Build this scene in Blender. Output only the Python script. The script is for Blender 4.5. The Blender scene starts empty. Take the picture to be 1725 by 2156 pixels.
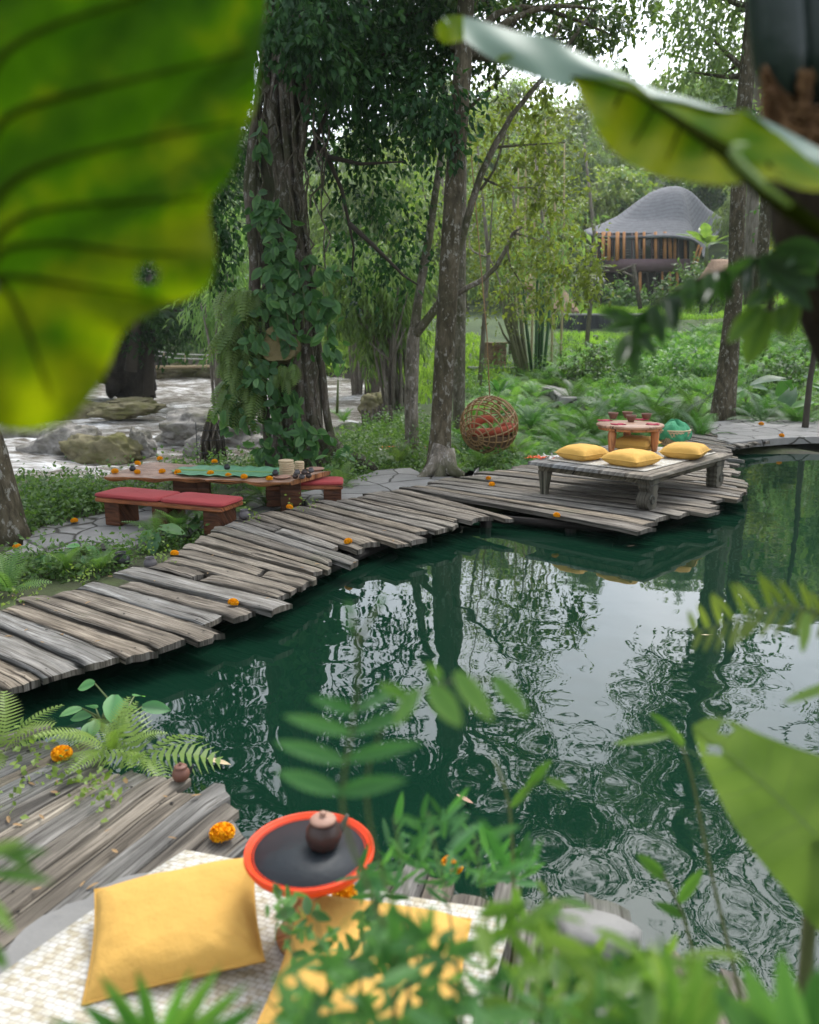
import bpy, math, random
import numpy as np
from math import sin, cos, pi, radians as R
SC = bpy.context.scene
COL = SC.collection
rng = np.random.default_rng(7)
random.seed(7)

# ------------------------------------------------------------------ camera, sky, sun, exposure
CAMZ = 1.55
TILT = 12.36
cd = bpy.data.cameras.new("camera")
cam = bpy.data.objects.new("camera", cd); COL.objects.link(cam)
cam.location = (0, 0, CAMZ); cam.rotation_euler = (R(90 - TILT), 0, 0)
cd.sensor_fit = 'HORIZONTAL'; cd.sensor_width = 24.0; cd.lens = 24.0
cd.clip_start = 0.02; cd.clip_end = 2000
cd.dof.use_dof = True; cd.dof.focus_distance = 5.5; cd.dof.aperture_fstop = 2.2
SC.camera = cam

SUN_EL, SUN_AZ = 58.0, 25.0      # ahead of the camera, a little to the right (degrees from +Y towards +X)
w = bpy.data.worlds.new("World"); SC.world = w; w.use_nodes = True
nt = w.node_tree; nt.nodes.clear()
sky = nt.nodes.new('ShaderNodeTexSky'); sky.sky_type = 'NISHITA'; sky.sun_disc = False
sky.sun_elevation = R(SUN_EL); sky.sun_rotation = R(SUN_AZ); sky.dust_density = 3.0; sky.air_density = 1.0
hs = nt.nodes.new('ShaderNodeHueSaturation'); hs.inputs['Saturation'].default_value = 0.34
tc = nt.nodes.new('ShaderNodeTexCoord')
no = nt.nodes.new('ShaderNodeTexNoise'); no.inputs['Scale'].default_value = 3.0; no.inputs['Detail'].default_value = 6
cr = nt.nodes.new('ShaderNodeValToRGB')
cr.color_ramp.elements[0].position = 0.35; cr.color_ramp.elements[0].color = (0.80, 0.84, 0.88, 1)
cr.color_ramp.elements[1].position = 0.65; cr.color_ramp.elements[1].color = (1.08, 1.08, 1.08, 1)
mx = nt.nodes.new('ShaderNodeMix'); mx.data_type = 'RGBA'; mx.blend_type = 'MULTIPLY'; mx.inputs[0].default_value = 1.0
bg = nt.nodes.new('ShaderNodeBackground'); bg.inputs[1].default_value = 0.15
ow = nt.nodes.new('ShaderNodeOutputWorld')
L = nt.links.new
L(tc.outputs['Generated'], no.inputs['Vector']); L(no.outputs['Fac'], cr.inputs[0])
L(sky.outputs[0], hs.inputs['Color']); L(hs.outputs[0], mx.inputs[6]); L(cr.outputs[0], mx.inputs[7])
L(mx.outputs[2], bg.inputs[0]); L(bg.outputs[0], ow.inputs[0])

sl = bpy.data.lights.new("sun", 'SUN'); sl.energy = 0.7; sl.angle = R(20); sl.color = (1.0, 0.96, 0.9)
so = bpy.data.objects.new("sun", sl); COL.objects.link(so)
so.rotation_euler = (R(90 - SUN_EL), 0, R(180 - SUN_AZ)); so.location = (5, 20, 40)

SC.view_settings.view_transform = 'Standard'; SC.view_settings.look = 'None'
SC.view_settings.gamma = 1.0; SC.view_settings.use_curve_mapping = False
SC.view_settings.exposure = 1.55
SC.cycles.max_bounces = 6; SC.cycles.diffuse_bounces = 3; SC.cycles.glossy_bounces = 3
SC.cycles.transmission_bounces = 4; SC.cycles.transparent_max_bounces = 6
SC.cycles.use_denoising = True
SC.cycles.caustics_reflective = False; SC.cycles.caustics_refractive = False

# ------------------------------------------------------------------ placing: a measured point of the photo -> the place
_t = R(TILT)
def ray(px, py):
    u = (px - 862.5) / 1725; v = (1078 - py) / 1725
    return np.array([u, cos(_t) + v * sin(_t), -sin(_t) + v * cos(_t)])
def G(px, py, z=0.0):                       # on the level plane z
    d = ray(px, py); return np.array([0, 0, CAMZ]) + d * ((z - CAMZ) / d[2])
def D(px, py, y):                           # at distance y
    d = ray(px, py); return np.array([0, 0, CAMZ]) + d * (y / d[1])
def S(px, y):                               # a length of px pixels at distance y, in metres
    return px * y * 1.0 / 1725

# ------------------------------------------------------------------ mesh building
class MB:
    def __init__(s): s.v = []; s.f = []; s.a = []; s.uv = []; s.n = 0
    def add(s, v, f, a=0.5, uv=None):
        v = np.asarray(v, float).reshape(-1, 3)
        fs = f if isinstance(f, list) else [f]
        groups = {}
        for q in fs:
            if isinstance(q, np.ndarray):
                groups.setdefault(q.shape[1], []).append(q)
            else:
                groups.setdefault(len(q), []).append(np.array([q]))
        for k, l in groups.items():
            s.f.append(np.concatenate(l).astype(np.int64) + s.n)
        s.v.append(v); s.n += len(v)
        s.a.append(np.broadcast_to(np.asarray(a, float), (len(v),)))
        s.uv.append(v[:, :2] if uv is None else np.asarray(uv, float))
        return s
    def tube(s, pts, rad, n=8, a=0.5, cap=True, wob=0.0, flat=None):
        pts = np.asarray(pts, float); m = len(pts)
        rad = np.broadcast_to(np.asarray(rad, float), (m,))
        tg = np.gradient(pts, axis=0); tg /= np.linalg.norm(tg, axis=1)[:, None] + 1e-12
        ref = np.array([0, 0, 1.0]) if abs(tg[0][2]) < 0.9 else np.array([0, 1.0, 0])
        V = []; UV = []; x = np.cross(ref, tg[0]); x /= np.linalg.norm(x); ln = 0
        ph = rng.uniform(0, 6.28, 4)
        for i in range(m):
            x = x - tg[i] * np.dot(x, tg[i]); x /= np.linalg.norm(x); y = np.cross(tg[i], x)
            an = np.arange(n + 1) * 2 * pi / n
            rr = np.full(n + 1, rad[i])
            if wob:
                rr = rr * (1 + wob * (np.sin(3 * an + ph[0] + ln * 1.3) * .5 + np.sin(5 * an + ph[1] - ln * 2.1) * .3 + np.sin(2 * an + ph[2] + ln * 3.7) * .4))
                rr[-1] = rr[0]
            V.append(pts[i] + np.outer(np.cos(an) * rr, x) + np.outer(np.sin(an) * rr, y))
            UV.append(np.stack([np.full(n + 1, ln), an * rad[0]], 1))
            if i < m - 1: ln += np.linalg.norm(pts[i + 1] - pts[i])
        V = np.concatenate(V); UV = np.concatenate(UV)
        i, j = np.meshgrid(np.arange(m - 1), np.arange(n), indexing='ij')
        b = (i * (n + 1) + j).ravel()
        q = np.stack([b, b + 1, b + n + 2, b + n + 1], 1)
        fs = [q]
        if cap:
            fs.append(tuple(range(n - 1, -1, -1)))
            fs.append(tuple(range((m - 1) * (n + 1), (m - 1) * (n + 1) + n)))
        return s.add(V, fs, a, UV)
    def box(s, c, size, rz=0.0, a=0.5, bev=0.0, M=None):
        sx, sy, sz = [k / 2 for k in size]
        b = min(bev, sx, sy, sz)
        V = []; 
        # bevelled prism: three stacked outlines of eight points
        for z, ins in ((-sz, b), (-sz + b, 0), (sz - b, 0), (sz, b)):
            X, Y = sx - ins, sy - ins
            V += [(X - b, -Y, z), (X, -Y + b, z), (X, Y - b, z), (X - b, Y, z), (-X + b, Y, z), (-X, Y - b, z), (-X, -Y + b, z), (-X + b, -Y, z)]
        V = np.array(V)
        if b == 0:
            V = np.array([(x, y, z) for z in (-sz, sz) for x, y in ((-sx, -sy), (sx, -sy), (sx, sy), (-sx, sy))])
            F = [(3, 2, 1, 0), (4, 5, 6, 7)] + [(i, (i + 1) % 4, 4 + (i + 1) % 4, 4 + i) for i in range(4)]
        else:
            F = [tuple(range(7, -1, -1)), tuple(range(24, 32))]
            for k in range(3):
                for i in range(8): F.append((k * 8 + i, k * 8 + (i + 1) % 8, k * 8 + 8 + (i + 1) % 8, k * 8 + 8 + i))
        UV = np.stack([V[:, 0] + V[:, 2] * .9, V[:, 1] + V[:, 2] * .7], 1)
        if M is not None: V = V @ np.asarray(M).T
        else:
            c_, s_ = cos(rz), sin(rz); V = V @ np.array([[c_, s_, 0], [-s_, c_, 0], [0, 0, 1]])
        return s.add(V + np.asarray(c, float), F, a, UV)
    def lathe(s, prof, n=20, c=(0, 0, 0), a=0.5, M=None):
        prof = np.array(prof, float); m = len(prof)
        an = np.arange(n) * 2 * pi / n
        V = np.concatenate([np.stack([np.cos(an) * r, np.sin(an) * r, np.full(n, z)], 1) for r, z in prof])
        F = [(i * n + j, i * n + (j + 1) % n, i * n + n + (j + 1) % n, i * n + n + j) for i in range(m - 1) for j in range(n)]
        if prof[0][0] > 1e-5: F.append(tuple(range(n - 1, -1, -1)))
        if prof[-1][0] > 1e-5: F.append(tuple(range((m - 1) * n, m * n)))
        if M is not None: V = V @ np.asarray(M).T
        return s.add(V + np.asarray(c, float), F, a)
    def torus(s, c, Rr, r, M=None, n=28, k=6, a=0.5, rz=0):
        V = []
        for i in range(n):
            t = 2 * pi * i / n
            for j in range(k):
                p = 2 * pi * j / k
                V.append(((Rr + r * cos(p)) * cos(t), (Rr + r * cos(p)) * sin(t), r * sin(p)))
        F = [(i * k + j, ((i + 1) % n) * k + j, ((i + 1) % n) * k + (j + 1) % k, i * k + (j + 1) % k) for i in range(n) for j in range(k)]
        V = np.array(V)
        if M is not None: V = V @ np.asarray(M).T
        return s.add(V + np.asarray(c, float), F, a)
    def grid(s, P, a=0.5, uv=None, close=False):
        P = np.asarray(P, float); m, n = P.shape[:2]
        i, j = np.meshgrid(np.arange(m - 1), np.arange(n - 1), indexing='ij'); b = (i * n + j).ravel()
        return s.add(P.reshape(-1, 3), np.stack([b, b + 1, b + n + 1, b + n], 1), np.asarray(a).ravel() if np.ndim(a) else a, None if uv is None else np.asarray(uv).reshape(-1, 2))
    def build(s, name, mat, parent=None, smooth=True, local=False, sub=0, solid=0):
        me = bpy.data.meshes.new(name)
        V = np.concatenate(s.v)
        if parent is not None and not local:
            o_ = np.zeros(3); p = parent
            while p is not None: o_ += np.array(p.location); p = p.parent
            V = V - o_
        me.vertices.add(len(V)); me.vertices.foreach_set('co', V.ravel())
        nl = sum(f.size for f in s.f); npo = sum(len(f) for f in s.f)
        me.loops.add(nl); me.polygons.add(npo)
        li = np.concatenate([f.ravel() for f in s.f]).astype(np.int32)
        tot = np.concatenate([np.full(len(f), f.shape[1], np.int32) for f in s.f])
        st = np.concatenate([[0], np.cumsum(tot)[:-1]]).astype(np.int32)
        me.loops.foreach_set('vertex_index', li)
        me.polygons.foreach_set('loop_start', st)
        try: me.polygons.foreach_set('loop_total', tot)
        except Exception: pass
        me.polygons.foreach_set('use_smooth', np.full(npo, bool(smooth)))
        me.update(calc_edges=True)
        at = me.attributes.new('v', 'FLOAT', 'POINT'); at.data.foreach_set('value', np.concatenate(s.a).astype(np.float32))
        uv = me.uv_layers.new(name='UVMap'); uv.data.foreach_set('uv', np.concatenate(s.uv)[li].astype(np.float32).ravel())
        me.materials.append(mat)
        ob = bpy.data.objects.new(name, me); COL.objects.link(ob)
        if parent is not None: ob.parent = parent
        if solid:
            md = ob.modifiers.new('thickness', 'SOLIDIFY'); md.thickness = solid; md.offset = 0
        if sub:
            md = ob.modifiers.new('sub', 'SUBSURF'); md.levels = sub; md.render_levels = sub
        return ob

def tag(o, label=None, cat=None, group=None, kind=None):
    if label: o['label'] = label
    if cat: o['category'] = cat
    if group: o['group'] = group
    if kind: o['kind'] = kind
    return o
def thing(name, label, cat, loc=(0, 0, 0), rz=0.0, group=None):
    o = bpy.data.objects.new(name, None); COL.objects.link(o)
    o.location = tuple(float(k) for k in loc); o.rotation_euler = (0, 0, rz); o.empty_display_size = .1
    return tag(o, label, cat, group)
def dup(root, loc, rz=0.0, label=None, scale=None, tilt=None):
    r = root.copy(); COL.objects.link(r); r.location = tuple(float(k) for k in loc)
    r.rotation_euler = (tilt[0], tilt[1], rz) if tilt else (0, 0, rz)
    if scale: r.scale = (scale,) * 3 if not isinstance(scale, (tuple, list)) else scale
    if label: r['label'] = label
    def kids(a, b):
        for ch in list(a.children):
            if ch == b: continue
            c = ch.copy(); COL.objects.link(c); c.parent = b; kids(ch, c)
    kids(root, r)
    return r

# ------------------------------------------------------------------ materials
def newmat(name):
    m = bpy.data.materials.new(name); m.use_nodes = True
    n = m.node_tree; b = n.nodes['Principled BSDF']
    return m, n, b, n.nodes['Material Output']
def ramp(n, fac, stops):
    r = n.nodes.new('ShaderNodeValToRGB'); e = r.color_ramp.elements
    while len(e) < len(stops): e.new(0.5)
    for k, (p, c) in zip(e, stops): k.position = p; k.color = (*c, 1)
    n.links.new(fac, r.inputs[0]); return r.outputs[0]
def coords(n, kind='Object', scale=(1, 1, 1)):
    t = n.nodes.new('ShaderNodeTexCoord'); mp = n.nodes.new('ShaderNodeMapping'); mp.inputs['Scale'].default_value = scale
    n.links.new(t.outputs[kind], mp.inputs['Vector']); return mp.outputs[0]
def noise(n, vec, scale, detail=4, rough=.55, dist=0):
    t = n.nodes.new('ShaderNodeTexNoise'); t.inputs['Scale'].default_value = scale; t.inputs['Detail'].default_value = detail
    t.inputs['Roughness'].default_value = rough; t.inputs['Distortion'].default_value = dist
    n.links.new(vec, t.inputs['Vector']); return t.outputs['Fac']
def math_(n, op, a, b=None):
    t = n.nodes.new('ShaderNodeMath'); t.operation = op
    for i, k in enumerate((a, b)):
        if k is None: continue
        if isinstance(k, (int, float)): t.inputs[i].default_value = k
        else: n.links.new(k, t.inputs[i])
    return t.outputs[0]
def mixc(n, fac, a, b, mode='MIX'):
    t = n.nodes.new('ShaderNodeMix'); t.data_type = 'RGBA'; t.blend_type = mode
    for i, k in ((0, fac), (6, a), (7, b)):
        if isinstance(k, (int, float)): t.inputs[i].default_value = k
        elif isinstance(k, tuple): t.inputs[i].default_value = (*k, 1)
        else: n.links.new(k, t.inputs[i])
    return t.outputs[2]
def attr(n, name='v'):
    t = n.nodes.new('ShaderNodeAttribute'); t.attribute_name = name; return t.outputs['Fac']
def bump(n, b, h, strength=.3, dist=.02):
    t = n.nodes.new('ShaderNodeBump'); t.inputs['Strength'].default_value = strength; t.inputs['Distance'].default_value = dist
    n.links.new(h, t.inputs['Height']); n.links.new(t.outputs[0], b.inputs['Normal'])

def plain(name, c, rough=.6, c2=None, scale=8, bs=.2, bscale=40, kind='Object', stretch=(1, 1, 1), metal=0, spec=.4, bd=.01):
    m, n, b, o = newmat(name)
    v = coords(n, kind, stretch)
    f = noise(n, v, scale)
    c2 = c2 or tuple(k * .7 for k in c)
    oi = n.nodes.new('ShaderNodeObjectInfo')
    col = ramp(n, f, [(.32, c2), (.68, c)])
    col = mixc(n, .5, col, ramp(n, oi.outputs['Random'], [(0, tuple(k * .82 for k in c)), (1, tuple(min(1, k * 1.15) for k in c))]))
    n.links.new(col, b.inputs['Base Color'])
    b.inputs['Roughness'].default_value = rough; b.inputs['Metallic'].default_value = metal; b.inputs['Specular IOR Level'].default_value = spec
    bump(n, b, noise(n, v, bscale, 5), bs, bd)
    return m

def leafmat(name, dark, mid, light, trans=.35, rough=.42, spec=.35, objvar=.25, mottle=0, tcol=None):
    m, n, b, o = newmat(name)
    f = attr(n)
    if mottle:
        f = math_(n, 'ADD', f, math_(n, 'MULTIPLY', math_(n, 'SUBTRACT', noise(n, coords(n), mottle, 5), .5), .95))
    col = ramp(n, f, [(0, dark), (.5, mid), (1, light)])
    oi = n.nodes.new('ShaderNodeObjectInfo')
    h = n.nodes.new('ShaderNodeHueSaturation')
    n.links.new(math_(n, 'ADD', math_(n, 'MULTIPLY', oi.outputs['Random'], .03), .485), h.inputs['Hue'])
    n.links.new(math_(n, 'ADD', math_(n, 'MULTIPLY', oi.outputs['Random'], 2 * objvar), 1 - objvar), h.inputs['Value'])
    n.links.new(col, h.inputs['Color'])
    n.links.new(h.outputs[0], b.inputs['Base Color'])
    b.inputs['Roughness'].default_value = rough; b.inputs['Specular IOR Level'].default_value = spec
    t = n.nodes.new('ShaderNodeBsdfTranslucent')
    tv = mixc(n, 1.0, h.outputs[0], tcol or (1.5, 1.6, .7), 'MULTIPLY'); n.links.new(tv, t.inputs['Color'])
    ms = n.nodes.new('ShaderNodeMixShader'); ms.inputs[0].default_value = trans
    n.links.new(b.outputs[0], ms.inputs[1]); n.links.new(t.outputs[0], ms.inputs[2]); n.links.new(ms.outputs[0], o.inputs[0])
    return m

def woodplank(name, c0, c1, c2, uvs=(1.6, 26), rough=.85):
    m, n, b, o = newmat(name)
    v = coords(n, 'UV', (uvs[0], uvs[1], 1))
    g = noise(n, v, 1.0, 6, .65, .4)
    v2 = coords(n, 'UV', (2.2, 5, 1)); blot = noise(n, v2, 1.3, 5, .6)
    v3 = coords(n, 'UV', (.9, 34, 1)); crack = noise(n, v3, 1.0, 3, .5, .3)
    col = ramp(n, g, [(.36, c0), (.5, c1), (.64, c2)])
    col = mixc(n, ramp(n, blot, [(.42, (0, 0, 0)), (.62, (.75, .75, .75))]), col, tuple(k * .62 for k in c1))
    fg = noise(n, coords(n, 'UV', (uvs[0] * 2.4, uvs[1] * 4.2, 1)), 1.0, 4, .6, .2)
    col = mixc(n, 1.0, col, ramp(n, fg, [(.36, (.45, .42, .39)), (.47, (.95, .95, .95)), (.66, (1.16, 1.15, 1.13))]), 'MULTIPLY')
    tint = ramp(n, attr(n), [(0, (.10, .09, .08)), (.03, (.10, .09, .08)), (.035, (.66, .64, .62)), (.35, (1, .90, .76)), (.65, (.90, .95, 1.0)), (1, (1.25, 1.14, .98))])
    col = mixc(n, 1.0, col, tint, 'MULTIPLY')
    ck = ramp(n, crack, [(.34, (.10, .085, .07)), (.40, (1, 1, 1))])
    col = mixc(n, 1.0, col, ck, 'MULTIPLY')
    moss = ramp(n, noise(n, coords(n, 'Object'), 1.1, 6, .7), [(.56, (0, 0, 0)), (.72, (.55, .55, .55))])
    col = mixc(n, moss, col, (.07, .085, .045))
    n.links.new(col, b.inputs['Base Color']); b.inputs['Roughness'].default_value = rough; b.inputs['Specular IOR Level'].default_value = .3
    h = math_(n, 'ADD', math_(n, 'ADD', math_(n, 'MULTIPLY', g, .5), math_(n, 'MULTIPLY', fg, .35)), math_(n, 'MULTIPLY', crack, .9))
    bump(n, b, h, .9, .016)
    return m

def bark(name, c0, c1, c2, sc=(6, 6, 1.6), moss=None, lich=None, bs=.8, bd=.03):
    m, n, b, o = newmat(name)
    v = coords(n, 'Object', sc)
    g = noise(n, v, 2.2, 7, .65, .5)
    col = ramp(n, g, [(.3, c0), (.5, c1), (.72, c2)])
    if moss: col = mixc(n, ramp(n, noise(n, coords(n), 1.7, 5, .6), [(.45, (0, 0, 0)), (.62, (.8, .8, .8))]), col, moss)
    if lich: col = mixc(n, ramp(n, noise(n, coords(n, 'Object', (1, 1, .6)), 17, 6, .7), [(.56, (0, 0, 0)), (.61, (.75, .75, .75))]), col, lich)
    n.links.new(col, b.inputs['Base Color']); b.inputs['Roughness'].default_value = .9; b.inputs['Specular IOR Level'].default_value = .2
    bump(n, b, g, bs, bd)
    return m

M = {}
M['plank'] = woodplank('weathered_plank', (.10, .088, .073), (.245, .225, .195), (.38, .36, .325))
M['plank_near'] = woodplank('grey_weathered_plank', (.065, .06, .053), (.165, .156, .142), (.29, .278, .255))
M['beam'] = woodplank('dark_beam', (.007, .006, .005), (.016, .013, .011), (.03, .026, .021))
M['greywood'] = woodplank('grey_teak', (.13, .125, .115), (.25, .24, .225), (.4, .39, .37), (2.2, 18))
M['redwood'] = woodplank('red_wood', (.16, .045, .015), (.33, .105, .04), (.46, .17, .07), (2.0, 14), .5)
M['darkred'] = woodplank('dark_red_wood', (.05, .018, .008), (.12, .045, .02), (.2, .08, .035), (2.0, 14), .6)
M['orangewood'] = woodplank('orange_wood', (.26, .09, .03), (.45, .18, .07), (.58, .28, .13), (3, 16), .45)
M['tabletop'] = woodplank('pinkish_tabletop', (.3, .16, .1), (.42, .25, .17), (.5, .33, .25), (3, 12), .4)
M['yellow'] = plain('mustard_cotton', (.63, .37, .085), .9, (.55, .31, .065), 5, .6, 11, bd=.025)
M['red'] = plain('red_cotton', (.33, .045, .045), .8, (.25, .035, .038), 4, .12, 220)
M['crimson'] = plain('crimson_napkin', (.36, .02, .06), .8)
M['rust'] = plain('rust_cotton', (.42, .09, .045), .85, (.33, .06, .03), 6, .2, 90)
M['green_cloth'] = plain('green_cloth', (.06, .32, .15), .8, (.03, .22, .1), 9, .5, 30, bd=.03)
M['clay'] = plain('dark_clay', (.05, .03, .024), .4, (.03, .018, .015), 8, .2, 30)
M['claylight'] = plain('brown_clay', (.19, .085, .055), .55, (.12, .05, .035), 9, .2, 30)
M['claylid'] = plain('pinkish_clay', (.36, .21, .15), .6)
M['black'] = plain('black_pot', (.022, .022, .024), .35, (.014, .014, .016), 8)
M['greypot'] = plain('grey_pot', (.11, .10, .10), .6, (.07, .06, .06), 10)
M['petal'] = plain('marigold_petal', (.90, .42, .008), .75, (.82, .31, .004), 60, spec=.15)
M['petalred'] = plain('orange_red_petal', (.85, .10, .01), .7)
M['petalwhite'] = plain('white_petal', (.75, .73, .7), .7)
M['rattan'] = plain('rattan', (.36, .22, .10), .5, (.2, .11, .045), 14, .2, 60)
M['rattandark'] = plain('dark_rattan', (.15, .08, .04), .6, (.08, .045, .02), 14)
M['basket'] = plain('pale_basket', (.55, .43, .27), .7, (.4, .29, .16), 20)
M['traytop'] = plain('black_tray', (.022, .028, .032), .5, (.014, .018, .021), 5, .3, 18, spec=.25)
M['trayrim'] = plain('orange_lacquer', (.72, .055, .008), .45, (.50, .035, .006), 22, .3, 60, spec=.3, bd=.003)
M['banana_leaf'] = leafmat('cut_banana_leaf', (.09, .24, .13), (.15, .34, .19), (.21, .42, .25), .25, .4)
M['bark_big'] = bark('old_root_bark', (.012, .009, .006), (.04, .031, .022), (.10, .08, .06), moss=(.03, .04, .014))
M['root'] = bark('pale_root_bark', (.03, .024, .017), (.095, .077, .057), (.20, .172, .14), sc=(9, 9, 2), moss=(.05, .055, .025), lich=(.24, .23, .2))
M['bark_slim'] = bark('mossy_slim_bark', (.03, .025, .016), (.085, .07, .043), (.165, .14, .095), sc=(7, 7, 2.5), moss=(.04, .037, .018), lich=(.27, .26, .22))
M['bark_pale'] = bark('pale_bark', (.07, .06, .045), (.18, .155, .12), (.34, .30, .245), sc=(7, 7, 2.5), moss=(.075, .08, .035), lich=(.40, .37, .33))
M['bark_far'] = bark('far_bark', (.09, .08, .06), (.18, .155, .125), (.28, .25, .21))
M['limb'] = plain('dark_limb', (.06, .05, .037), .9, (.035, .028, .02), 6)
M['legwood'] = woodplank('olive_grey_carved_wood', (.06, .055, .042), (.12, .112, .088), (.2, .19, .155), (3, 14))
M['stub'] = plain('mossy_cut_wood', (.22, .175, .08), .9, (.10, .085, .035), 8, .7, 24, bd=.03)
M['lf_dark'] = leafmat('dark_tree_leaf', (.010, .030, .012), (.024, .068, .022), (.06, .135, .036), .3, .5, .2)
M['lf_mid'] = leafmat('mid_tree_leaf', (.025, .06, .018), (.06, .125, .032), (.13, .22, .06), .35)
M['lf_yel'] = leafmat('yellow_green_leaf', (.085, .12, .022), (.17, .23, .05), (.30, .36, .095), .45)
M['lf_pale'] = leafmat('pale_tree_leaf', (.09, .14, .06), (.17, .25, .105), (.29, .37, .18), .4)
M['lf_far'] = leafmat('far_tree_leaf', (.07, .115, .045), (.145, .22, .08), (.26, .34, .14), .35)
M['lf_bamboo'] = leafmat('bamboo_leaf', (.06, .11, .04), (.14, .22, .08), (.26, .35, .15), .5)
M['lf_vine'] = leafmat('vine_leaf', (.035, .12, .038), (.09, .24, .075), (.20, .38, .14), .4, .4, .3)
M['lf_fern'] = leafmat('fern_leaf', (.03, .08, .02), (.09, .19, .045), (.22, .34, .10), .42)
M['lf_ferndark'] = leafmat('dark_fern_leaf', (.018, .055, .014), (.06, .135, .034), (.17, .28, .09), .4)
M['lf_fernyel'] = leafmat('yellow_fern_leaf', (.09, .15, .025), (.17, .26, .05), (.27, .36, .09), .4)
M['lf_herb'] = leafmat('herb_leaf', (.04, .10, .028), (.10, .205, .055), (.20, .33, .11), .4)
M['lf_rice'] = leafmat('rice_blade', (.13, .21, .035), (.20, .31, .055), (.30, .41, .09), .45)
M['lf_taro'] = leafmat('taro_leaf', (.03, .10, .03), (.06, .165, .05), (.12, .25, .08), .35, .35, mottle=7)
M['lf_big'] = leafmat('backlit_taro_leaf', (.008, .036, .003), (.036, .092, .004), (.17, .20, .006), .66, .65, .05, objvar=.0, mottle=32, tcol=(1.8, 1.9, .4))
M['lf_big2'] = leafmat('backlit_taro_leaf', (.03, .085, .003), (.085, .165, .004), (.22, .26, .006), .66, .65, .03, objvar=.0, mottle=22, tcol=(1.8, 1.9, .4))
M['lf_bigpale'] = leafmat('pale_taro_leaf', (.07, .14, .03), (.14, .23, .06), (.22, .32, .09), .42, .35, .35, objvar=0, mottle=16)
M['vein'] = plain('brown_vein', (.022, .030, .004), .9, (.013, .018, .003), 6, spec=.0)
M['veinpale'] = plain('pale_vein', (.20, .30, .08), .5)
M['stalk'] = plain('green_stalk', (.12, .15, .05), .4, (.08, .10, .035), 6)
M['darkstalk'] = plain('dark_stalk', (.010, .022, .018), .35, (.006, .013, .010), 5)
M['fibre'] = bark('brown_fibre', (.07, .035, .014), (.17, .09, .04), (.34, .2, .1), sc=(14, 14, 4), bs=1, bd=.02)
M['caudex'] = bark('dark_caudex', (.012, .009, .006), (.03, .022, .015), (.06, .045, .03))
M['rock'] = bark('river_rock', (.10, .093, .08), (.24, .225, .2), (.36, .34, .31), sc=(2, 2, 3), moss=(.12, .115, .075), bs=.9, bd=.1)
M['mossrock'] = bark('mossy_rock', (.09, .08, .05), (.17, .15, .085), (.25, .225, .14), sc=(2, 2, 3), moss=(.10, .10, .028), bs=.6, bd=.08)
M['darkrock'] = bark('dark_rock', (.014, .012, .009), (.03, .026, .02), (.06, .05, .04), sc=(1, 1, .6), bs=.8, bd=.15)
M['slab'] = plain('grey_slab', (.23, .225, .21), .9, (.12, .118, .11), 5, .6, 22)
M['tanwood'] = woodplank('tan_wood', (.2, .12, .07), (.3, .19, .115), (.4, .27, .17), (3, 16), .6)
# ------------------------------------------------------------------ leaf shapes and scattering
def LEAF(w=.22, fold=.05, droop=.12):
    return np.array([(0, 0, 0), (w, .42, fold), (0, 1, -droop), (-w, .42, fold), (0, .45, 0)]), np.array([(0, 1, 2, 4), (0, 4, 2, 3)])
def LEAFBIG(w=.36, fold=.06, droop=.25, heart=0.0, n=7):
    # a broad pointed leaf, curved along its length, folded along the midrib
    V = []; 
    for i in range(n):
        t = i / (n - 1)
        ww = w * (sin(pi * min(1, t * .93 + .07)) ** .75) * (1 - t * .15) if t < 1 else 0
        y = t - (heart * .25 * (1 - t * 4) if t < .25 else 0) * 0
        z = -droop * t * t
        V += [(-ww, y - (heart * .22 if i == 0 else 0), z + fold * ww / w), (-ww * .5, y, z + fold * .35), (0, y, z), (ww * .5, y, z + fold * .35), (ww, y - (heart * .22 if i == 0 else 0), z + fold * ww / w)]
    F = [(i * 5 + j, i * 5 + j + 1, i * 5 + j + 6, i * 5 + j + 5) for i in range(n - 1) for j in range(4)]
    A = np.array([(.06, -.04, -.26, .0, .1)[k % 5] + .16 * ((k // 5) / (n - 1) - .5) for k in range(n * 5)])
    return np.array(V), np.array(F), A
def unit(a): return a / (np.linalg.norm(a, axis=-1, keepdims=True) + 1e-9)
def frames(dirs, ups):
    Y = unit(dirs); X = unit(np.cross(Y, ups)); Z = np.cross(X, Y)
    return np.stack([X, Y, Z], -1)
def inst(mb, T, pos, Mx, sc, a):
    tv, tf = T[:2]; n = len(pos); m = len(tv)
    V = np.einsum('nij,mj->nmi', Mx, tv) * np.asarray(sc).reshape(-1, 1, 1) + pos[:, None]
    F = (tf[None] + (np.arange(n) * m)[:, None, None]).reshape(-1, tf.shape[1])
    a = np.repeat(a, m) + (np.tile(T[2], n) if len(T) > 2 else 0); mb.add(V.reshape(-1, 3), F, np.clip(a, 0, 1))
def sphere(n, p=.5):
    d = unit(rng.normal(size=(n, 3))); return d * rng.random((n, 1)) ** p
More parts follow.
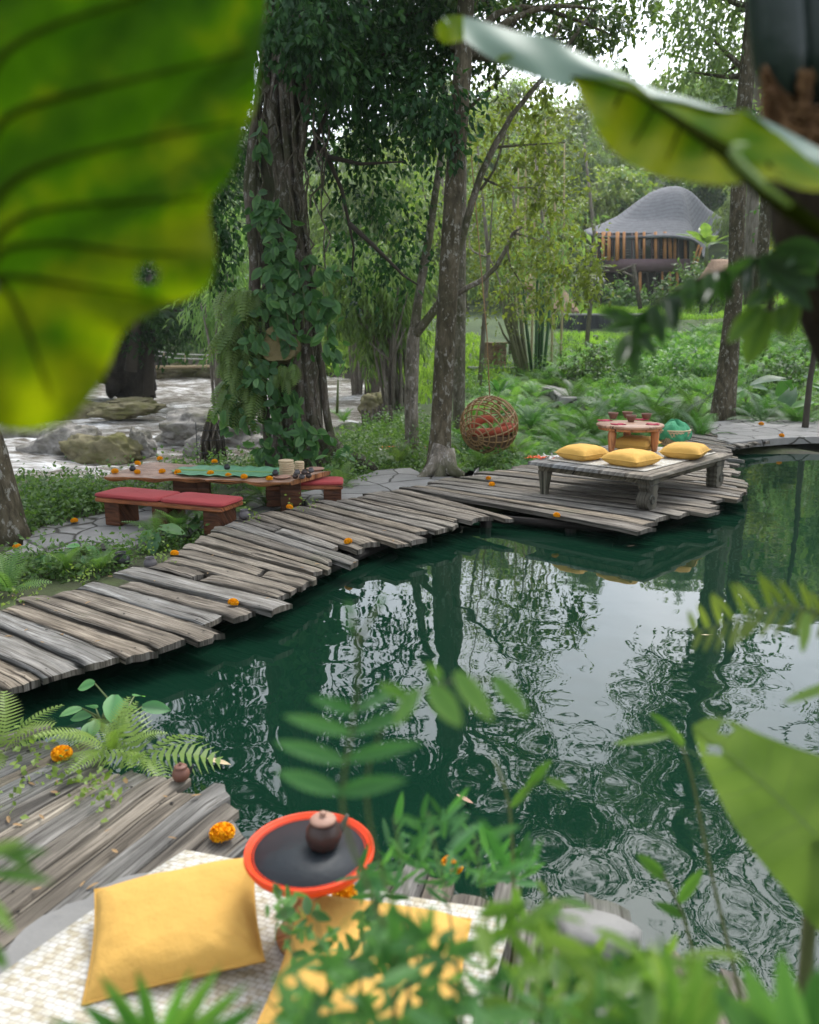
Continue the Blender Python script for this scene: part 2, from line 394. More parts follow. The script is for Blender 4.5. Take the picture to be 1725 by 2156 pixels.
def blob(mb, T, c, r, n, size, tw=None, down=.35, per=9, bias=0.0, flat=1.0, p=.45):
    """n leaves on twigs spread through an ellipsoid; tw = twig length"""
    r = np.broadcast_to(np.asarray(r, float), (3,))
    k = max(1, n // per); o = sphere(k, p); c0 = np.asarray(c) + o * r
    tw = tw or size * 4
    d = unit(o * .7 + rng.normal(size=(k, 3)) * .6 + np.array([0, 0, -down]))
    d[:, 2] *= flat; d = unit(d)
    av = rng.random(k) * .55 + bias
    t = np.tile(np.linspace(.05, 1, per), k); i = np.repeat(np.arange(k), per); N = len(i)
    side = unit(np.cross(d[i], rng.normal(size=(N, 3))))
    pos = c0[i] + d[i] * (tw * t)[:, None] + rng.normal(size=(N, 3)) * size * .15
    ld = unit(d[i] * .7 + side + np.array([0, 0, -down * 1.3]))
    up = np.array([0, 0, 1.0]) + rng.normal(size=(N, 3)) * .55
    inst(mb, T, pos, frames(ld, up), size * rng.uniform(.65, 1.25, N), av[i] + rng.random(N) * .45)

LF_S = LEAF(.2, .05, .15); LF_M = LEAF(.26, .06, .15); LF_N = LEAF(.09, .02, .25); LF_V = LEAFBIG(.33, .05, .3, .5, 5)
LF_R = LEAF(.36, .05, .1)

def fern_frond(n=16, w=.16, arch=.5, seg=2):
    V = []; F = []; A = []
    def P(t): return np.array([0, t * (1 - .12 * arch * t), .55 * arch * t - arch * 1.0 * t * t])
    for i in range(n):
        t0 = .12 + .88 * i / n; t1 = t0 + .88 / n * .8
        p, q = P(t0), P(t1)
        L_ = w * 1.6 * (sin(pi * min(1, .18 + .82 * (t0 - .12) / .88)) ** .8) + .012
        for s in (-1, 1):
            b = len(V)
            tip = p * .4 + q * .6 + np.array([s * L_, L_ * .35, -L_ * .28])
            mid = p * .5 + q * .5 + np.array([s * L_ * .45, L_ * .12, L_ * .03])
            hw = (q - p) * .27
            V += [p, q, mid + hw, tip, mid - hw]
            F += [(b, b + 1, b + 2, b + 4) if s > 0 else (b + 4, b + 2, b + 1, b), (b + 4, b + 2, b + 3, b + 3)]
            A += [.5, .5, .55, .75, .55]
    # quads that end in a point are written as kites
    F = [f if len(set(f)) == 4 else (f[0], f[1], f[2], f[2]) for f in F]
    Q = np.array([f for f in F if len(set(f)) == 4]); T3 = np.array([f[:3] for f in F if len(set(f)) == 3])
    return np.array(V), Q, T3, np.array(A), [P(t) for t in np.linspace(0, 1, 8)]
FROND = fern_frond(); FROND_S = fern_frond(10, .2, .5); FROND_L = fern_frond(22, .13, .6)
def fern(mb, base, size, n=9, F_=None, lift=(.35, 1.2), a=.0, sp=None):
    V, Q, T3, A, rib = F_ or FROND
    base = np.asarray(base, float)
    for i in range(n):
        az = 2 * pi * (i + random.random() * .8) / n if sp is None else sp[0] + random.uniform(-1, 1) * sp[1]
        el = random.uniform(*lift)
        sz = size * random.uniform(.7, 1.15)
        d = np.array([cos(az) * cos(el), sin(az) * cos(el), sin(el)])
        X = unit(np.cross(d, [0, 0, 1.0])); Z = np.cross(X, d)
        ro = random.uniform(-.35, .35); X, Z = X * cos(ro) + Z * sin(ro), Z * cos(ro) - X * sin(ro)
        W = (V @ np.stack([X, d, Z])) * sz + base
        k = random.random() * .4 - .2 + a
        mb.add(W, [Q, T3], np.clip(A + k, 0, 1))
        if size > .3: mb.tube((np.array(rib) @ np.stack([X, d, Z])) * sz + base, np.linspace(.006, .002, 8) * sz * 1.5, 3, .3, cap=False)
def inpoly(P, poly):
    x, y = P[:, 0], P[:, 1]; c = np.zeros(len(P), bool); n = len(poly)
    for i in range(n):
        x0, y0 = poly[i][:2]; x1, y1 = poly[(i + 1) % n][:2]
        if y0 == y1: continue
        c ^= ((y0 > y) != (y1 > y)) & (x < (x1 - x0) * (y - y0) / (y1 - y0) + x0)
    return c
def sdist(P, poly):                          # positive inside
    poly = np.array([p[:2] for p in poly]); d = np.full(len(P), 1e9)
    for i in range(len(poly)):
        a, b = poly[i], poly[(i + 1) % len(poly)]; ab = b - a
        t = np.clip(((P[:, :2] - a) @ ab) / (ab @ ab), 0, 1)
        d = np.minimum(d, np.linalg.norm(P[:, :2] - a - t[:, None] * ab, axis=1))
    return np.where(inpoly(P, poly), d, -d)
def sm(x, a, b):
    t = np.clip((x - a) / (b - a), 0, 1); return t * t * (3 - 2 * t)

# ------------------------------------------------------------------ the lie of the land
WZ, RZ = -.16, -.9
POND = [(-2.0, 3.0), (-1.7, 4.2), (-1.25, 5.2), (-.75, 6.4), (.1, 7.4), (1.4, 8.0), (2.6, 9.2), (3.9, 10.2), (5.2, 11.2), (6.5, 11.0), (9, 9.5), (10, 6), (8, 2.5), (4, 1.2), (1.6, 1.4), (.9, 1.5), (.5, 1.75), (.1, 1.9), (-.4, 2.1), (-.75, 2.4), (-1.2, 2.6), (-1.75, 2.75)]
RIVER = [(-80, 9.6), (-9, 9.9), (-6.0, 10.4), (-4.4, 11.2), (-3.3, 12.4), (-2.6, 14.2), (-1.7, 17.5), (-1.0, 22), (-.7, 26), (-.8, 33), (-1.1, 43), (-5, 46.5), (-8.5, 60), (-19, 64), (-17.5, 50), (-12.5, 31), (-11, 24.5), (-13, 21.5), (-80, 20)]
PATIO = [tuple(G(x, y, -.13)[:2]) for x, y in ((20, 1165), (90, 1110), (200, 1085), (330, 1062), (520, 1040), (640, 1045), (560, 1075), (440, 1100), (330, 1130), (270, 1155))]
def height(P):
    x, y = P[:, 0], P[:, 1]
    z = np.full(len(P), -.15) + .05 * np.sin(x * 1.3 + 1) * np.sin(y * 1.1) + .03 * np.sin(x * 3.1 + y * 2.3)
    near = sm(y, 8, 12)
    z = z * (1 + .6 * near)
    e = sm(x, -3, 0)                                            # the gentle rise to the rice field and the house
    z += e * (sm(y, 17, 30) * .5 + sm(y, 28, 41) * 1.1 + sm(y, 41.2, 42) * .85 + sm(y, 45, 62) * 1.3)
    z += np.clip(y - 66, 0, 90) * .36 * (1 + .12 * np.sin(x * .08 + 1) + .1 * np.sin(x * .19))   # the wooded hill
    z += (1 - e) * sm(y, 44, 56) * 2.0 * sm(x, -16, -6)
    lb = np.clip(-13 - x - np.clip(y - 22, 0, 30) * .16, 0, 40) * sm(y, 19, 25)
    z += lb * .55
    z += np.clip(x - 16, 0, 60) * .25 * sm(y, 14, 25)
    r = sdist(P, RIVER); p = sdist(P, POND)
    rv = sm(r, -.9, .5)
    z = z * (1 - rv) + (-1.7) * rv
    pv = sm(p, -.15, .35)
    z = z * (1 - pv) + (-.95) * pv
    pt = sm(sdist(P, PATIO), -.15, .1); z = z * (1 - pt) - .165 * pt
    return z
def hz(x, y): return float(height(np.array([[x, y]]))[0])
def ax(a, b, fine0, fine1, df, dc):
    o = list(np.arange(fine0, fine1, df)); k = fine1; s = df
    while k < b: o.append(k); s = min(s * 1.12, dc); k += s
    o.append(b); k = fine0; s = df; l = []
    while k > a: s = min(s * 1.12, dc); k -= s; l.append(max(k, a))
    return np.array(sorted(set(l + o)))
gx = ax(-300, 300, -9, 9, .16, 6); gy = ax(-60, 320, .5, 16, .16, 4)
X, Y = np.meshgrid(gx, gy); P = np.stack([X.ravel(), Y.ravel()], 1)
Z = height(P)
m, n, b, o = newmat('soil_and_grass')
v = coords(n)
c1 = ramp(n, noise(n, v, 2.2, 8, .6), [(.35, (.035, .03, .018)), (.55, (.06, .075, .025)), (.7, (.085, .12, .035))])
c2 = ramp(n, noise(n, v, .35, 6, .6), [(.4, (.03, .055, .016)), (.6, (.06, .095, .026))])
geo = n.nodes.new('ShaderNodeNewGeometry'); sx = n.nodes.new('ShaderNodeSeparateXYZ'); n.links.new(geo.outputs['Position'], sx.inputs[0])
c3 = mixc(n, ramp(n, math_(n, 'DIVIDE', sx.outputs['Y'], 100), [(.12, (0, 0, 0)), (.2, (1, 1, 1))]), c1, c2)
wet = ramp(n, math_(n, 'ADD', math_(n, 'DIVIDE', sx.outputs['Z'], 4), .5), [(.34, (1, 1, 1)), (.44, (0, 0, 0))])
n.links.new(mixc(n, wet, c3, (.045, .038, .028)), b.inputs['Base Color']); b.inputs['Roughness'].default_value = .95
bump(n, b, noise(n, v, 9, 8, .65), .7, .05)
gmb = MB(); gmb.grid(np.stack([X, Y, Z.reshape(X.shape)], -1)); tag(gmb.build('ground', m), kind='structure')

def sheet(name, poly, z, mat, step, amp=0, grow=0.0, ext=None):
    poly = [tuple(p[:2]) for p in poly]; A = np.array(poly)
    lo, hi = A.min(0) - grow, A.max(0) + grow
    if ext: lo = np.maximum(lo, ext[:2]); hi = np.minimum(hi, ext[2:])
    xs = np.arange(lo[0], hi[0] + step, step); ys = np.arange(lo[1], hi[1] + step, step)
    XX, YY = np.meshgrid(xs, ys); Q = np.stack([XX.ravel(), YY.ravel()], 1)
    s = sdist(Q, poly)
    zz = z + amp * (np.sin(Q[:, 0] * 1.7 + Q[:, 1] * .9) * .5 + np.sin(Q[:, 0] * 3.3 - Q[:, 1] * 2.1 + 1) * .3 + np.sin(Q[:, 0] * .8 + Q[:, 1] * 4.2) * .3 + rng.normal(size=len(Q)) * .15) if amp else np.full(len(Q), z)
    nx = len(xs); i, j = np.meshgrid(np.arange(len(ys) - 1), np.arange(nx - 1), indexing='ij'); q = (i * nx + j).ravel()
    q = np.stack([q, q + 1, q + nx + 1, q + nx], 1)
    keep = (s[q] > -grow).any(1)
    mb = MB(); mb.add(np.column_stack([Q, zz]), q[keep]); return mb.build(name, mat)

m, n, b, o = newmat('pond_water')
b.inputs['Base Color'].default_value = (.004, .021, .0115, 1); b.inputs['Roughness'].default_value = .012; b.inputs['IOR'].default_value = 1.5
v = coords(n)
vo = n.nodes.new('ShaderNodeTexVoronoi'); vo.feature = 'SMOOTH_F1'; vo.inputs['Scale'].default_value = 5.2; vo.inputs['Smoothness'].default_value = 1.0; n.links.new(v, vo.inputs['Vector'])
vd_ = n.nodes.new('ShaderNodeVectorMath'); vd_.operation = 'DISTANCE'; vd_.inputs[1].default_value = (1.3, 2.6, WZ); n.links.new(v, vd_.inputs[0])
mk = ramp(n, math_(n, 'ADD', math_(n, 'DIVIDE', vd_.outputs['Value'], 6), math_(n, 'MULTIPLY', noise(n, v, .7, 2), .22)), [(.28, (1, 1, 1)), (.55, (.10, .10, .10))])
h = math_(n, 'ADD', math_(n, 'MULTIPLY', math_(n, 'MULTIPLY', vo.outputs['Distance'], mk), .6), math_(n, 'MULTIPLY', noise(n, v, 2.6, 2, .4), .32))
h = math_(n, 'ADD', h, math_(n, 'MULTIPLY', math_(n, 'MULTIPLY', noise(n, v, 11, 2, .5), mk), .05))
bump(n, b, h, .36, .02)
tag(sheet('pond_water', POND, WZ, m, .25, grow=.5), kind='structure')

m, n, b, o = newmat('river_water')
v = coords(n, 'Object', (1.0, 3.6, 1))
f1 = noise(n, v, 1.1, 8, .68, .8); f2 = noise(n, coords(n, 'Object', (.16, .35, 1)), 1.0, 4, .5)
foam = math_(n, 'ADD', math_(n, 'MULTIPLY', f1, .9), math_(n, 'MULTIPLY', f2, .42))
col = ramp(n, foam, [(.52, (.09, .075, .053)), (.645, (.17, .148, .115)), (.70, (.40, .38, .35)), (.79, (.78, .78, .77))])
n.links.new(col, b.inputs['Base Color']); b.inputs['Roughness'].default_value = .3; b.inputs['IOR'].default_value = 1.25
bump(n, b, f1, .9, .25)
tag(sheet('river_water', RIVER, RZ, m, .22, .085, .6, ext=(-40, 0, 40, 70)), kind='structure')

# ------------------------------------------------------------------ cracked flagstones: a path is a sheet of flat stones
m, n, b, o = newmat('flagstone')
v = coords(n)
nz = n.nodes.new('ShaderNodeTexNoise'); nz.inputs['Scale'].default_value = 2.5; n.links.new(v, nz.inputs['Vector'])
vv = mixc(n, .18, v, nz.outputs['Color'], 'ADD')
vo = n.nodes.new('ShaderNodeTexVoronoi'); vo.feature = 'DISTANCE_TO_EDGE'; vo.inputs['Scale'].default_value = 1.9; n.links.new(vv, vo.inputs['Vector'])
vc = n.nodes.new('ShaderNodeTexVoronoi'); vc.inputs['Scale'].default_value = 1.9; n.links.new(vv, vc.inputs['Vector'])
g = ramp(n, noise(n, v, 7, 8, .6), [(.3, (.15, .145, .13)), (.7, (.26, .25, .23))])
sp = n.nodes.new('ShaderNodeSeparateColor'); n.links.new(vc.outputs['Color'], sp.inputs[0])
g = mixc(n, .5, g, ramp(n, sp.outputs[0], [(0, (.14, .14, .13)), (1, (.29, .28, .26))]))
jt = ramp(n, vo.outputs['Distance'], [(.008, (0, 0, 0)), (.03, (1, 1, 1))])
n.links.new(mixc(n, jt, (.035, .032, .022), g), b.inputs['Base Color']); b.inputs['Roughness'].default_value = .88
bump(n, b, math_(n, 'ADD', jt, math_(n, 'MULTIPLY', noise(n, v, 14, 6), .3)), .6, .03)
M['flag'] = m
def flags(name, pts, z, th=.12):
    """a slab path with an uneven outline, its edge dropping to the soil"""
    pts = np.array([p[:2] for p in pts]); E = []
    for i in range(len(pts)):
        a, c = pts[i], pts[(i + 1) % len(pts)]; k = max(2, int(np.linalg.norm(c - a) / .22))
        for t in np.arange(k) / k: E.append(a + (c - a) * t + rng.normal(size=2) * .035)
    E = np.array(E); N = len(E); ce = E.mean(0)
    V = np.concatenate([np.column_stack([E, np.full(N, z)]), np.column_stack([E + (E - ce) * .01, np.full(N, z - th)])])
    mb = MB(); mb.add(V, [tuple(range(N))] + [(i + N, (i + 1) % N + N, (i + 1) % N, i) for i in range(N)], .5)
    return tag(mb.build(name, M['flag'], smooth=False), kind='structure')
flags('patio', PATIO, -.13, .06)
flags('stone_path', [G(x, y, -.06) for x, y in ((610, 1046), (700, 1020), (800, 990), (862, 985), (900, 1003), (985, 1003), (1010, 985), (1000, 1000), (930, 1022), (800, 1042), (660, 1064))], -.06, .3)
flags('stone_ledge', [G(x, y, .02) for x, y in ((1528, 932), (1470, 890), (1530, 884), (1620, 880), (1760, 880), (1900, 890), (1900, 925), (1760, 917), (1650, 921), (1590, 926))], .02, .10)
flags('garden_path', [(x, y) for x, y in ((3.35, 18.5), (3.75, 18.5), (4.1, 21.5), (3.5, 25), (3.2, 24.8), (3.7, 21.4))], .12, .2)

# ------------------------------------------------------------------ damp air over the valley
hm = bpy.data.materials.new('valley_air'); hm.use_nodes = True; hn = hm.node_tree; hn.nodes.clear()
ho = hn.nodes.new('ShaderNodeOutputMaterial'); hv = hn.nodes.new('ShaderNodeVolumePrincipled')
hv.inputs['Color'].default_value = (.90, .95, .94, 1); hv.inputs['Density'].default_value = .0005; hv.inputs['Anisotropy'].default_value = .3
hn.links.new(hv.outputs[0], ho.inputs['Volume'])
mb = MB(); mb.box((0, 128, 10), (700, 400, 130)); ho_ = mb.build('haze', hm, smooth=False); tag(ho_, 'thin damp haze over the valley', 'haze', kind='stuff')
# ------------------------------------------------------------------ boardwalks of old railway-sleeper planks
def polyl(pts):
    pts = np.array(pts, float); d = np.r_[0, np.cumsum(np.linalg.norm(np.diff(pts[:, :2], axis=0), axis=1))]
    return pts, d
def along(pl, s):
    pts, d = pl; s = np.clip(s, 0, d[-1]); return np.array([np.interp(s, d, pts[:, k]) for k in range(2)])
def plank(mb, b0, b1, f0, f1, z=0.0, th=.03, seg=14, jit=.02):
    """one board between back edge b0-b1 and front edge f0-f1"""
    L_ = np.linalg.norm(f0 - b0); w = np.linalg.norm(b1 - b0) * .5 + np.linalg.norm(f1 - f0) * .5
    d = (f0 - b0) / L_; e0, e1 = rng.normal() * jit * 3, rng.normal() * jit * 3.5
    b0, b1 = b0 - d * e0, b1 - d * (e0 + rng.normal() * jit * .5); f0, f1 = f0 + d * e1, f1 + d * (e1 + rng.normal() * jit * .8)
    nw = 5; P_ = np.zeros((seg + 1, nw, 3)); UV = np.zeros((seg + 1, nw, 2)); ph = rng.uniform(0, 6, 6); u0 = rng.uniform(0, 50, 2)
    tl = rng.normal() * .003; bow = rng.normal() * .004; zl = rng.normal() * .0025
    for i in range(seg + 1):
        t = i / seg
        A = b0 + (f0 - b0) * t; B = b1 + (f1 - b1) * t
        wd = (B - A) / w
        A = A + wd * w * (.0045 / w + .014 * abs(sin(t * 3 + ph[0])) ** 3 + .016 * max(0, sin(t * 13 + ph[1])) ** 3)
        B = B - wd * w * (.0045 / w + .014 * abs(sin(t * 3.4 + ph[2])) ** 3 + .016 * max(0, sin(t * 11 + ph[3])) ** 3)
        for j in range(nw):
            q = j / (nw - 1)
            edge = -.004 if j in (0, nw - 1) else 0
            endz = -.008 * (i in (0, seg))
            P_[i, j, :2] = A + (B - A) * q + (d * rng.normal() * jit * .35 if i in (0, seg) else 0)
            P_[i, j, 2] = z + zl + edge + endz + tl * (q - .5) + bow * sin(pi * t) + .003 * sin(t * 9 + q * 5 + ph[4]) + rng.normal() * .0012
            UV[i, j] = (t * L_ + u0[0], q * w + u0[1])
    lo = P_[:, [0, -1]].copy(); lo[:, :, 2] -= th
    full = np.concatenate([lo[:, :1], P_[:, :1], P_, P_[:, -1:], lo[:, 1:]], 1)
    uvf = np.concatenate([UV[:, :1] - [0, th], UV[:, :1], UV, UV[:, -1:], UV[:, -1:] + [0, th]], 1)
    a = float(np.clip(rng.normal(.45, .27), .06, 1))
    for t in (.07, .5, .93):
        for q in (.25, .72):
            if rng.random() < .55:
                p = P_[int(t * seg), 0] * (1 - q) + P_[int(t * seg), -1] * q; p = p + np.array([rng.normal() * .01, rng.normal() * .01, .0045]); an = np.arange(7) * 2 * pi / 7; r_ = rng.uniform(.004, .008)
                mb.add(np.column_stack([p[0] + r_ * np.cos(an), p[1] + r_ * np.sin(an), np.full(7, p[2])]), [tuple(range(7))], 0.0)
    k = full.shape[1]
    mb.grid(full, a, uvf)
    for i in (0, seg):                      # sawn ends
        r = full[i][1:-1]; r2 = r.copy(); r2[:, 2] = lo[i, 0, 2]
        E_ = np.stack([r, r2]); mb.grid(E_ if i == seg else E_[::-1], max(.05, a * .25), np.stack([uvf[i][1:-1], uvf[i][1:-1] + [.05, 0]]))
def boards(mb, back, front, n, z=0.0, gap=.012, th=.03, var=.3, split=.12, jit=.02, jumps=()):
    back, front = np.array(back, float), np.array(front, float)
    if len(back) == len(front):
        q = np.r_[0, np.cumsum(np.linalg.norm(np.diff(back, axis=0), axis=1) + np.linalg.norm(np.diff(front, axis=0), axis=1))]
        B, F = (back, q), (front, q)
    else: B, F = polyl(back), polyl(front)
    w = 1 + rng.uniform(-var, var, n); s = np.r_[0, np.cumsum(w)]; s /= s[-1]
    for i in range(n):
        b0, b1 = along(B, s[i] * B[1][-1]), along(B, s[i + 1] * B[1][-1])
        f0, f1 = along(F, s[i] * F[1][-1]), along(F, s[i + 1] * F[1][-1])
        if rng.random() < split and not jumps:
            k = rng.uniform(.35, .7); mb_, me_ = b0 + (f0 - b0) * k, b1 + (f1 - b1) * k
            dd = (f0 - b0) / np.linalg.norm(f0 - b0) * .012
            plank(mb, b0, b1, mb_ - dd, me_ - dd, z, th, 7, jit * .5); plank(mb, mb_ + dd, me_ + dd, f0, f1, z, th, 7, jit)
        else: plank(mb, b0, b1, f0, f1, z, th, jit=jit)
g2 = lambda *p: [G(x, y)[:2] for x, y in p]
walk = thing('boardwalk', 'long weathered plank boardwalk curving along the far side of the green pond to the daybed', 'boardwalk', (*G(660, 1150)[:2], -.05))
mb = MB()
PA = (((-330, 1390), (-120, 1505)), ((-200, 1345), (0, 1444)), ((-60, 1300), (180, 1402)), ((30, 1264), (320, 1364)), ((75, 1260), (360, 1348)), ((160, 1236), (440, 1322)), ((215, 1216), (510, 1294)), ((260, 1202), (565, 1272)), ((330, 1180), (605, 1247)),
      ((395, 1150), (655, 1217)), ((440, 1118), (690, 1192)), ((480, 1097), (720, 1174)), ((540, 1080), (765, 1150)), ((600, 1068), (850, 1137)), ((700, 1048), (968, 1108)), ((770, 1038), (1000, 1085)), ((850, 1027), (1064, 1084)))
boards(mb, g2(*[p[0] for p in PA]), g2(*[p[1] for p in PA]), 31, split=.1)
PA = (((852, 1026), (1332, 1115)), ((905, 1016), (1440, 1087)), ((975, 1001), (1502, 1063)), ((1055, 987), (1562, 1045)), ((1135, 973), (1576, 1030)), ((1230, 955), (1562, 1008)))
boards(mb, g2(*[p[0] for p in PA]), g2(*[p[1] for p in PA]), 16, split=0, jit=.02)
mb.build('planks', M['plank'], walk)
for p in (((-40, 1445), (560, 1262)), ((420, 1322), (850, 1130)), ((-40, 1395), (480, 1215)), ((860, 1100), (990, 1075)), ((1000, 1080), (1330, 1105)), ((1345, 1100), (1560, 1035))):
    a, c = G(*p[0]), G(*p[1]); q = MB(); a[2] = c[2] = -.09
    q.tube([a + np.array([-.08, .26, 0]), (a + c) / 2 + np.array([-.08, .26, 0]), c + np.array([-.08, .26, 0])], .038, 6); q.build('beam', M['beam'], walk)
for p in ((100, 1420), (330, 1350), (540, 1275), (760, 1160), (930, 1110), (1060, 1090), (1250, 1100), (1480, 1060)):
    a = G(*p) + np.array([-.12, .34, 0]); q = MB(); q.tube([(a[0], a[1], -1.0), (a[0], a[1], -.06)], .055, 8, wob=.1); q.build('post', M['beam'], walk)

w2 = thing('boardwalk', 'grey plank causeway behind the daybed running to the stone ledge on the right', 'boardwalk', (*G(1470, 925)[:2], -.05))
mb = MB()
boards(mb, [(2.55, 8.75), (2.9, 9.8), (3.4, 11.0), (4.0, 12.6), (4.9, 14.1)], [(3.35, 8.6), (3.75, 9.5), (4.1, 10.3), (4.5, 11.4), (5.3, 12.0)], 24, split=0)
mb.build('planks', M['plank'], w2)
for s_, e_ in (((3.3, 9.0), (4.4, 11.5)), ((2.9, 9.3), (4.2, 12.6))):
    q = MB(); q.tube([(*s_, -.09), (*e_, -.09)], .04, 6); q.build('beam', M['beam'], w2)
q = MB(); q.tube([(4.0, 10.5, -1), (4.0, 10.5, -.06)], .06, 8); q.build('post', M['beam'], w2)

w3 = thing('boardwalk', 'near plank deck fanning round the front corner of the pond under the woven mat', 'boardwalk', (-.9, 2.2, -.05))
mb = MB()
inner = [(-1.95, 3.05), (-1.55, 2.98)] + g2((150, 1575), (229, 1609), (330, 1622), (448, 1638), (535, 1747), (640, 1800), (760, 1822), (900, 1835), (1100, 1850), (1180, 1885), (1390, 1972), (1500, 2045), (1720, 2160), (1950, 2280))
outer = [(-2.9, 2.3), (-2.5, 2.0), (-2.05, 1.75), (-1.75, 1.6), (-1.45, 1.5), (-1.3, 1.25), (-1.15, 1.0), (-.9, .85), (-.6, .75), (-.3, .65), (0, .6), (.2, .55), (.45, .5), (.7, .4), (1.0, .25), (1.3, .1)]
boards(mb, outer, inner, 40, split=.1, jit=.016)
mb.build('planks', M['plank_near'], w3)
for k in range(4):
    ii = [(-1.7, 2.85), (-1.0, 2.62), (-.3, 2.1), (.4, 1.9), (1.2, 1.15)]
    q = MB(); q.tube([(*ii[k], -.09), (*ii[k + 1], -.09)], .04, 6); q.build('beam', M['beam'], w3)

# grey slab stone set in the near deck, the woven mat over it
E = np.array([G(x, y, .03)[:2] for x, y in ((350, 1828), (250, 1850), (150, 1900), (60, 1955), (-30, 2020), (-120, 2110), (-160, 2300), (100, 2300), (330, 2160), (430, 1950), (420, 1850))])
E = np.array([E[i] + (E[(i + 1) % len(E)] - E[i]) * t + rng.normal(size=2) * .008 for i in range(len(E)) for t in (0, .33, .66)])
mb = MB(); N = len(E); ce = E.mean(0)
V = np.concatenate([np.column_stack([ce + (E - ce) * k, np.full(N, z)]) for k, z in ((1.01, -.03), (1.0, .022), (.97, .032))])
mb.add(V, [tuple(range(2 * N, 3 * N))] + [(r * N + i, r * N + (i + 1) % N, (r + 1) * N + (i + 1) % N, (r + 1) * N + i) for r in (0, 1) for i in range(N)])
tag(mb.build('stone_slab', M['slab'], smooth=False), 'flat grey stone slab lying on the near deck half under the woven mat', 'stone slab')

m, n, b, o = newmat('woven_palm')
v = coords(n, 'UV', (1, 1, 1))
ck = n.nodes.new('ShaderNodeTexBrick'); ck.inputs['Scale'].default_value = 26; ck.offset = .5
ck.inputs['Color1'].default_value = (.52, .51, .48, 1); ck.inputs['Color2'].default_value = (.44, .42, .36, 1); ck.inputs['Mortar'].default_value = (.29, .26, .21, 1)
ck.inputs['Mortar Size'].default_value = .035; ck.inputs['Brick Width'].default_value = .62; ck.inputs['Row Height'].default_value = .42
n.links.new(v, ck.inputs['Vector'])
gl = ramp(n, noise(n, coords(n, 'UV', (1, 1, 1)), 30, 2), [(.40, (.82, .76, .62)), (.52, (1.06, 1.06, 1.05))])
n.links.new(mixc(n, 1.0, ck.outputs['Color'], gl, 'MULTIPLY'), b.inputs['Base Color']); b.inputs['Roughness'].default_value = .75
bump(n, b, ck.outputs['Fac'], .35, -.004)
M['mat'] = m
def woven(name, quad, z, label, cat, th=.008, wave=.006):
    q = np.array([p[:2] for p in quad]); NN = 22; P_ = np.zeros((NN, NN, 3)); UV = np.zeros((NN, NN, 2))
    lu, lv = np.linalg.norm(q[1] - q[0]), np.linalg.norm(q[3] - q[0])
    for i in range(NN):
        for j in range(NN):
            s, t = i / (NN - 1), j / (NN - 1)
            P_[i, j, :2] = q[0] * (1 - s) * (1 - t) + q[1] * s * (1 - t) + q[2] * s * t + q[3] * (1 - s) * t
            P_[i, j, 2] = z + wave * (sin(s * 7 + t * 3) + sin(t * 9 - s * 4)); UV[i, j] = (s * lu, t * lv)
    mb = MB(); mb.grid(P_, .5, UV); o_ = mb.build(name, M['mat'], solid=th); return tag(o_, label, cat)
qa, qb = G(390, 1793, .05)[:2], G(1085, 1930, .05)[:2]; dv = G(-10, 2068, .05)[:2] - qa; dv = dv / np.linalg.norm(dv)
woven('woven_mat', [qa, qb, qb + dv * 1.9 * np.array([.55, 1]), qa + dv * 1.7], .052, 'large pale woven palm mat spread over the near deck under the tray and cushions', 'mat')
E = np.array([G(x, y, 0)[:2] for x, y in ((1170, 1950), (1230, 1947), (1300, 1965), (1350, 1992), (1340, 2020), (1270, 2030), (1190, 2010))])
mb = MB(); N = len(E); ce = E.mean(0)
mb.add(np.concatenate([np.column_stack([ce + (E - ce) * k, np.full(N, z)]) for k, z in ((1.0, -.0), (1.0, .045), (.85, .06))]), [tuple(range(2 * N, 3 * N))] + [(r * N + i, r * N + (i + 1) % N, (r + 1) * N + (i + 1) % N, (r + 1) * N + i) for r in (0, 1) for i in range(N)])
tag(mb.build('pale_stone', M['slab']), 'rounded pale stone on the near deck right of the woven mat', 'stone')

# ------------------------------------------------------------------ cushions
def cushion_mb(sx, sy, h, seed=0, plump=1.0):
    r_ = np.random.default_rng(seed); NN = 25; V = []; U = []
    ph = r_.uniform(0, 6, 8)
    for side in (1, -1):
        P_ = np.zeros((NN, NN, 3))
        for i in range(NN):
            for j in range(NN):
                u, v_ = 2 * i / (NN - 1) - 1, 2 * j / (NN - 1) - 1
                pin = 1 - .06 * (1 - abs(v_) ** 2) * abs(u) ** 3; pin2 = 1 - .06 * (1 - abs(u) ** 2) * abs(v_) ** 3
                hh = ((1 - abs(u) ** 3.2) * (1 - abs(v_) ** 3.2)) ** .5 * h / 2 * plump
                wr = (.03 * sin(9 * u + 4 * v_ + ph[0]) + .025 * sin(13 * v_ - 5 * u + ph[1])) * hh * (abs(u) ** 1.5 + abs(v_) ** 1.5)
                wr += -.22 * hh * math.exp(-((u - .75) ** 2 + (v_ + .75) ** 2) * 14) * sin(22 * (u + v_) + ph[2])
                P_[i, j] = (u * sx / 2 * pin, v_ * sy / 2 * pin2, side * hh + wr)
        V.append(P_ if side > 0 else P_[::-1])
    mb = MB()
    for P_ in V: mb.grid(P_, .5)
    return mb
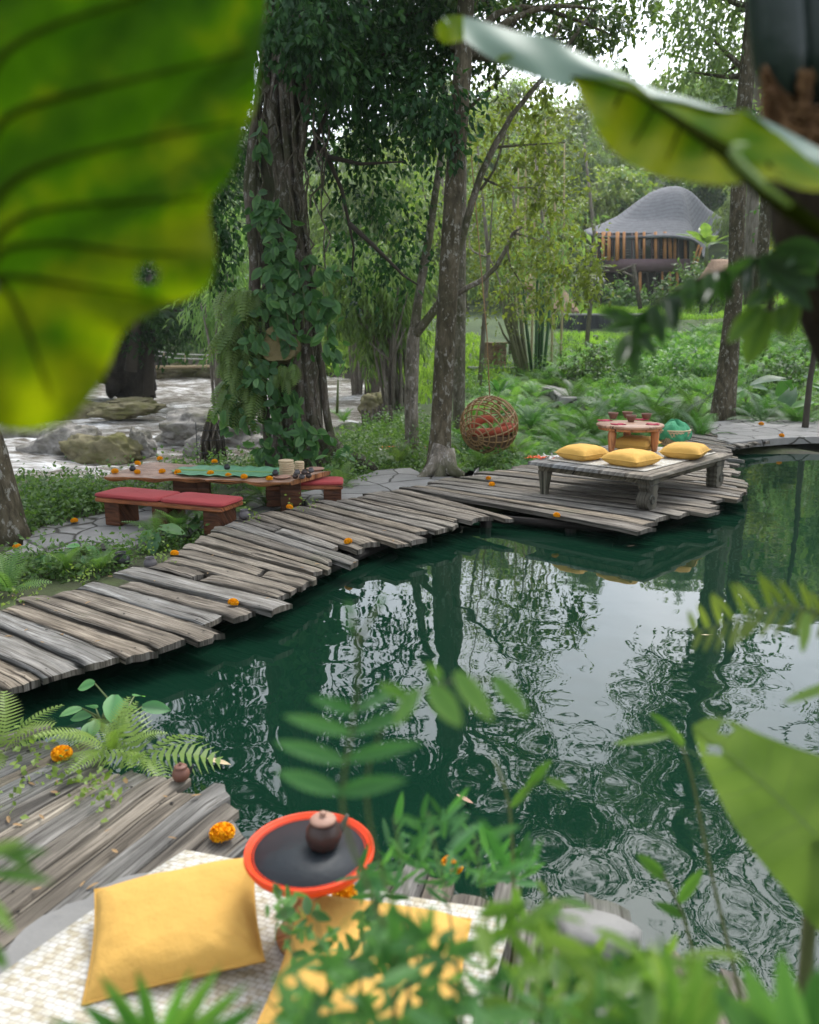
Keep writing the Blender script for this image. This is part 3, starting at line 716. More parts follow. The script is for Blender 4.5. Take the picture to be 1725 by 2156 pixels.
def cushion(label, c, sx, sy, h, rot, seed, col='yellow', group=None, name='cushion'):
    t = thing(name, label, 'cushion', c, 0, group); t.rotation_euler = rot
    cushion_mb(sx, sy, h, seed).build('cover', M[col], t, local=True, sub=1)
    e = []; NN = 40
    for i in range(NN + 1):
        a = 2 * pi * i / NN; k = max(abs(cos(a)), abs(sin(a))); u, v_ = cos(a) / k, sin(a) / k
        e.append((u * sx / 2 * (1 - .06 * (1 - v_ * v_) * abs(u) ** 3), v_ * sy / 2 * (1 - .06 * (1 - u * u) * abs(v_) ** 3), 0))
    q = MB(); q.tube(e, .004 if sx < .6 else .006, 5, cap=False); q.build('piping', M[col], t, local=True)
    return t
c = G(352, 1972, .13)
cushion('large mustard yellow cushion in the foreground on the woven mat left of the red tray', (c[0] + .005, c[1] + .055, .12), .41, .31, .14, (R(14), R(-5), R(13)), 3)
c = G(780, 2060, .11)
cushion('mustard yellow cushion on the near mat mostly hidden behind the foreground leaves', (c[0], c[1], .12), .43, .40, .16, (R(6), R(3), R(-8)), 5)

# ------------------------------------------------------------------ daybed
C0, C1, C2 = G(1372, 1003, .33), G(1115, 970, .33), G(1545, 955, .33)
ex = C1 - C0; ey = C2 - C0; LX, LY = np.linalg.norm(ex), np.linalg.norm(ey); ey = ey / LY; ex = np.array([-ey[1], ey[0], 0]); 
bed = thing('daybed', 'low grey carved wooden daybed standing on the plank deck over the pond', 'daybed', (*(C0 + ex * LX / 2 + ey * LY / 2)[:2], 0), math.atan2(ey[1], ey[0]))
# local axes: x along the long side (towards the right corner), y along the short side; front corner at (-LY/2, -LX/2)
hx, hy = LY / 2, LX / 2
mb = MB()
nb = 5
for k in range(nb):
    wy = LX / nb; mb.box((0, -hy + wy * (k + .5), .312), (LY, wy - .004, .036), 0, .35 + .1 * k, .004)
mb.build('top', M['greywood'], bed, local=True, smooth=False)
mb = MB()
mb.box((0, -hy + .09, .262), (LY - .3, .05, .062), 0, .3, .004); mb.box((0, hy - .09, .262), (LY - .3, .05, .062), 0, .3, .004)
mb.box((-hx + .09, 0, .266), (.05, LX - .18, .054), 0, .4, .004); mb.box((hx - .09, 0, .266), (.05, LX - .18, .054), 0, .4, .004)
mb.build('apron', M['legwood'], bed, local=True, smooth=False)
def scroll_leg(mb, x, y, sx, th=.11):
    out = [(-.085, .292), (.095, .292), (.10, .262), (.085, .235), (.09, .205), (.075, .185), (.06, .165), (.075, .15)]
    a = np.linspace(1.1, -1.75, 12); out += [(.025 + .085 * cos(t), .085 + .082 * sin(t)) for t in a]
    out += [(-.055, .004), (-.075, .03), (-.068, .055), (-.085, .08), (-.07, .105), (-.088, .13), (-.072, .155), (-.09, .185), (-.075, .215), (-.095, .25)]
    o_ = np.array(out); n_ = len(o_)
    V = np.concatenate([np.column_stack([o_[:, 0] * sx + x, np.full(n_, y + s * th / 2), o_[:, 1]]) for s in (-1, 1)])
    mb.add(V, [tuple(range(n_)), tuple(range(2 * n_ - 1, n_ - 1, -1))] + [(i, i + n_, (i + 1) % n_ + n_, (i + 1) % n_) for i in range(n_)], .5)
    for s in (-1, 1):                        # raised volute
        sp_ = [((.025 + (.066 - .0095 * t) * cos(t)) * sx + x, y + s * (th / 2 + .002), .083 + (.066 - .0095 * t) * sin(t)) for t in np.linspace(.4, 6.6, 40)]
        mb.tube(sp_, .009, 6, .65)
        mb.lathe([(0, -.008), (.02, -.006), (.02, .006), (0, .01)], 12, ((.03) * sx + x, y + s * (th / 2 + .004), .083), .6, np.array([[1, 0, 0], [0, 0, 1], [0, -1, 0]]) if s > 0 else np.array([[1, 0, 0], [0, 0, -1], [0, 1, 0]]))
        mb.tube([(-.07 * sx + x, y + s * (th / 2), .225), (.08 * sx + x, y + s * (th / 2), .225)], .008, 5, .6)
        mb.tube([(-.06 * sx + x, y + s * (th / 2), .27), (.07 * sx + x, y + s * (th / 2), .27)], .006, 5, .6)
for (x, y, sx) in ((-hx + .16, -hy + .10, -1), (hx - .2, -hy + .10, 1), (hx - .2, hy - .10, 1)):
    mb = MB(); scroll_leg(mb, x, y, sx); mb.build('leg', M['legwood'], bed, local=True, smooth=False)
mb = MB(); V = []
for z, k in ((0, .028), (.10, .036), (.2, .046), (.212, .05), (.24, .05), (.25, .04), (.262, .05), (.293, .05)): V += [(-hx + .12 + a * k, hy - .13 + b_ * k, z) for a, b_ in ((-1, -1), (1, -1), (1, 1), (-1, 1))]
mb.add(V, [(r * 4 + i, r * 4 + (i + 1) % 4, r * 4 + 4 + (i + 1) % 4, r * 4 + 4 + i) for r in range(7) for i in range(4)] + [(28, 29, 30, 31)])
mb.build('leg', M['legwood'], bed, local=True, smooth=False)
def bl(x, y, z=.33):                          # daybed's own axes -> the place
    a = math.atan2(ey[1], ey[0]); o_ = np.array(bed.location)
    return np.array([o_[0] + x * cos(a) - y * sin(a), o_[1] + x * sin(a) + y * cos(a), z])
BA = math.atan2(ey[1], ey[0])
woven('woven_mat', [bl(-hx + .16, -hy + .14), bl(hx - .1, -hy + .14), bl(hx - .1, hy - .12), bl(-hx + .16, hy - .12)], .337, 'white woven mat covering the top of the daybed under the yellow cushions', 'mat', .004, .001)
for lab, px, sx, rz, sd in (('yellow cushion on the daybed at its left end, behind the plain leg', (1226, 960), .40, .75, 11), ('yellow cushion at the front edge of the daybed, nearest the pond', (1330, 972), .44, .80, 12),
                        ('yellow cushion at the back of the daybed behind the round table legs', (1338, 940), .44, .9, 13), ('yellow cushion at the right end of the daybed, in front of the basket', (1442, 956), .44, 1.1, 14)):
    c = G(*px, .37); cushion(lab, (c[0], c[1], .405), sx, sx * .92, .155, (0, 0, rz + random.uniform(-.1, .1)), sd, group='yellow cushions on the daybed')
t = thing('round_table', 'small round wooden table with three orange legs standing on the daybed', 'table', (*(G(1327, 892, .62))[:2], .337))
TZ = .62
tc_ = G(1327, 892, TZ)
mb = MB(); rr = .345
mb.lathe([(0, TZ - .03), (rr - .015, TZ - .03), (rr, TZ - .022), (rr, TZ - .006), (rr - .006, TZ), (0, TZ)], 48, (tc_[0], tc_[1], 0), .5); mb.build('tabletop', M['tabletop'], t)
mb = MB(); mb.lathe([(rr - .06, TZ - .055), (rr - .02, TZ - .055), (rr - .02, TZ - .029), (rr - .06, TZ - .029)], 48, (tc_[0], tc_[1], 0), .5); mb.build('rim_board', M['orangewood'], t)
for a in (-2.55, -.42, 1.4, ):
    x, y = tc_[0] + .26 * cos(a), tc_[1] + .26 * sin(a); q = MB()
    q.lathe([(.026, .337), (.034, .39), (.042, .48), (.044, .54), (.036, .555), (.046, .57), (.046, TZ - .028)], 14, (x, y, 0), .5); q.build('leg', M['orangewood'], t)
def cup_mb(s=1.0):
    mb = MB(); mb.lathe([(0, 0), (.026 * s, 0), (.03 * s, .008 * s), (.046 * s, .045 * s), (.05 * s, .062 * s), (.046 * s, .062 * s), (.04 * s, .04 * s), (.02 * s, .012 * s), (0, .01 * s)], 18); return mb
cupo = None
for lab, px in (('brown clay cup at the left of the round table on the daybed', (1291, 882)), ('brown clay cup at the front of the round table on the daybed', (1329, 888)), ('brown clay cup at the right of the round table on the daybed', (1361, 884)), ('brown clay cup at the back of the round table on the daybed', (1321, 880))):
    c = G(*px, TZ)
    if cupo is None: cupo = tag(cup_mb(1.15).build('clay_cup', M['claylight'], local=True), lab, 'cup', 'clay cups on the round table'); cupo.location = (c[0], c[1], TZ)
    else: k = dup(cupo, (c[0], c[1], TZ), 0, lab)
def napkin(lab, px, rz, s=.13):
    c = G(*px, TZ); NN = 8; P_ = np.zeros((NN, NN, 3))
    for i in range(NN):
        for j in range(NN): P_[i, j] = ((i / 7 - .5) * s, (j / 7 - .5) * s * .8, .005 + .004 * sin(i * 1.3 + j))
    mb = MB(); mb.grid(P_); o_ = tag(mb.build('napkin', M['crimson'], local=True, solid=.006), lab, 'napkin', 'crimson napkins on the round table'); o_.location = (c[0], c[1], TZ); o_.rotation_euler[2] = rz
napkin('crimson napkin at the left edge of the round table', (1274, 886), .4); napkin('crimson napkin in front of the clay cups on the round table', (1302, 894), .2)
napkin('crimson napkin at the right front of the round table', (1375, 894), -.4); napkin('crimson napkin behind the clay cups on the round table', (1350, 884), .1)
# basket with a green cloth
c = G(1418, 936, .337); bz = .337
t = thing('basket', 'round open-weave pale bamboo basket on the daybed holding green cloth', 'basket', (c[0], c[1], bz))
mb = MB(); nr, hh = 30, .165
for i in range(nr):
    for s in (-1, 1):
        pts = [((.135 + .035 * k) * cos(2 * pi * i / nr + s * k * .55), (.135 + .035 * k) * sin(2 * pi * i / nr + s * k * .55), hh * k) for k in np.linspace(0, 1, 6)]
        mb.tube(pts, .0055, 4, .5, cap=False)
mb.lathe([(0, 0), (.135, 0), (.14, .012), (0, .012)], 30)
mb.build('weave', M['basket'], t, local=True)
mb = MB(); mb.torus((0, 0, hh), .172, .009); mb.torus((0, 0, hh - .022), .168, .007); mb.torus((0, 0, .01), .137, .008); mb.build('rim', M['basket'], t, local=True)
mb = MB(); mb.lathe([(0, .012), (.125, .012), (.15, .14), (0, .14)], 24); mb.build('lining', M['basket'], t, local=True)
NN = 26; P_ = np.zeros((NN, NN + 1, 3)); ph = rng.uniform(0, 6, 6)
for i in range(NN):
    for j in range(NN + 1):
        th_, fi = pi * i / (NN - 1) * .62, 2 * pi * j / NN
        r_ = 1 + .10 * sin(5 * fi + ph[0] + 3 * th_) + .07 * sin(9 * fi + ph[1] - 5 * th_) + .06 * sin(14 * fi + ph[2])
        P_[i, j] = (.175 * sin(th_) * cos(fi) * r_, .175 * sin(th_) * sin(fi) * r_, .11 + .145 * cos(th_) * r_ + .02 * sin(3 * fi + ph[3]))
mb = MB(); mb.grid(P_); o_ = tag(mb.build('green_cloth', M['green_cloth'], local=True, sub=1), 'crumpled green cloth heaped in the basket on the daybed', 'cloth'); o_.location = (c[0], c[1], bz)
for lab, px, sz in (('small dark stone weight on the front edge of the daybed mat', (1347, 978), .045), ('small dark stone weight at the right end of the daybed mat', (1494, 951), .045)):
    c = G(*px, .345); mb = MB(); mb.box((0, 0, .022), (.085, .055, .044), 0, .3, .014); o_ = tag(mb.build('stone_weight', M['greywood'], local=True), lab, 'weight', 'stone weights on the daybed'); o_.location = (c[0], c[1], .339); o_.rotation_euler[2] = random.random()
def petals(name, lab, cat, centre, spread, n, mat, kind='stuff', z=None):
    mb = MB(); c = np.asarray(centre, float); k = rng.normal(size=(n, 2)) * spread
    pos = np.column_stack([c[0] + k[:, 0] * 1.4, c[1] + k[:, 1], np.full(n, c[2] + .008) + rng.random(n) * .012])
    inst(mb, LF_R, pos, frames(np.column_stack([rng.normal(size=(n, 2)), np.full(n, .15)]), np.array([0, 0, 1.0]) + rng.normal(size=(n, 3)) * .3), np.full(n, .028), rng.random(n))
    return tag(mb.build(name, mat), lab, cat, kind=kind)
petals('orange_petals', 'scatter of orange red petals on the left corner of the daybed', 'petals', G(1133, 966, .332), .045, 90, M['petalred'])
petals('white_petals', 'scatter of white petals on the daybed beside the orange petals', 'petals', G(1166, 964, .332), .05, 110, M['petalwhite'])

# ------------------------------------------------------------------ marigold heads
def marigold_mesh():
    mb = MB(); n_ = 320
    g = np.arange(n_) + .5; th_ = np.arccos(1 - 1.55 * g / n_); fi = pi * (1 + 5 ** .5) * g
    d = np.stack([np.sin(th_) * np.cos(fi), np.sin(th_) * np.sin(fi), np.cos(th_)], 1)
    T = (np.array([(-.16, 0, 0), (.16, 0, 0), (.26, .30, .02), (.12, .42, .12), (-.12, .40, .10), (-.26, .30, .02)]), np.array([(0, 1, 2, 5), (5, 2, 3, 4)]))
    pos = d * np.array([.030, .030, .021]) + np.array([0, 0, .022])
    inst(mb, T, pos, frames(unit(d + rng.normal(size=d.shape) * .22 + np.array([0, 0, .1])), unit(np.cross(d, rng.normal(size=d.shape)))), np.full(n_, .021), rng.random(n_))
    mb.lathe([(0, .002), (.018, .004), (.03, .018), (.028, .03), (.015, .04), (0, .042)], 14)
    return mb
mg0 = None
def marigold(px, z, lab, s=1.0, grp='marigold heads scattered about'):
    global mg0
    c = G(*px, z + .02); loc = (c[0], c[1], z)
    if mg0 is None:
        mg0 = tag(marigold_mesh().build('marigold', M['petal'], local=True), lab, 'marigold', grp); mg0.location = loc; mg0.scale = (s,) * 3; return mg0
    return dup(mg0, loc, random.uniform(0, 6), lab, s * random.uniform(.92, 1.08), (random.uniform(-.25, .25), random.uniform(-.25, .25)))
for px, z, s, lab in (((130, 1588), 0, 1.0, 'orange marigold on the near deck beside the pale ferns'), ((469, 1757), 0, 1.05, 'big orange marigold on the near deck between the woven mat and the clay teapot'),
    ((950, 1822), 0, .95, 'orange marigold at the pond edge behind the blurred leaves'), ((722, 1880), .06, .95, 'orange marigold on the woven mat just under the red tray rim'),
    ((490, 1268), 0, .85, 'orange marigold on a plank end near the bend of the boardwalk'), ((367, 1164), 0, .8, 'orange marigold on the inner edge of the boardwalk beside a grey pot'),
    ((734, 1139), 0, .8, 'orange marigold on the boardwalk near the jagged water edge'), ((609, 1067), 0, .85, 'orange marigold on the boardwalk beneath the end of the dining table'),
    ((1029, 1006), 0, .8, 'orange marigold on the stones left of the daybed, the farther of the pair'), ((1036, 1019), 0, .85, 'orange marigold on the stones left of the daybed, the nearer of the pair'),
    ((1172, 1084), 0, .8, 'orange marigold on the deck below the plain leg of the daybed'), ((1603, 893), .02, 1.1, 'orange marigold on the far stone ledge'), ((1646, 917), .02, 1.1, 'orange marigold at the water edge of the far stone ledge'),
    ((270, 1068), -.13, .9, 'orange marigold on the patio under the cushioned bench'), ((157, 1096), -.12, .85, 'orange marigold on the patio edge beside the leafy ground cover'), ((36, 1151), -.12, .85, 'orange marigold at the foot of the leaning trunk on the left')):
    marigold(px, z, lab, s)
TT = .22
for px, lab in (((242, 992), 'orange marigold at the left tip of the dining table'), ((289, 975), 'orange marigold on the dining table behind the round black pot'), ((289, 993), 'orange marigold on the dining table in front of the round black pot'),
    ((337, 965), 'orange marigold at the far edge of the dining table where the banana leaf begins'), ((342, 992), 'orange marigold beside the left end of the banana leaf on the dining table'), ((375, 994), 'orange marigold at the near edge of the table, second right of the leaf end'),
    ((444, 996), 'orange marigold at the near edge of the banana leaf, mid table'), ((452, 971), 'orange marigold on the far edge of the banana leaf'), ((481, 1000), 'small orange marigold at the near table edge below the middle black pot'),
    ((514, 1003), 'orange marigold at the near table edge right of the middle black pot'), ((567, 1007), 'orange marigold on the dining table beside the round plate')):
    marigold(px, TT, lab, .85)

# ------------------------------------------------------------------ dining table and benches
tl = thing('dining_table', 'low live-edge red wood dining table on the patio laid with a banana leaf', 'table', (*G(430, 1000, TT)[:2], -.13))
Q4 = [G(x, y, TT)[:2] for x, y in ((222, 1000), (609, 1013), (695, 990), (325, 971))]
NN = 40; P_ = np.zeros((NN, 9, 3)); UV = np.zeros((NN, 9, 2)); lo = np.zeros((NN, 9, 3))
for i in range(NN):
    s = i / (NN - 1); A = Q4[0] * (1 - s) + Q4[1] * s; B = Q4[3] * (1 - s) + Q4[2] * s
    wv = .025 * sin(s * 9) + .02 * sin(s * 23 + 1) + .012 * sin(s * 47)
    dAB = (B - A) / np.linalg.norm(B - A); A = A - dAB * wv; B = B + dAB * .03 * sin(s * 11 + 2)
    for j in range(9):
        t_ = j / 8; p = A + (B - A) * t_
        P_[i, j] = (*p, TT - (.012 if j in (0, 8) else 0)); UV[i, j] = (s * 2, t_ * .8)
        lo[i, j] = (*(p + dAB * (.03 * (1 - t_) - .03 * t_)), TT - .05 - .01 * sin(s * 31))
mb = MB(); mb.grid(P_, .6, UV); mb.grid(lo[:, ::-1], .4, UV)
mb.build('tabletop', M['tabletop'], tl)
mb = MB()
for k in (0, 8):
    a = np.stack([P_[:, k], (P_[:, k] + lo[:, k]) / 2 + rng.normal(size=(NN, 3)) * .006 - (np.array([*dAB, 0]) * (.012 if k == 0 else -.012)), lo[:, k]], 1)
    mb.grid(a if k == 8 else a[:, ::-1], .55, np.stack([np.stack([np.linspace(0, 2, NN), np.full(NN, q)], 1) for q in (0, .04, .08)], 1))
for k in (0, NN - 1): mb.grid(np.stack([P_[k], lo[k]], 1), .6)
mb.build('live_edge', M['orangewood'], tl)
for px, sz in (((368, 1022), (.34, .09, .31)), ((395, 1030), (.12, .09, .31)), ((582, 1040), (.20, .09, .31))):
    c = G(px[0], 1000 + (px[0] - 222) * .02, TT)[:2] + dAB * .22; q = MB(); q.box((c[0], c[1], .015), (sz[0], sz[1], .30), .1, .5, .006); q.build('leg', M['darkred'], tl, smooth=False)
# the banana leaf laid on it
q0, q1 = (Q4[0] * .62 + Q4[3] * .38) * .72 + (Q4[1] * .62 + Q4[2] * .38) * .28, (Q4[0] * .5 + Q4[3] * .5) * .12 + (Q4[1] * .5 + Q4[2] * .5) * .88
dl = unit(q1 - q0); nl_ = np.array([-dl[1], dl[0]])
mb = MB(); NN = 40; P_ = np.zeros((NN, 9, 3))
for i in range(NN):
    s = i / (NN - 1); wd = .30 * (min(1, (s + .02) * 5)) ** .5 * (1 - max(0, s - .8) * 2.6) * (1 - .06 * (i % 7 == 3))
    c_ = q0 * (1 - s) + q1 * s + nl_ * .04
    for j in range(9):
        k = j / 4 - 1; P_[i, j] = (*(c_ + nl_ * wd * k * (1 if k < 0 else .9)), TT + .006 + .012 * abs(k) + .006 * sin(i * 1.1 + j) * abs(k))
av = np.array([[.5 + .3 * sin(i * 1.7) * abs(j / 4 - 1) for j in range(9)] for i in range(NN)])
bleaf = thing('banana_leaf', 'long cut banana leaf laid along the dining table as a runner', 'banana leaf', (*((q0 + q1) / 2), TT))
mb.grid(P_, av); mb.build('blade', M['banana_leaf'], bleaf, solid=.002)
q = MB(); q.tube(P_[:, 4] + np.array([0, 0, .004]), np.linspace(.011, .004, NN), 6); q.build('midrib', M['veinpale'], bleaf)
def pot_mb(s, mat=None, lid=False):
    mb = MB(); mb.lathe([(0, 0), (.5 * s, 0), (.8 * s, .25 * s), (.92 * s, .62 * s), (.8 * s, 1.0 * s), (.58 * s, 1.22 * s), (.55 * s, 1.32 * s), (.66 * s, 1.46 * s), (.58 * s, 1.46 * s), (.48 * s, 1.3 * s), (.5 * s, 1.1 * s), (0, 1.0 * s)], 20); return mb
def pot(px, z, s, mat, lab, grp=None, name='clay_pot'):
    c = G(px[0], px[1], z + s); o_ = tag(pot_mb(s).build(name, M[mat], local=True), lab, 'pot', grp); o_.location = (c[0], c[1], z); return o_
pot((279, 984), TT, .035, 'black', 'round glossy black pot near the left tip of the dining table'); pot((478, 981), TT + .02, .035, 'black', 'small black pot on the middle of the banana leaf'); pot((580, 993), TT + .02, .035, 'black', 'small black pot at the right end of the banana leaf')
pot((514, 1079), 0, .055, 'greypot', 'grey clay pot on the boardwalk edge below the dining table'); pot((316, 1180), -.02, .05, 'greypot', 'grey clay pot half sunk in leaves beside a marigold on the boardwalk')
pot((157, 1152), -.10, .05, 'black', 'black pot among the leaves at the front of the patio'); pot((256, 1172), -.12, .07, 'black', 'wide black bowl-shaped pot in the leaves below the patio')
# stacked round bread baskets and a pile of pots
c0 = G(604, 1000, TT)
for k in range(7):
    mb = MB(); mb.lathe([(0, 0), (.062, 0), (.072, .004), (.072, .014), (.066, .018), (0, .016)], 20); mb.torus((0, 0, .016), .069, .005, n=20)
    o_ = tag(mb.build('rattan_dish', M['basket'], local=True), 'round pale rattan dish, one of seven in the stack on the dining table', 'dish', 'stacked rattan dishes'); o_.location = (c0[0] + random.uniform(-.004, .004), c0[1] + random.uniform(-.004, .004), TT + .0005 + k * .0205)
c1_ = G(628, 995, TT)
for k in range(5):
    mb = MB(); mb.lathe([(0, 0), (.04, 0), (.048, .004), (.048, .016), (.04, .018), (0, .016)], 16)
    o_ = tag(mb.build('rattan_dish', M['basket'], local=True), 'small tan dish, one of the short stack behind the brown pots', 'dish', 'small stacked dishes'); o_.location = (c1_[0], c1_[1] + .1, TT + k * .019)
for i, (px, z, lab) in enumerate((((622, 1000), 0, 'brown clay pot at the left front of the pile on the table'), ((636, 1001), 0, 'brown clay pot at the middle front of the pile on the table'), ((650, 999), 0, 'brown clay pot at the right front of the pile on the table'), ((626, 992), .05, 'brown clay pot on the top left of the pile on the table'), ((641, 992), .05, 'brown clay pot on the top right of the pile on the table'), ((655, 988), .05, 'brown clay pot at the right back top of the pile on the table'))):
    pot(px, TT + z, .032, 'greypot' if i % 2 else 'clay', lab, 'piled clay pots on the dining table')
for px, lab, rr in (((594, 1007), 'round tan plate at the near right corner of the dining table', .085), ((664, 990), 'round tan plate at the far right end of the dining table', .09)):
    c = G(*px, TT); mb = MB(); mb.lathe([(0, .0), (rr * .7, 0), (rr, .014), (rr, .02), (rr * .7, .009), (0, .008)], 24); o_ = tag(mb.build('plate', M['claylid'], local=True), lab, 'plate', 'plates on the dining table'); o_.location = (c[0], c[1], TT + .001)
def bench(name, lab, fl, fr, dep, z, pads, legs, gz=-.13):
    a, b_ = G(*fl, z)[:2], G(*fr, z)[:2]; d = unit(b_ - a); nn = np.array([-d[1], d[0]]); L_ = np.linalg.norm(b_ - a); rz = math.atan2(d[1], d[0])
    c = (a + b_) / 2 + nn * dep / 2; t = thing(name, lab, 'bench', (c[0], c[1], gz), rz)
    q = MB(); q.box((0, 0, z - gz - .02), (L_, dep, .04), 0, .6, .006); q.build('seat', M['redwood'], t, local=True, smooth=False)
    for s, wx in legs:
        q = MB(); q.box((-L_ / 2 + s * L_, 0, (z - gz - .041) / 2), (wx, dep * .8, z - gz - .041), 0, .5, .008); q.build('leg', M['darkred'], t, local=True, smooth=False)
    for (s0, s1, lab2) in pads:
        o2 = thing('seat_pad', lab2, 'seat pad', (*(a + d * L_ * (s0 + s1) / 2 + nn * dep / 2), z), rz, 'red seat pads')
        NN = 14; V = []
        q = MB(); sx_, sy_ = L_ * (s1 - s0), dep * 1.04
        ring = [(sx_ / 2 * cu, sy_ / 2 * sv) for cu, sv in [(math.copysign(abs(cos(k)) ** .18, cos(k)), math.copysign(abs(sin(k)) ** .18, sin(k))) for k in np.linspace(0, 2 * pi, 48, endpoint=False)]]
        ring = np.array(ring); prof = [(.96, .002), (1.0, .01), (1.005, .022), (.985, .034), (.9, .040), (.5, .0425), (0.01, .043)]
        V = np.concatenate([np.column_stack([ring * k, np.full(48, zz) + (.002 * np.sin(ring[:, 0] * 20) if zz > .033 else 0)]) for k, zz in prof])
        q.add(V, [(r * 48 + i, r * 48 + (i + 1) % 48, r * 48 + 48 + (i + 1) % 48, r * 48 + 48 + i) for r in range(6) for i in range(48)] + [tuple(range(6 * 48, 7 * 48))])
        q.build('cover', M['red'], o2, local=True)
        q = MB(); q.tube(np.column_stack([np.vstack([ring, ring[:1]]) * 1.004, np.full(49, .016)]), .004, 5, cap=False); q.build('piping', M['red'], o2, local=True)
    return t
bench('bench', 'low red wood bench with two red pads in front of the dining table', (199, 1047), (466, 1070), .34, .125, [(-.01, .52, 'red seat pad on the left half of the front bench'), (.53, 1.01, 'red seat pad on the right half of the front bench')], [(.11, .16), (.5, .16), (.9, .16)])
bench('bench', 'low red wood bench sticking out behind the right end of the dining table', (560, 1024), (722, 1022), .30, .11, [(.3, 1.0, 'red seat pad on the bench behind the dining table end')], [(.1, .16), (.86, .17)], -.1)

# ------------------------------------------------------------------ teapots, red tray
def teapot(name, lab, loc, s, rz, mat, lidmat, spm):
    t = thing(name, lab, 'teapot', loc, rz)
    q = MB(); q.lathe([(0, 0), (.55 * s, 0), (.78 * s, .2 * s), (.92 * s, .62 * s), (.86 * s, 1.0 * s), (.66 * s, 1.28 * s), (.6 * s, 1.36 * s), (.66 * s, 1.44 * s), (.6 * s, 1.46 * s), (0, 1.44 * s)], 28); q.build('body', M[mat], t, local=True)
    q = MB(); q.lathe([(.66 * s, 1.462 * s), (.68 * s, 1.5 * s), (.6 * s, 1.6 * s), (.3 * s, 1.68 * s), (.12 * s, 1.70 * s), (.11 * s, 1.78 * s), (.18 * s, 1.86 * s), (.12 * s, 1.95 * s), (0, 1.96 * s)], 24); q.build('lid', M[lidmat], t, local=True)
    q = MB(); q.tube([(.78 * s, 0, .62 * s), (1.0 * s, 0, .8 * s), (1.15 * s, 0, 1.1 * s), (1.32 * s, 0, 1.42 * s)], [.24 * s, .18 * s, .13 * s, .10 * s], 10); q.build('spout', M[spm], t, local=True)
    return t
teapot('teapot', 'small brown clay teapot standing on a plank end at the near pond edge', (*G(382, 1642, .0)[:2], 0), .034, .5, 'claylight', 'claylight', 'black')
tr = thing('pedestal_tray', 'round black tray with orange red rim on a wooden pedestal stand on the woven mat', 'tray', (*G(652, 1800, .30)[:2], .05))
c = G(652, 1794, .30); c = np.array([c[0], c[1], .30]); q = MB(); rr = .158
q.lathe([(0, -.008), (rr - .014, -.008), (rr - .014, .0015), (0, .0015)], 64, c); q.build('tray_top', M['traytop'], tr)
q = MB(); q.lathe([(rr - .016, -.012), (rr - .006, -.014), (rr + .002, .0), (rr + .001, .010), (rr - .002, .012), (rr - .006, .008), (rr - .009, .0045), (rr - .016, .0035), (rr - .016, -.012)], 64, c); q.build('rim', M['trayrim'], tr)
q = MB(); q.torus(c + np.array([0, 0, .002]), rr - .021, .0014, n=64, k=4); q.build('ring', M['trayrim'], tr)
q = MB(); q.lathe([(.085, -.247), (.09, -.23), (.06, -.215), (.042, -.18), (.05, -.15), (.035, -.12), (.04, -.07), (.065, -.03), (.09, -.0145), (0, -.0145)], 28, c); q.build('pedestal', M['orangewood'], tr)
p = G(682, 1782, .302); teapot('teapot', 'dark brown glazed teapot with pinkish lid standing on the red rimmed tray', (p[0], p[1], .302), .049, .45, 'clay', 'claylid', 'greypot')

# ------------------------------------------------------------------ rattan egg chair
ec = D(1030, 895, 10.9); er = S(60, 10.9)
ch = thing('egg_chair', 'round rattan ball chair with rust red cushions hanging among the ferns', 'chair', ec + np.array([0, 0, -er]))
axd = unit(np.array([-.55, -.75, -.35])); u_ = unit(np.cross(axd, [0, 0, 1.0])); v_ = np.cross(u_, axd)
q = MB()
for k in range(16):                           # ribs from hub to hub
    a = 2 * pi * k / 16
    if k in (5, 6): continue
    q.tube([ec + er * (axd * cos(t) + (u_ * cos(a) + v_ * sin(a)) * sin(t)) for t in np.linspace(.12, pi - .12, 22)], .0095, 5, .5, cap=False)
for t in (.16, .32, .52, .76, 1.0, 1.24, 1.48, 1.72, 1.96, 2.2, 2.45, 2.7):
    q.tube([ec + er * 1.01 * (axd * cos(t) + (u_ * cos(a) + v_ * sin(a)) * sin(t)) for a in np.linspace(0, 2 * pi, 30)], .0105, 5, .5, cap=False)
q.build('frame', M['rattan'], ch)
q = MB()
for k in range(34):                           # close weave of the bowl below
    zz = -.95 + .62 * k / 33; r_ = math.sqrt(1 - zz * zz) * er * .975
    q.tube([(ec[0] + r_ * cos(a), ec[1] + r_ * sin(a), ec[2] + zz * er) for a in np.linspace(0, 2 * pi, 30)], .0062, 4, .5, cap=False)
q.build('bowl', M['rattandark'], ch)
q = MB(); q.tube([ec + er * np.array([.85 * cos(a), .7 * sin(a), -.16 + .1 * cos(a)]) for a in np.linspace(-2.6, .9, 16)], .05, 10); q.tube([ec + er * np.array([-.75 + .95 * t, -.45, -.05 + .32 * sin(t * 2.2)]) for t in np.linspace(0, .9, 10)], .05, 10)
q.lathe([(0, -.32 * er), (.75 * er, -.3 * er), (.78 * er, -.2 * er), (0, -.12 * er)], 20, ec); q.build('cushion', M['rust'], ch)
q = MB(); q.tube([ec + np.array([0, 0, er]), ec + np.array([-.05, .05, 1.2]), ec + np.array([-.3, .2, 3.6])], .008, 5); q.build('rope', M['rattan'], ch)

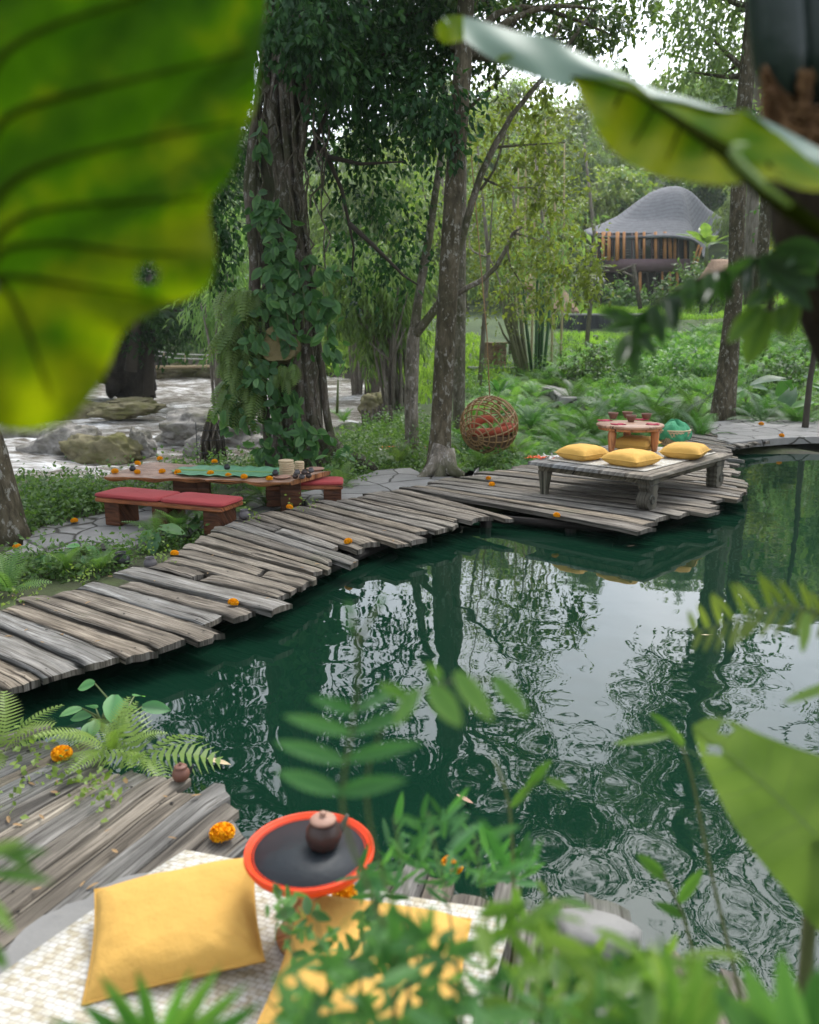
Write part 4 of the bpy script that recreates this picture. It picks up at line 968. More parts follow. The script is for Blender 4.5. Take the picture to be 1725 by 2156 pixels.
# ------------------------------------------------------------------ bundle of sticks, stake fence, offering mat, cabinet
c = G(450, 968, -.25); c[2] = hz(c[0], c[1]); t = thing('stick_bundle', 'upright bundle of cut firewood sticks in a wire ring beside the river', 'firewood bundle', (c[0], c[1], -.3))
for k in range(60):
    a, r_ = random.uniform(0, 6.28), .2 * math.sqrt(random.random()); h_ = random.uniform(.45, .62) if r_ > .1 else random.uniform(.55, .75)
    q = MB(); x, y = c[0] + r_ * cos(a), c[1] + r_ * sin(a); s = .55
    q.tube([(x, y, -.32), (x - r_ * cos(a) * .2 + random.gauss(0, .02), y - r_ * sin(a) * .2, h_ * .4 - .2), (x - r_ * cos(a) * s + random.gauss(0, .04), y - r_ * sin(a) * s, h_ - .25)], [.016, .015, .012], 6); q.build('stick', M['root' if k % 3 else 'limb'], t)
q = MB(); [q.torus((c[0], c[1], z), .215, .005) for z in (-.12, .06, .2)]; q.tube([(c[0] - .21, c[1] - .08, -.32), (c[0] - .21, c[1] - .08, .3)], .006, 4); q.tube([(c[0] + .19, c[1] - .1, -.32), (c[0] + .19, c[1] - .1, .25)], .006, 4); q.build('wire_ring', M['black'], t)
c = G(795, 903, -.25); t = thing('stake_fence', 'short fence of dark bamboo stakes on the river bank behind the big tree', 'fence', (c[0], c[1], -.3))
for k in range(16):
    q = MB(); x = c[0] + (k / 15 - .5) * .55; y = c[1] + .25 * sin(k); h_ = random.uniform(.2, .42)
    q.tube([(x, y, -.35), (x + random.gauss(0, .015), y, -.22 + h_ * 1.1)], .022, 6); q.build('stake', M['root' if k % 2 else 'limb'], t)
c = G(830, 946, -.1); mb = MB(); mb.box((c[0], c[1], c[2]), (.42, .3, .02), .3, .5, .005); tag(mb.build('offering_mat', M['petalwhite']), 'low white offering mat with orange red petals beside the forked tree', 'mat')
petals('red_petals', 'orange red petals heaped on the offering mat beside the forked tree', 'petals', c + np.array([.02, .0, .012]), .09, 150, M['petalred'])
c = D(1042, 772, 27.5); t = thing('wooden_cabinet', 'tan wooden box shelter on a low bench under the trees behind the egg chair', 'cabinet', (c[0], c[1], c[2] - .25))
q = MB(); q.box((c[0], c[1], c[2] + .38), (.64, .5, .72), .15, .6, .01); q.build('body', M['tanwood'], t, smooth=False)
q = MB(); q.box((c[0], c[1] - .02, c[2] + .77), (.74, .6, .05), .15, .6, .01); q.build('lid', M['tanwood'], t, smooth=False)
q = MB(); q.box((c[0], c[1] - .27, c[2] + .40), (.22, .012, .5), .15, .1, 0); q.build('door', M['tanwood'], t, smooth=False)
q = MB(); q.box((c[0] - .1, c[1] - .1, c[2] - .02), (1.5, .9, .05), .1, .6, .01); q.build('platform', M['greywood'], t, smooth=False)
for s in (-.7, .5):
    q = MB(); q.box((c[0] + s, c[1] - .2, c[2] - .2), (.08, .08, .3), .1, .4, .005); q.build('leg', M['greywood'], t, smooth=False)
for px, lab, s, rz in (((462, 1606), 'long yellow brown fallen leaf floating on the pond near the clay teapot', .13, -.55), ((980, 1685), 'thin dry bamboo leaf floating on the pond amid the foreground leaves', .09, -.9), ((1490, 1338), 'orange fallen leaf floating on the bright sky reflection', .07, -.2), ((1330, 1150), 'thin dead leaf floating below the daybed deck', .07, .3)):
    c = G(*px, WZ + .012); mb = MB(); V, F, _a = LEAFBIG(.13, .02, -.06, 0, 6); mb.add(V * s + np.array([0, -.5 * s, .002]), F); o_ = tag(mb.build('fallen_leaf', M['claylid'] if 'thin' in lab else M['basket'], local=True), lab, 'leaf', 'fallen leaves on the pond'); o_.location = (c[0], c[1], WZ + .012); o_.rotation_euler = (0, 0, -pi / 2 + rz)
# ------------------------------------------------------------------ the house on the rise
m, n, b, o = newmat('shingle_roof')
wv = n.nodes.new('ShaderNodeTexWave'); wv.inputs['Scale'].default_value = 1; wv.inputs['Distortion'].default_value = 1.2; wv.inputs['Detail'].default_value = 3
wv.bands_direction = 'Y'; wv.wave_profile = 'SAW'
v = coords(n, 'UV', (.6, 1.7, 1)); n.links.new(v, wv.inputs['Vector'])
f = noise(n, coords(n, 'Object', (1, 1, 1)), 3.5, 7, .7)
col = ramp(n, f, [(.3, (.095, .10, .108)), (.7, (.17, .175, .188))])
n.links.new(mixc(n, 1.0, col, ramp(n, wv.outputs['Fac'], [(0, (.5, .5, .5)), (.3, (1, 1, 1))]), 'MULTIPLY'), b.inputs['Base Color']); b.inputs['Roughness'].default_value = .85
bump(n, b, wv.outputs['Fac'], .6, .05); M['roof'] = m
m, n, b, o = newmat('dark_glass'); b.inputs['Base Color'].default_value = (.02, .028, .026, 1); b.inputs['Roughness'].default_value = .12; M['glass'] = m
M['bambooyel'] = plain('bamboo_post', (.55, .25, .08), .5, (.4, .16, .05), 4)
M['purplewood'] = plain('purple_wood', (.15, .095, .10), .7, (.10, .06, .065), 3, .3, 12)
M['thatch'] = bark('thatch', (.16, .10, .06), (.27, .18, .12), (.38, .28, .20), sc=(10, 10, 2.5), bs=1)
M['darkwall'] = bark('dark_stone_wall', (.018, .02, .022), (.035, .038, .042), (.065, .07, .072), sc=(1.4, 1.4, .5), bs=.5)
HY = 60.0
def HP(px, py, dy=0.0):                       # on the house front plane, then pushed back dy metres
    return D(px, py, HY + dy)
hb = HP(1370, 645)
house = thing('bamboo_house', 'two storey bamboo house with sweeping grey shingle roof on the rise', 'house', (hb[0], hb[1], hb[2]))
ev = [HP(1226, 489, 1.0), HP(1245, 497, -.6), HP(1290, 501, -1.6), HP(1350, 500, -2.2), HP(1410, 498, -2.3), HP(1455, 504, -2.0), HP(1474, 516, -1.4), HP(1480, 548, -.4), HP(1497, 515, 1.5), HP(1536, 461, 4.0), HP(1490, 470, 7.0), HP(1400, 478, 8), HP(1290, 482, 6.5), HP(1240, 482, 3.5), HP(1226, 489, 1.0)]
ev = np.array(ev); NT = 90
tt = np.linspace(0, len(ev) - 1, NT); i0 = np.clip(tt.astype(int), 0, len(ev) - 2); fr = (tt - i0)[:, None]
E = ev[i0] * (1 - fr) + ev[i0 + 1] * fr
for _ in range(2): E[1:-1] = (E[:-2] + E[1:-1] * 2 + E[2:]) / 4
ap = HP(1424, 394, 3.0); NS = 26; P_ = np.zeros((NS, NT, 3)); UV = np.zeros((NS, NT, 2))
for i in range(NS):
    s = i / (NS - 1); g = float(np.interp(s, [0, .08, .15, .37, .5, .6, .72, .85, .93, 1], [0, .05, .11, .33, .53, .69, .85, .955, .99, 1]))
    P_[i, :, :2] = E[:, :2] * (1 - s) + ap[:2] * s; P_[i, :, 2] = E[:, 2] * (1 - g) + ap[2] * g
    UV[i, :, 0] = tt; UV[i, :, 1] = s * 4 + .15 * np.sin(tt)
mb = MB(); mb.grid(P_, .5, UV)
mb.build('roof', M['roof'], house, solid=.14)
# upper storey: curved band, glazing, posts; lower storey behind
def arc(k, x0=1252, x1=1452, off=0.0):
    px = x0 + (x1 - x0) * k; return px, -1.0 - 1.4 * sin(pi * k) * 1.0 + off
def ribbon(y0, y1, off, x0=1252, x1=1452, n_=16):
    G_ = np.zeros((2, n_, 3))
    for i in range(n_):
        px, dy = arc(i / (n_ - 1), x0, x1, off); G_[0, i] = HP(px, y1, dy); G_[1, i] = HP(px, y0, dy)
    return G_
mb = MB(); mb.grid(ribbon(545, 571, 0, 1275)); mb.build('balcony_band', M['purplewood'], house, solid=.12)
mb = MB(); mb.grid(ribbon(490, 547, .55)); mb.build('window', M['glass'], house, smooth=False)
mb = MB(); mb.grid(ribbon(566, 643, 1.0, 1270, 1470)); mb.build('lower_shade', plain('dark_interior', (.02, .017, .014), .8), house)  # near-black sheet standing for the shade inside the open lower storey
mb = MB(); G_ = np.stack([ribbon(568, 570, .2, 1270)[0], ribbon(568, 570, 3.5, 1270)[0]]); mb.grid(G_); mb.build('floor_slab', M['purplewood'], house, solid=.2)
for k in (.02, .09, .15, .24, .31, .45, .52, .645, .74, .80, .845, .96):
    px, dy = arc(k); q = MB(); q.tube([HP(px, 548, dy + .3), HP(px + random.uniform(-2, 2), 488, dy + .3)], random.choice([.09, .11, .13]), 8); q.build('post', M['bambooyel'], house)
for k in np.linspace(.05, .95, 14):
    px, dy = arc(k); q = MB(); q.tube([HP(px, 548, dy + .48), HP(px, 490, dy + .48)], .04, 5); q.build('mullion', M['purplewood'], house)
for k in np.linspace(.1, .95, 10):
    px, dy = arc(k, 1285, 1450); q = MB(); q.tube([HP(px, 640, dy + .7), HP(px, 570, dy + .2)], random.choice([.07, .1]), 7); q.build('post', M['bambooyel'] if random.random() < .5 else M['limb'], house)
for a, c in (((1455, 572), (1472, 515)), ((1462, 574), (1478, 520))):
    q = MB(); q.tube([HP(*a, -1.2), HP(*c, -1.6)], .08, 6); q.build('prop', M['bambooyel'], house)
for k in (.35, .5, .62, .72):                 # chairs seen through the glass are left as dark slatted backs
    px, dy = arc(k); q = MB()
    for h_ in (526, 531, 536): q.tube([HP(px - 5, h_, dy + .5), HP(px + 5, h_, dy + .5)], .03, 4)
    q.build('rail', M['greywood'], house)
hp = thing('timber_frame', 'leaning timber post and rail frame standing in front of the bamboo house', 'frame', HP(1345, 640, -9))
q = MB(); q.tube([HP(1349, 650, -9), HP(1341, 600, -9), HP(1334, 556, -9)], [.14, .13, .11], 7); q.build('post', M['root'], hp)
q = MB(); q.tube([HP(1300, 573, -8.5), HP(1340, 557, -9)], .09, 6); q.build('rail', M['root'], hp)
q = MB(); q.tube([HP(1312, 572, -8), HP(1338, 585, -9)], .07, 6); q.build('rail', M['root'], hp)
# thatched hut
def roofy(name, label, px0, px1, pyb, pyt, Yd, mat, cat, flat=.35, gy=None):
    a, c = D(px0, pyb, Yd), D(px1, pyb, Yd); top = D((px0 + px1) / 2, pyt, Yd + 2); W_ = c[0] - a[0]; H_ = top[2] - a[2]
    t = thing(name, label, cat, (top[0], Yd + 2, hz(top[0], Yd + 2)))
    mb = MB(); NN, K = 48, 10; P_ = np.zeros((K, NN + 1, 3))
    for i in range(K):
        s = i / (K - 1)
        for j in range(NN + 1):
            an = 2 * pi * j / NN; r_ = (1 - s) * .5 * W_ + .02; ex_ = flat * W_ * s * .5
            P_[i, j] = (top[0] + r_ * cos(an) * (1 + .03 * sin(j * 2.3)) + ex_ * math.copysign(min(1, abs(cos(an) * 2)), cos(an)), Yd + 2 + r_ * .8 * sin(an), a[2] + H_ * (s ** .9) + (rng.normal() * .05 if i == 0 else rng.normal() * .02))
    mb.grid(P_); mb.build('roof', M[mat], t, solid=.12)
    for sx in (-.36, .36):
        for sy in (-.25, .25):
            x, y = top[0] + sx * W_, Yd + 2 + sy * W_; q = MB(); q.tube([(x, y, hz(x, y) - .1), (x, y, a[2] + H_ * .2)], .08, 7); q.build('post', M['limb'], t)
    return t
roofy('thatched_hut', 'low hut with ragged brown thatch roof left of the dark wall', 1090, 1222, 659, 600, 44, 'thatch', 'hut')
roofy('thatched_hut', 'small hut with reddish tiled roof half hidden by bamboo leaves', 1065, 1165, 605, 578, 47, 'thatch', 'hut')
roofy('shelter', 'pale roofed shelter beside the left end of the bamboo house', 1205, 1275, 590, 572, 54, 'slab', 'shelter', .5)
roofy('shelter', 'small shelter with pale thatch ridge behind the right hand trunk', 1475, 1600, 590, 548, 46, 'thatch', 'shelter', .6)
a, c = D(1160, 706, 41), D(1330, 706, 41); t_ = D(1160, 664, 41)[2]
mb = MB(); NN = 30; P_ = np.zeros((6, NN, 3))
for i in range(6):
    for j in range(NN):
        s = j / (NN - 1); P_[i, j] = (a[0] + (c[0] + 1 - a[0]) * s, 41 + (.25 * (i / 5) if True else 0) + rng.normal() * .015, a[2] - .4 + (t_ - a[2] + .4) * i / 5)
mb.grid(P_); back = P_[-1] + np.array([0, .5, .0]); mb.grid(np.stack([P_[-1], back])); mb.grid(np.stack([back, back - np.array([0, 0, 1.5])]))
wl = mb.build('retaining_wall', M['darkwall']); tag(wl, 'dark stone retaining wall at the edge of the rice terrace', 'wall')
mb = MB(); mb.tube([P_[-1][k] + np.array([0, .2, .03]) for k in range(0, NN, 4)], .09, 6); mb.build('coping', M['slab'], wl)

# ------------------------------------------------------------------ trees
def limb(mb, a, c, r0, r1, sag=.12, n_=7):
    a, c = np.asarray(a, float), np.asarray(c, float); L_ = np.linalg.norm(c - a); o_ = rng.normal(size=3) * L_ * sag
    mb.tube([a + (c - a) * t + o_ * sin(pi * t) for t in np.linspace(0, 1, n_)], np.linspace(r0, r1, n_), 6, .5)
def tree(name, label, trunk, radii, barkm, blobs, leafm, T=LF_M, size=.1, group=None, cat='tree', down=.35, per=9, root=None, limbs=True, tn=12, wob=.06, twig=None):
    """blobs: (centre, radius, leaf count)"""
    t = root or thing(name, label, cat, trunk[0], 0, group)
    mb = MB(); tr_ = np.array(trunk, float); mb.tube(tr_, radii, tn, .5, wob=wob)
    rr = np.broadcast_to(radii, (len(tr_),))
    if limbs:
        for c, r, k in blobs:
            c = np.asarray(c); d_ = np.linalg.norm(tr_ - c, axis=1) + np.maximum(0, tr_[:, 2] - c[2] + .3) * 2; i = int(np.argmin(d_)); i = max(i, len(tr_) // 3)
            limb(mb, tr_[i], c, rr[i] * .55, .012 * max(1, size * 8))
    mb.build('trunk', M[barkm], t)
    cb = MB()
    for c, r, k in blobs: blob(cb, T, c, r, k, size, down=down, per=per, tw=twig)
    cb.build('crown', M[leafm], t, smooth=False)
    return t
def PB(px, py, y, rpx, k, zf=.85): r_ = S(rpx, y); return (D(px, py, y), (r_, r_ * 1.1, r_ * zf), k)
def mray(px, py): d = ray(px, py); d[2] = -d[2]; return d
def MBl(px, py, y, rpx, k, zf=.8):            # a crown mass where the pond mirrors it
    d = mray(px, py); o_ = np.array([0, 0, 2 * WZ - CAMZ]); p = o_ + d * (y / d[1]); r_ = S(rpx, y) * 1.05; return (p, (r_, r_ * 1.1, r_ * zf), k)

# the great vine-hung tree
bt = thing('great_tree', 'massive dark tree of fused pale aerial roots hung with climbing vines beside the dining table', 'tree', (*G(625, 985, -.15)[:2], -.15))
YB = 10.4
def TP(px, py, dy=0): return D(px, py, YB + dy)
mb = MB()
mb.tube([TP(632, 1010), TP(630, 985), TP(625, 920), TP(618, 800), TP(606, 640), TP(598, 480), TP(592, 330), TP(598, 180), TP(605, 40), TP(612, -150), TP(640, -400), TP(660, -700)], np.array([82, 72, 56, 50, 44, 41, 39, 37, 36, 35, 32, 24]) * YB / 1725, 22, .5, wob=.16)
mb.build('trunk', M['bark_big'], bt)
rootpx = [((715, 1000), (690, 960), (668, 880), (655, 760), (640, 600), (622, 450), (610, 300), (600, 100)), ((735, 985), (700, 930), (680, 840), (672, 740), (660, 640), (650, 520), (622, 350), (612, 150)),
          ((690, 1000), (668, 920), (640, 800), (630, 640), (610, 470), (585, 350), (560, 200), (560, 40)), ((650, 995), (640, 900), (618, 740), (590, 600), (560, 480), (540, 350), (545, 200), (570, 20)),
          ((600, 995), (590, 900), (575, 760), (560, 640), (548, 500), (530, 380), (535, 260), (560, 100)), ((565, 985), (560, 900), (552, 780), (545, 640), (530, 500), (525, 400), (540, 300), (575, 180)),
          ((545, 800), (540, 700), (535, 600), (528, 480), (522, 380), (530, 300), (545, 230), (570, 130)), ((680, 980), (655, 860), (640, 740), (635, 600), (640, 480), (630, 380), (640, 250), (660, 120)),
          ((620, 990), (612, 860), (620, 700), (612, 560), (590, 420), (575, 300), (575, 180), (580, 50)), ((640, 700), (632, 600), (618, 500), (600, 400), (580, 280), (560, 160), (556, 60), (560, -60)), ((668, 985), (655, 900), (648, 800), (650, 690), (640, 560), (615, 430), (600, 260), (590, 90))]
mb = MB()
for k, pts in enumerate(rootpx):
    w_ = random.uniform(9, 15)
    rr_ = S(w_, YB) * np.linspace(1.25, .6, len(pts)) * .8
    pp = np.array([TP(x + random.uniform(-4, 4), y, -.34 - .06 * sin(k * 2 + i) + .0006 * abs(x - 615) * 4) for i, (x, y) in enumerate(pts)])
    u = np.linspace(0, len(pts) - 1, 40); pp = np.stack([np.interp(u, range(len(pts)), pp[:, q]) for q in range(3)], 1)
    for _ in range(2): pp[1:-1] = (pp[:-2] + 2 * pp[1:-1] + pp[2:]) / 4
    pp += np.stack([np.sin(u * 3 + k) * .012, np.cos(u * 2.3 + k) * .012, u * 0], 1)
    mb.tube(pp, np.interp(u, range(len(pts)), rr_), 9, .5, wob=.1)
for k in range(26):                           # thin hanging roots
    x = random.uniform(525, 690); y0 = random.uniform(150, 700); y1 = y0 + random.uniform(120, 300)
    mb.tube([TP(x + random.uniform(-14, 14), y0 + (y1 - y0) * q, -.48 + .04 * sin(q * 5 + k)) for q in np.linspace(0, 1, 8)], S(random.uniform(1.2, 2.6), YB), 5, .5)
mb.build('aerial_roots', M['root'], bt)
mb = MB()
for a in ((560, 1010), (600, 1020), (690, 1012), (735, 1000), (760, 975), (650, 1018)):
    mb.tube([TP(625 + (a[0] - 625) * .4, 930, -.2), TP(625 + (a[0] - 625) * .75, 972, -.35), TP(a[0], a[1] - 5, -.5), TP(a[0] + (a[0] - 625) * .25, a[1] + 12, -.6)], [S(26, YB), S(22, YB), S(13, YB), S(6, YB)], 9, .5, wob=.12)
mb.build('buttress_roots', M['root'], bt)
st = D(583, 726, YB - .62)
mb = MB(); mb.tube([D(598, 735, YB - .1), D(590, 730, YB - .4), st], [S(40, YB), S(36, YB), S(34, YB)], 24, .5, wob=.14); mb.build('branch_stub', M['stub'], bt, smooth=False)
mb = MB()
dark = []
for (x, y, dy, r_, k) in ((640, 20, -.9, 70, 900), (680, 120, -.8, 50, 500), (585, 60, -.7, 40, 350), (600, -60, .5, 130, 2600), (700, 30, -.3, 110, 2600), (800, 40, .4, 120, 3000), (900, 20, .0, 110, 2800), (980, 10, .5, 80, 1300), (690, 150, .6, 80, 1300), (770, 150, -.3, 90, 1900), (850, 130, .6, 90, 1700), (905, 210, -.6, 60, 1300), (930, 260, -.6, 36, 500), (720, 270, .6, 70, 900), (790, 260, .2, 70, 1000), (700, 360, .5, 50, 500), (760, 400, .2, 70, 900), (830, 420, .5, 75, 1100), (870, 470, .8, 45, 600), (800, 520, .6, 60, 900), (760, 590, .8, 55, 600), (860, 560, .8, 50, 650), (720, 480, 1, 45, 450), (870, 330, .7, 45, 450), (460, 60, 1, 80, 1000), (480, 430, 1.5, 40, 400), (640, 200, 1.2, 60, 700), (640, 330, 1.5, 60, 500)):
    dark.append(PB(x, y, YB + dy * 1.6, r_ * .92, int(k * (.75 if y < 170 else   .5 if y < 280 else .22))))
for (x, y, dy, r_, k) in ((480, -180, 0, 150, 1900), (640, -220, 1, 150, 1900), (800, -190, -1, 150, 1900), (960, -180, 0, 110, 1000), (420, -400, 1, 160, 1500), (600, -450, -1, 170, 1700), (790, -430, 0, 160, 1500), (500, -680, 0, 170, 1200), (700, -700, -1, 180, 1300), (900, -420, 1, 100, 600), (300, -200, 0, 130, 1000), (380, 60, 2, 110, 1300), (250, 20, 2, 120, 1300), (120, -60, 3, 130, 1200), (300, 220, 3, 100, 1000), (150, 180, 3, 110, 1000), (250, -350, 2, 130, 1000), (20, -250, 3, 130, 900), (440, 330, .8, 60, 800), (395, 420, .8, 65, 800), (470, 480, .7, 42, 450), (420, 250, .8, 70, 800), (370, 340, 1, 70, 800), (350, 480, 1, 60, 700), (430, 560, 1, 40, 300)):
    dark.append(PB(x, y, YB + dy, r_, int(k * .8)))
cb = MB()
for c, r, k in dark: blob(cb, LF_M, c, r, k, .105, down=.55, tw=.42, p=.5)
cb.build('crown', M['lf_dark'], bt, smooth=False)
mb = MB()
for i, (c, r, k) in enumerate(dark):
    if c[2] < 4.2: continue
    top = TP(605, 40) if c[2] < 6.5 else TP(640, -400)
    limb(mb, top, c, .06, .012, .07, 9)
for pts in (((660, 300), (690, 330), (720, 400), (735, 470), (745, 520), (740, 600)), ((690, 330), (760, 345), (850, 340)), ((735, 470), (790, 520), (850, 580), (880, 600)), ((630, 250), (680, 150), (720, 60), (760, -40)), ((650, 330), (700, 210), (800, 120), (890, 40))):
    pp = np.array([TP(x, y, -.2 + .1 * i) for i, (x, y) in enumerate(pts)]); mb.tube(pp, np.linspace(S(5.5, YB), S(1.5, YB), len(pp)), 6, .5)
mb.build('branches', M['limb'], bt)
def leaf_along(mb, pts, n_, T, size, spread, a=0, facing=(0, -1, .4)):
    pts = np.array(pts); u = rng.random(n_) * (len(pts) - 1); i = np.clip(u.astype(int), 0, len(pts) - 2); f_ = (u - i)[:, None]
    pos = pts[i] * (1 - f_) + pts[i + 1] * f_ + rng.normal(size=(n_, 3)) * spread
    ld = unit(rng.normal(size=(n_, 3)) * np.array([.8, .4, .5]) + np.array([0, -.25, -.75]))
    up = np.array(facing) + rng.normal(size=(n_, 3)) * .45
    inst(mb, T, pos, frames(ld, up), size * rng.uniform(.6, 1.25, n_), rng.random(n_) * .8 + a)
vine = thing('climbing_vine', 'broad-leaved green vine climbing the front of the great tree trunk', 'vine', TP(600, 960, -.6))
mb = MB(); lv = MB()
for pts, k, sp_ in ((((600, 980), (590, 880), (560, 820)), 40, .12), (((610, 960), (640, 900), (610, 840), (575, 840)), 70, .10), (((520, 880), (500, 830), (530, 790), (560, 800)), 110, .13), (((490, 900), (500, 850), (470, 880)), 45, .08), (((560, 700), (510, 680), (545, 760)), 70, .12), (((620, 740), (600, 640), (585, 560), (575, 470), (560, 430)), 150, .11), (((560, 640), (580, 560), (600, 500), (550, 440)), 90, .10), (((640, 690), (640, 620), (625, 560)), 45, .09), (((690, 750), (690, 680), (680, 610)), 70, .08), (((545, 280), (548, 320), (552, 250)), 16, .04), (((545, 410), (560, 440)), 14, .05), (((640, 960), (650, 920), (620, 930)), 40, .1), (((560, 960), (545, 930)), 24, .08), (((690, 960), (720, 930), (700, 1000)), 26, .08), (((640, 540), (690, 570), (715, 570)), 24, .05)):
    pp = [TP(x, y, -.62) for x, y in pts]; leaf_along(lv, pp, int(k * .85), LF_V, .145, sp_ * .9)
    mb.tube(pp, .008, 5, .5)
lv.build('leaves', M['lf_vine'], vine); mb.build('stems', M['stalk'], vine)
hf = thing('hanging_fern', 'feathery pale green fern hanging from the left side of the great tree trunk', 'fern', TP(520, 720, -.5))
mb = MB()
for k in range(95):
    x, y = random.uniform(472, 560), random.uniform(600, 850)
    fern(mb, TP(x, y, -.5 + random.uniform(-.15, .1)), random.uniform(.28, .45), 2, FROND_S, (-1.4, -.5), .3, (pi + .5, 1.2))
for k in range(12): fern(mb, TP(random.uniform(575, 625), random.uniform(760, 790), -.72), .24, 2, FROND_S, (-1.4, -.6), .35)
mb.build('fronds', M['lf_fern'], hf)

# the slim tree, its pale neighbour, the forked tree
Y2 = 9.5
def cpx(lst, y): return [D(px, py, y) for px, py in lst]
sl_tree = thing('slim_tree', 'tall straight slim tree with mossy speckled bark and spread root foot', 'tree', (*G(922, 1004, -.12)[:2], -.2))
canopy = [PB(x, y, Y2 + dy, r_, k) for x, y, dy, r_, k in ((1000, -120, 0, 90, 500), (1130, -160, 1, 90, 420), (1060, -330, 0, 120, 600), (960, -480, 0, 130, 600), (1150, -520, -1, 130, 500))]
canopy += [PB(x, y, Y2 + dy, r_, k) for x, y, dy, r_, k in ((1040, 40, 1.5, 60, 420), (1110, 10, 1, 60, 420), (1190, 30, 1.5, 60, 380), (1260, 20, 1, 60, 330), (1290, 75, 1.4, 34, 140), (1340, -10, 1.5, 60, 300), (1200, 80, 1.5, 40, 160), (1040, 130, 1.5, 40, 160))]
tree('slim_tree', '', cpx([(922, 1010), (924, 975), (928, 900), (934, 780), (941, 660), (948, 540), (957, 400), (966, 260), (976, 110), (985, -80), (1000, -300), (1040, -600)], Y2), S(np.array([40, 27, 22, 21, 20.5, 20, 19, 18.5, 17, 15, 12, 8]), Y2), 'bark_slim', canopy, 'lf_mid', LF_M, .095, root=sl_tree, tn=16, wob=.05, twig=.4)
mb = MB()
for pts in (((930, 940), (912, 985), (885, 1008), (868, 1018)), ((930, 950), (925, 1000), (918, 1022)), ((938, 950), (950, 990), (975, 1003))):
    mb.tube([D(x, y, Y2 - .1 - .08 * i) for i, (x, y) in enumerate(pts)], [S(20, Y2), S(15, Y2), S(8, Y2), S(4, Y2)][:len(pts)], 9, .5, wob=.1)
mb.build('root_flare', M['bark_pale'], sl_tree)
tree('palm_trunk_tree', 'pale straight trunk standing close behind the slim mossy tree', cpx([(966, 930), (968, 640), (970, 420), (972, 200), (970, 90), (960, -60), (960, -260)], 14.0), S(np.array([13, 12.5, 12, 11.5, 11, 10, 7]), 14), 'bark_pale', [PB(960, -250, 14, 130, 1400), PB(1050, -200, 14.5, 100, 700)], 'lf_mid', LF_M, .14)
Y3 = 11.6
fk = thing('forked_tree', 'young pale tree forking low into two thin stems left of the slim mossy tree', 'tree', (*G(866, 948, -.15)[:2], -.2))
mb = MB()
def pt(lst, rads, yy=Y3, n_=8, dy=0.0): mb.tube([D(x, y, yy + dy * i) for i, (x, y) in enumerate(lst)], S(np.array(rads, float), yy), n_, .5, wob=.06)
pt([(866, 955), (868, 930), (866, 850), (868, 770), (870, 715), (874, 690)], [20, 15, 14, 14, 14, 12])
pt([(872, 705), (880, 640), (893, 560), (905, 490), (918, 400), (930, 320), (936, 240), (930, 120), (920, 0)], [11, 9, 8.5, 8, 7, 6, 5, 4, 3])
pt([(870, 710), (888, 688), (925, 640), (952, 570), (972, 510), (990, 440), (1012, 370), (1040, 310), (1080, 240), (1140, 168), (1200, 90), (1250, 20)], [10, 9, 8.5, 8, 7.5, 7, 6.5, 6, 5, 4, 3.4, 2.5], dy=-.1)
pt([(958, 622), (985, 605), (1012, 592), (1045, 562), (1068, 520), (1080, 490), (1100, 478)], [5, 5.5, 5.5, 5, 4, 3, 2])
pt([(1080, 490), (1120, 500), (1160, 520)], [2.5, 2, 1.2]); pt([(1040, 310), (1100, 305), (1190, 300)], [3, 2, 1.2]); pt([(1012, 400), (1040, 360), (1060, 300), (1070, 240)], [3, 2.4, 2, 1.4])
pt([(1010, 372), (1060, 395), (1130, 395)], [3, 2, 1]); pt([(985, 230), (1030, 190), (1080, 140)], [4, 3, 2]); pt([(1068, 520), (1075, 560), (1100, 600)], [2.5, 1.8, 1])
mb.build('trunk', M['bark_pale'], fk)
cb = MB()
for x, y, r_, k in ((1100, 300, 60, 200), (1170, 290, 50, 150), (1060, 230, 50, 140), (1090, 395, 55, 180), (1150, 400, 50, 150), (1120, 500, 60, 220), (1180, 540, 55, 220), (1110, 600, 50, 160), (1210, 590, 50, 200), (1250, 560, 45, 160), (1190, 120, 60, 160), (1240, 40, 70, 250), (930, 120, 50, 120), (1140, 200, 50, 120)):
    c, r, kk = PB(x, y, Y3, r_, k); blob(cb, LF_M, c, r, int(k * 1.3), .10, down=.3, tw=.4)
cb.build('crown', M['lf_yel'], fk, smooth=False)
# right hand trunk and its pale crown
YR = 14.9
tree('speckled_tree', 'leaning speckled grey trunk rising right of the daybed from the stone ledge', cpx([(1521, 892), (1523, 870), (1530, 800), (1537, 720), (1545, 640), (1551, 560), (1553, 470), (1556, 390), (1562, 280), (1574, 150), (1586, 20), (1600, -150), (1620, -350)], YR), S(np.array([34, 26, 22, 19, 17, 15.5, 15, 15, 15, 15, 14, 12, 8]), YR), 'bark_slim',
     [PB(x, y, YR + dy, r_, k) for x, y, dy, r_, k in ((1480, 60, .5, 75, 650), (1540, 40, 1, 70, 600), (1450, 150, .8, 60, 450), (1520, 160, 1.2, 70, 600), (1470, 240, 1, 60, 450), (1560, 250, .6, 50, 300), (1540, 300, 1.4, 50, 300), (1440, -30, 0, 80, 600), (1560, -90, 0, 100, 800), (1420, 290, 1.5, 40, 200))] + [PB(1700, -120, YR, 110, 700), PB(1640, -260, YR, 90, 450)] + [MBl(x, y, YR + dy, r_, k) for x, y, dy, r_, k in ((1560, 1980, 0, 90, 500), (1690, 1950, .5, 100, 600), (1620, 2080, 0, 100, 500), (1740, 1830, .5, 80, 450), (1480, 2060, -.5, 80, 350), (1700, 1660, 1, 60, 250), (1740, 1530, 1, 60, 220))], 'lf_pale', LF_M, .12, twig=.5)
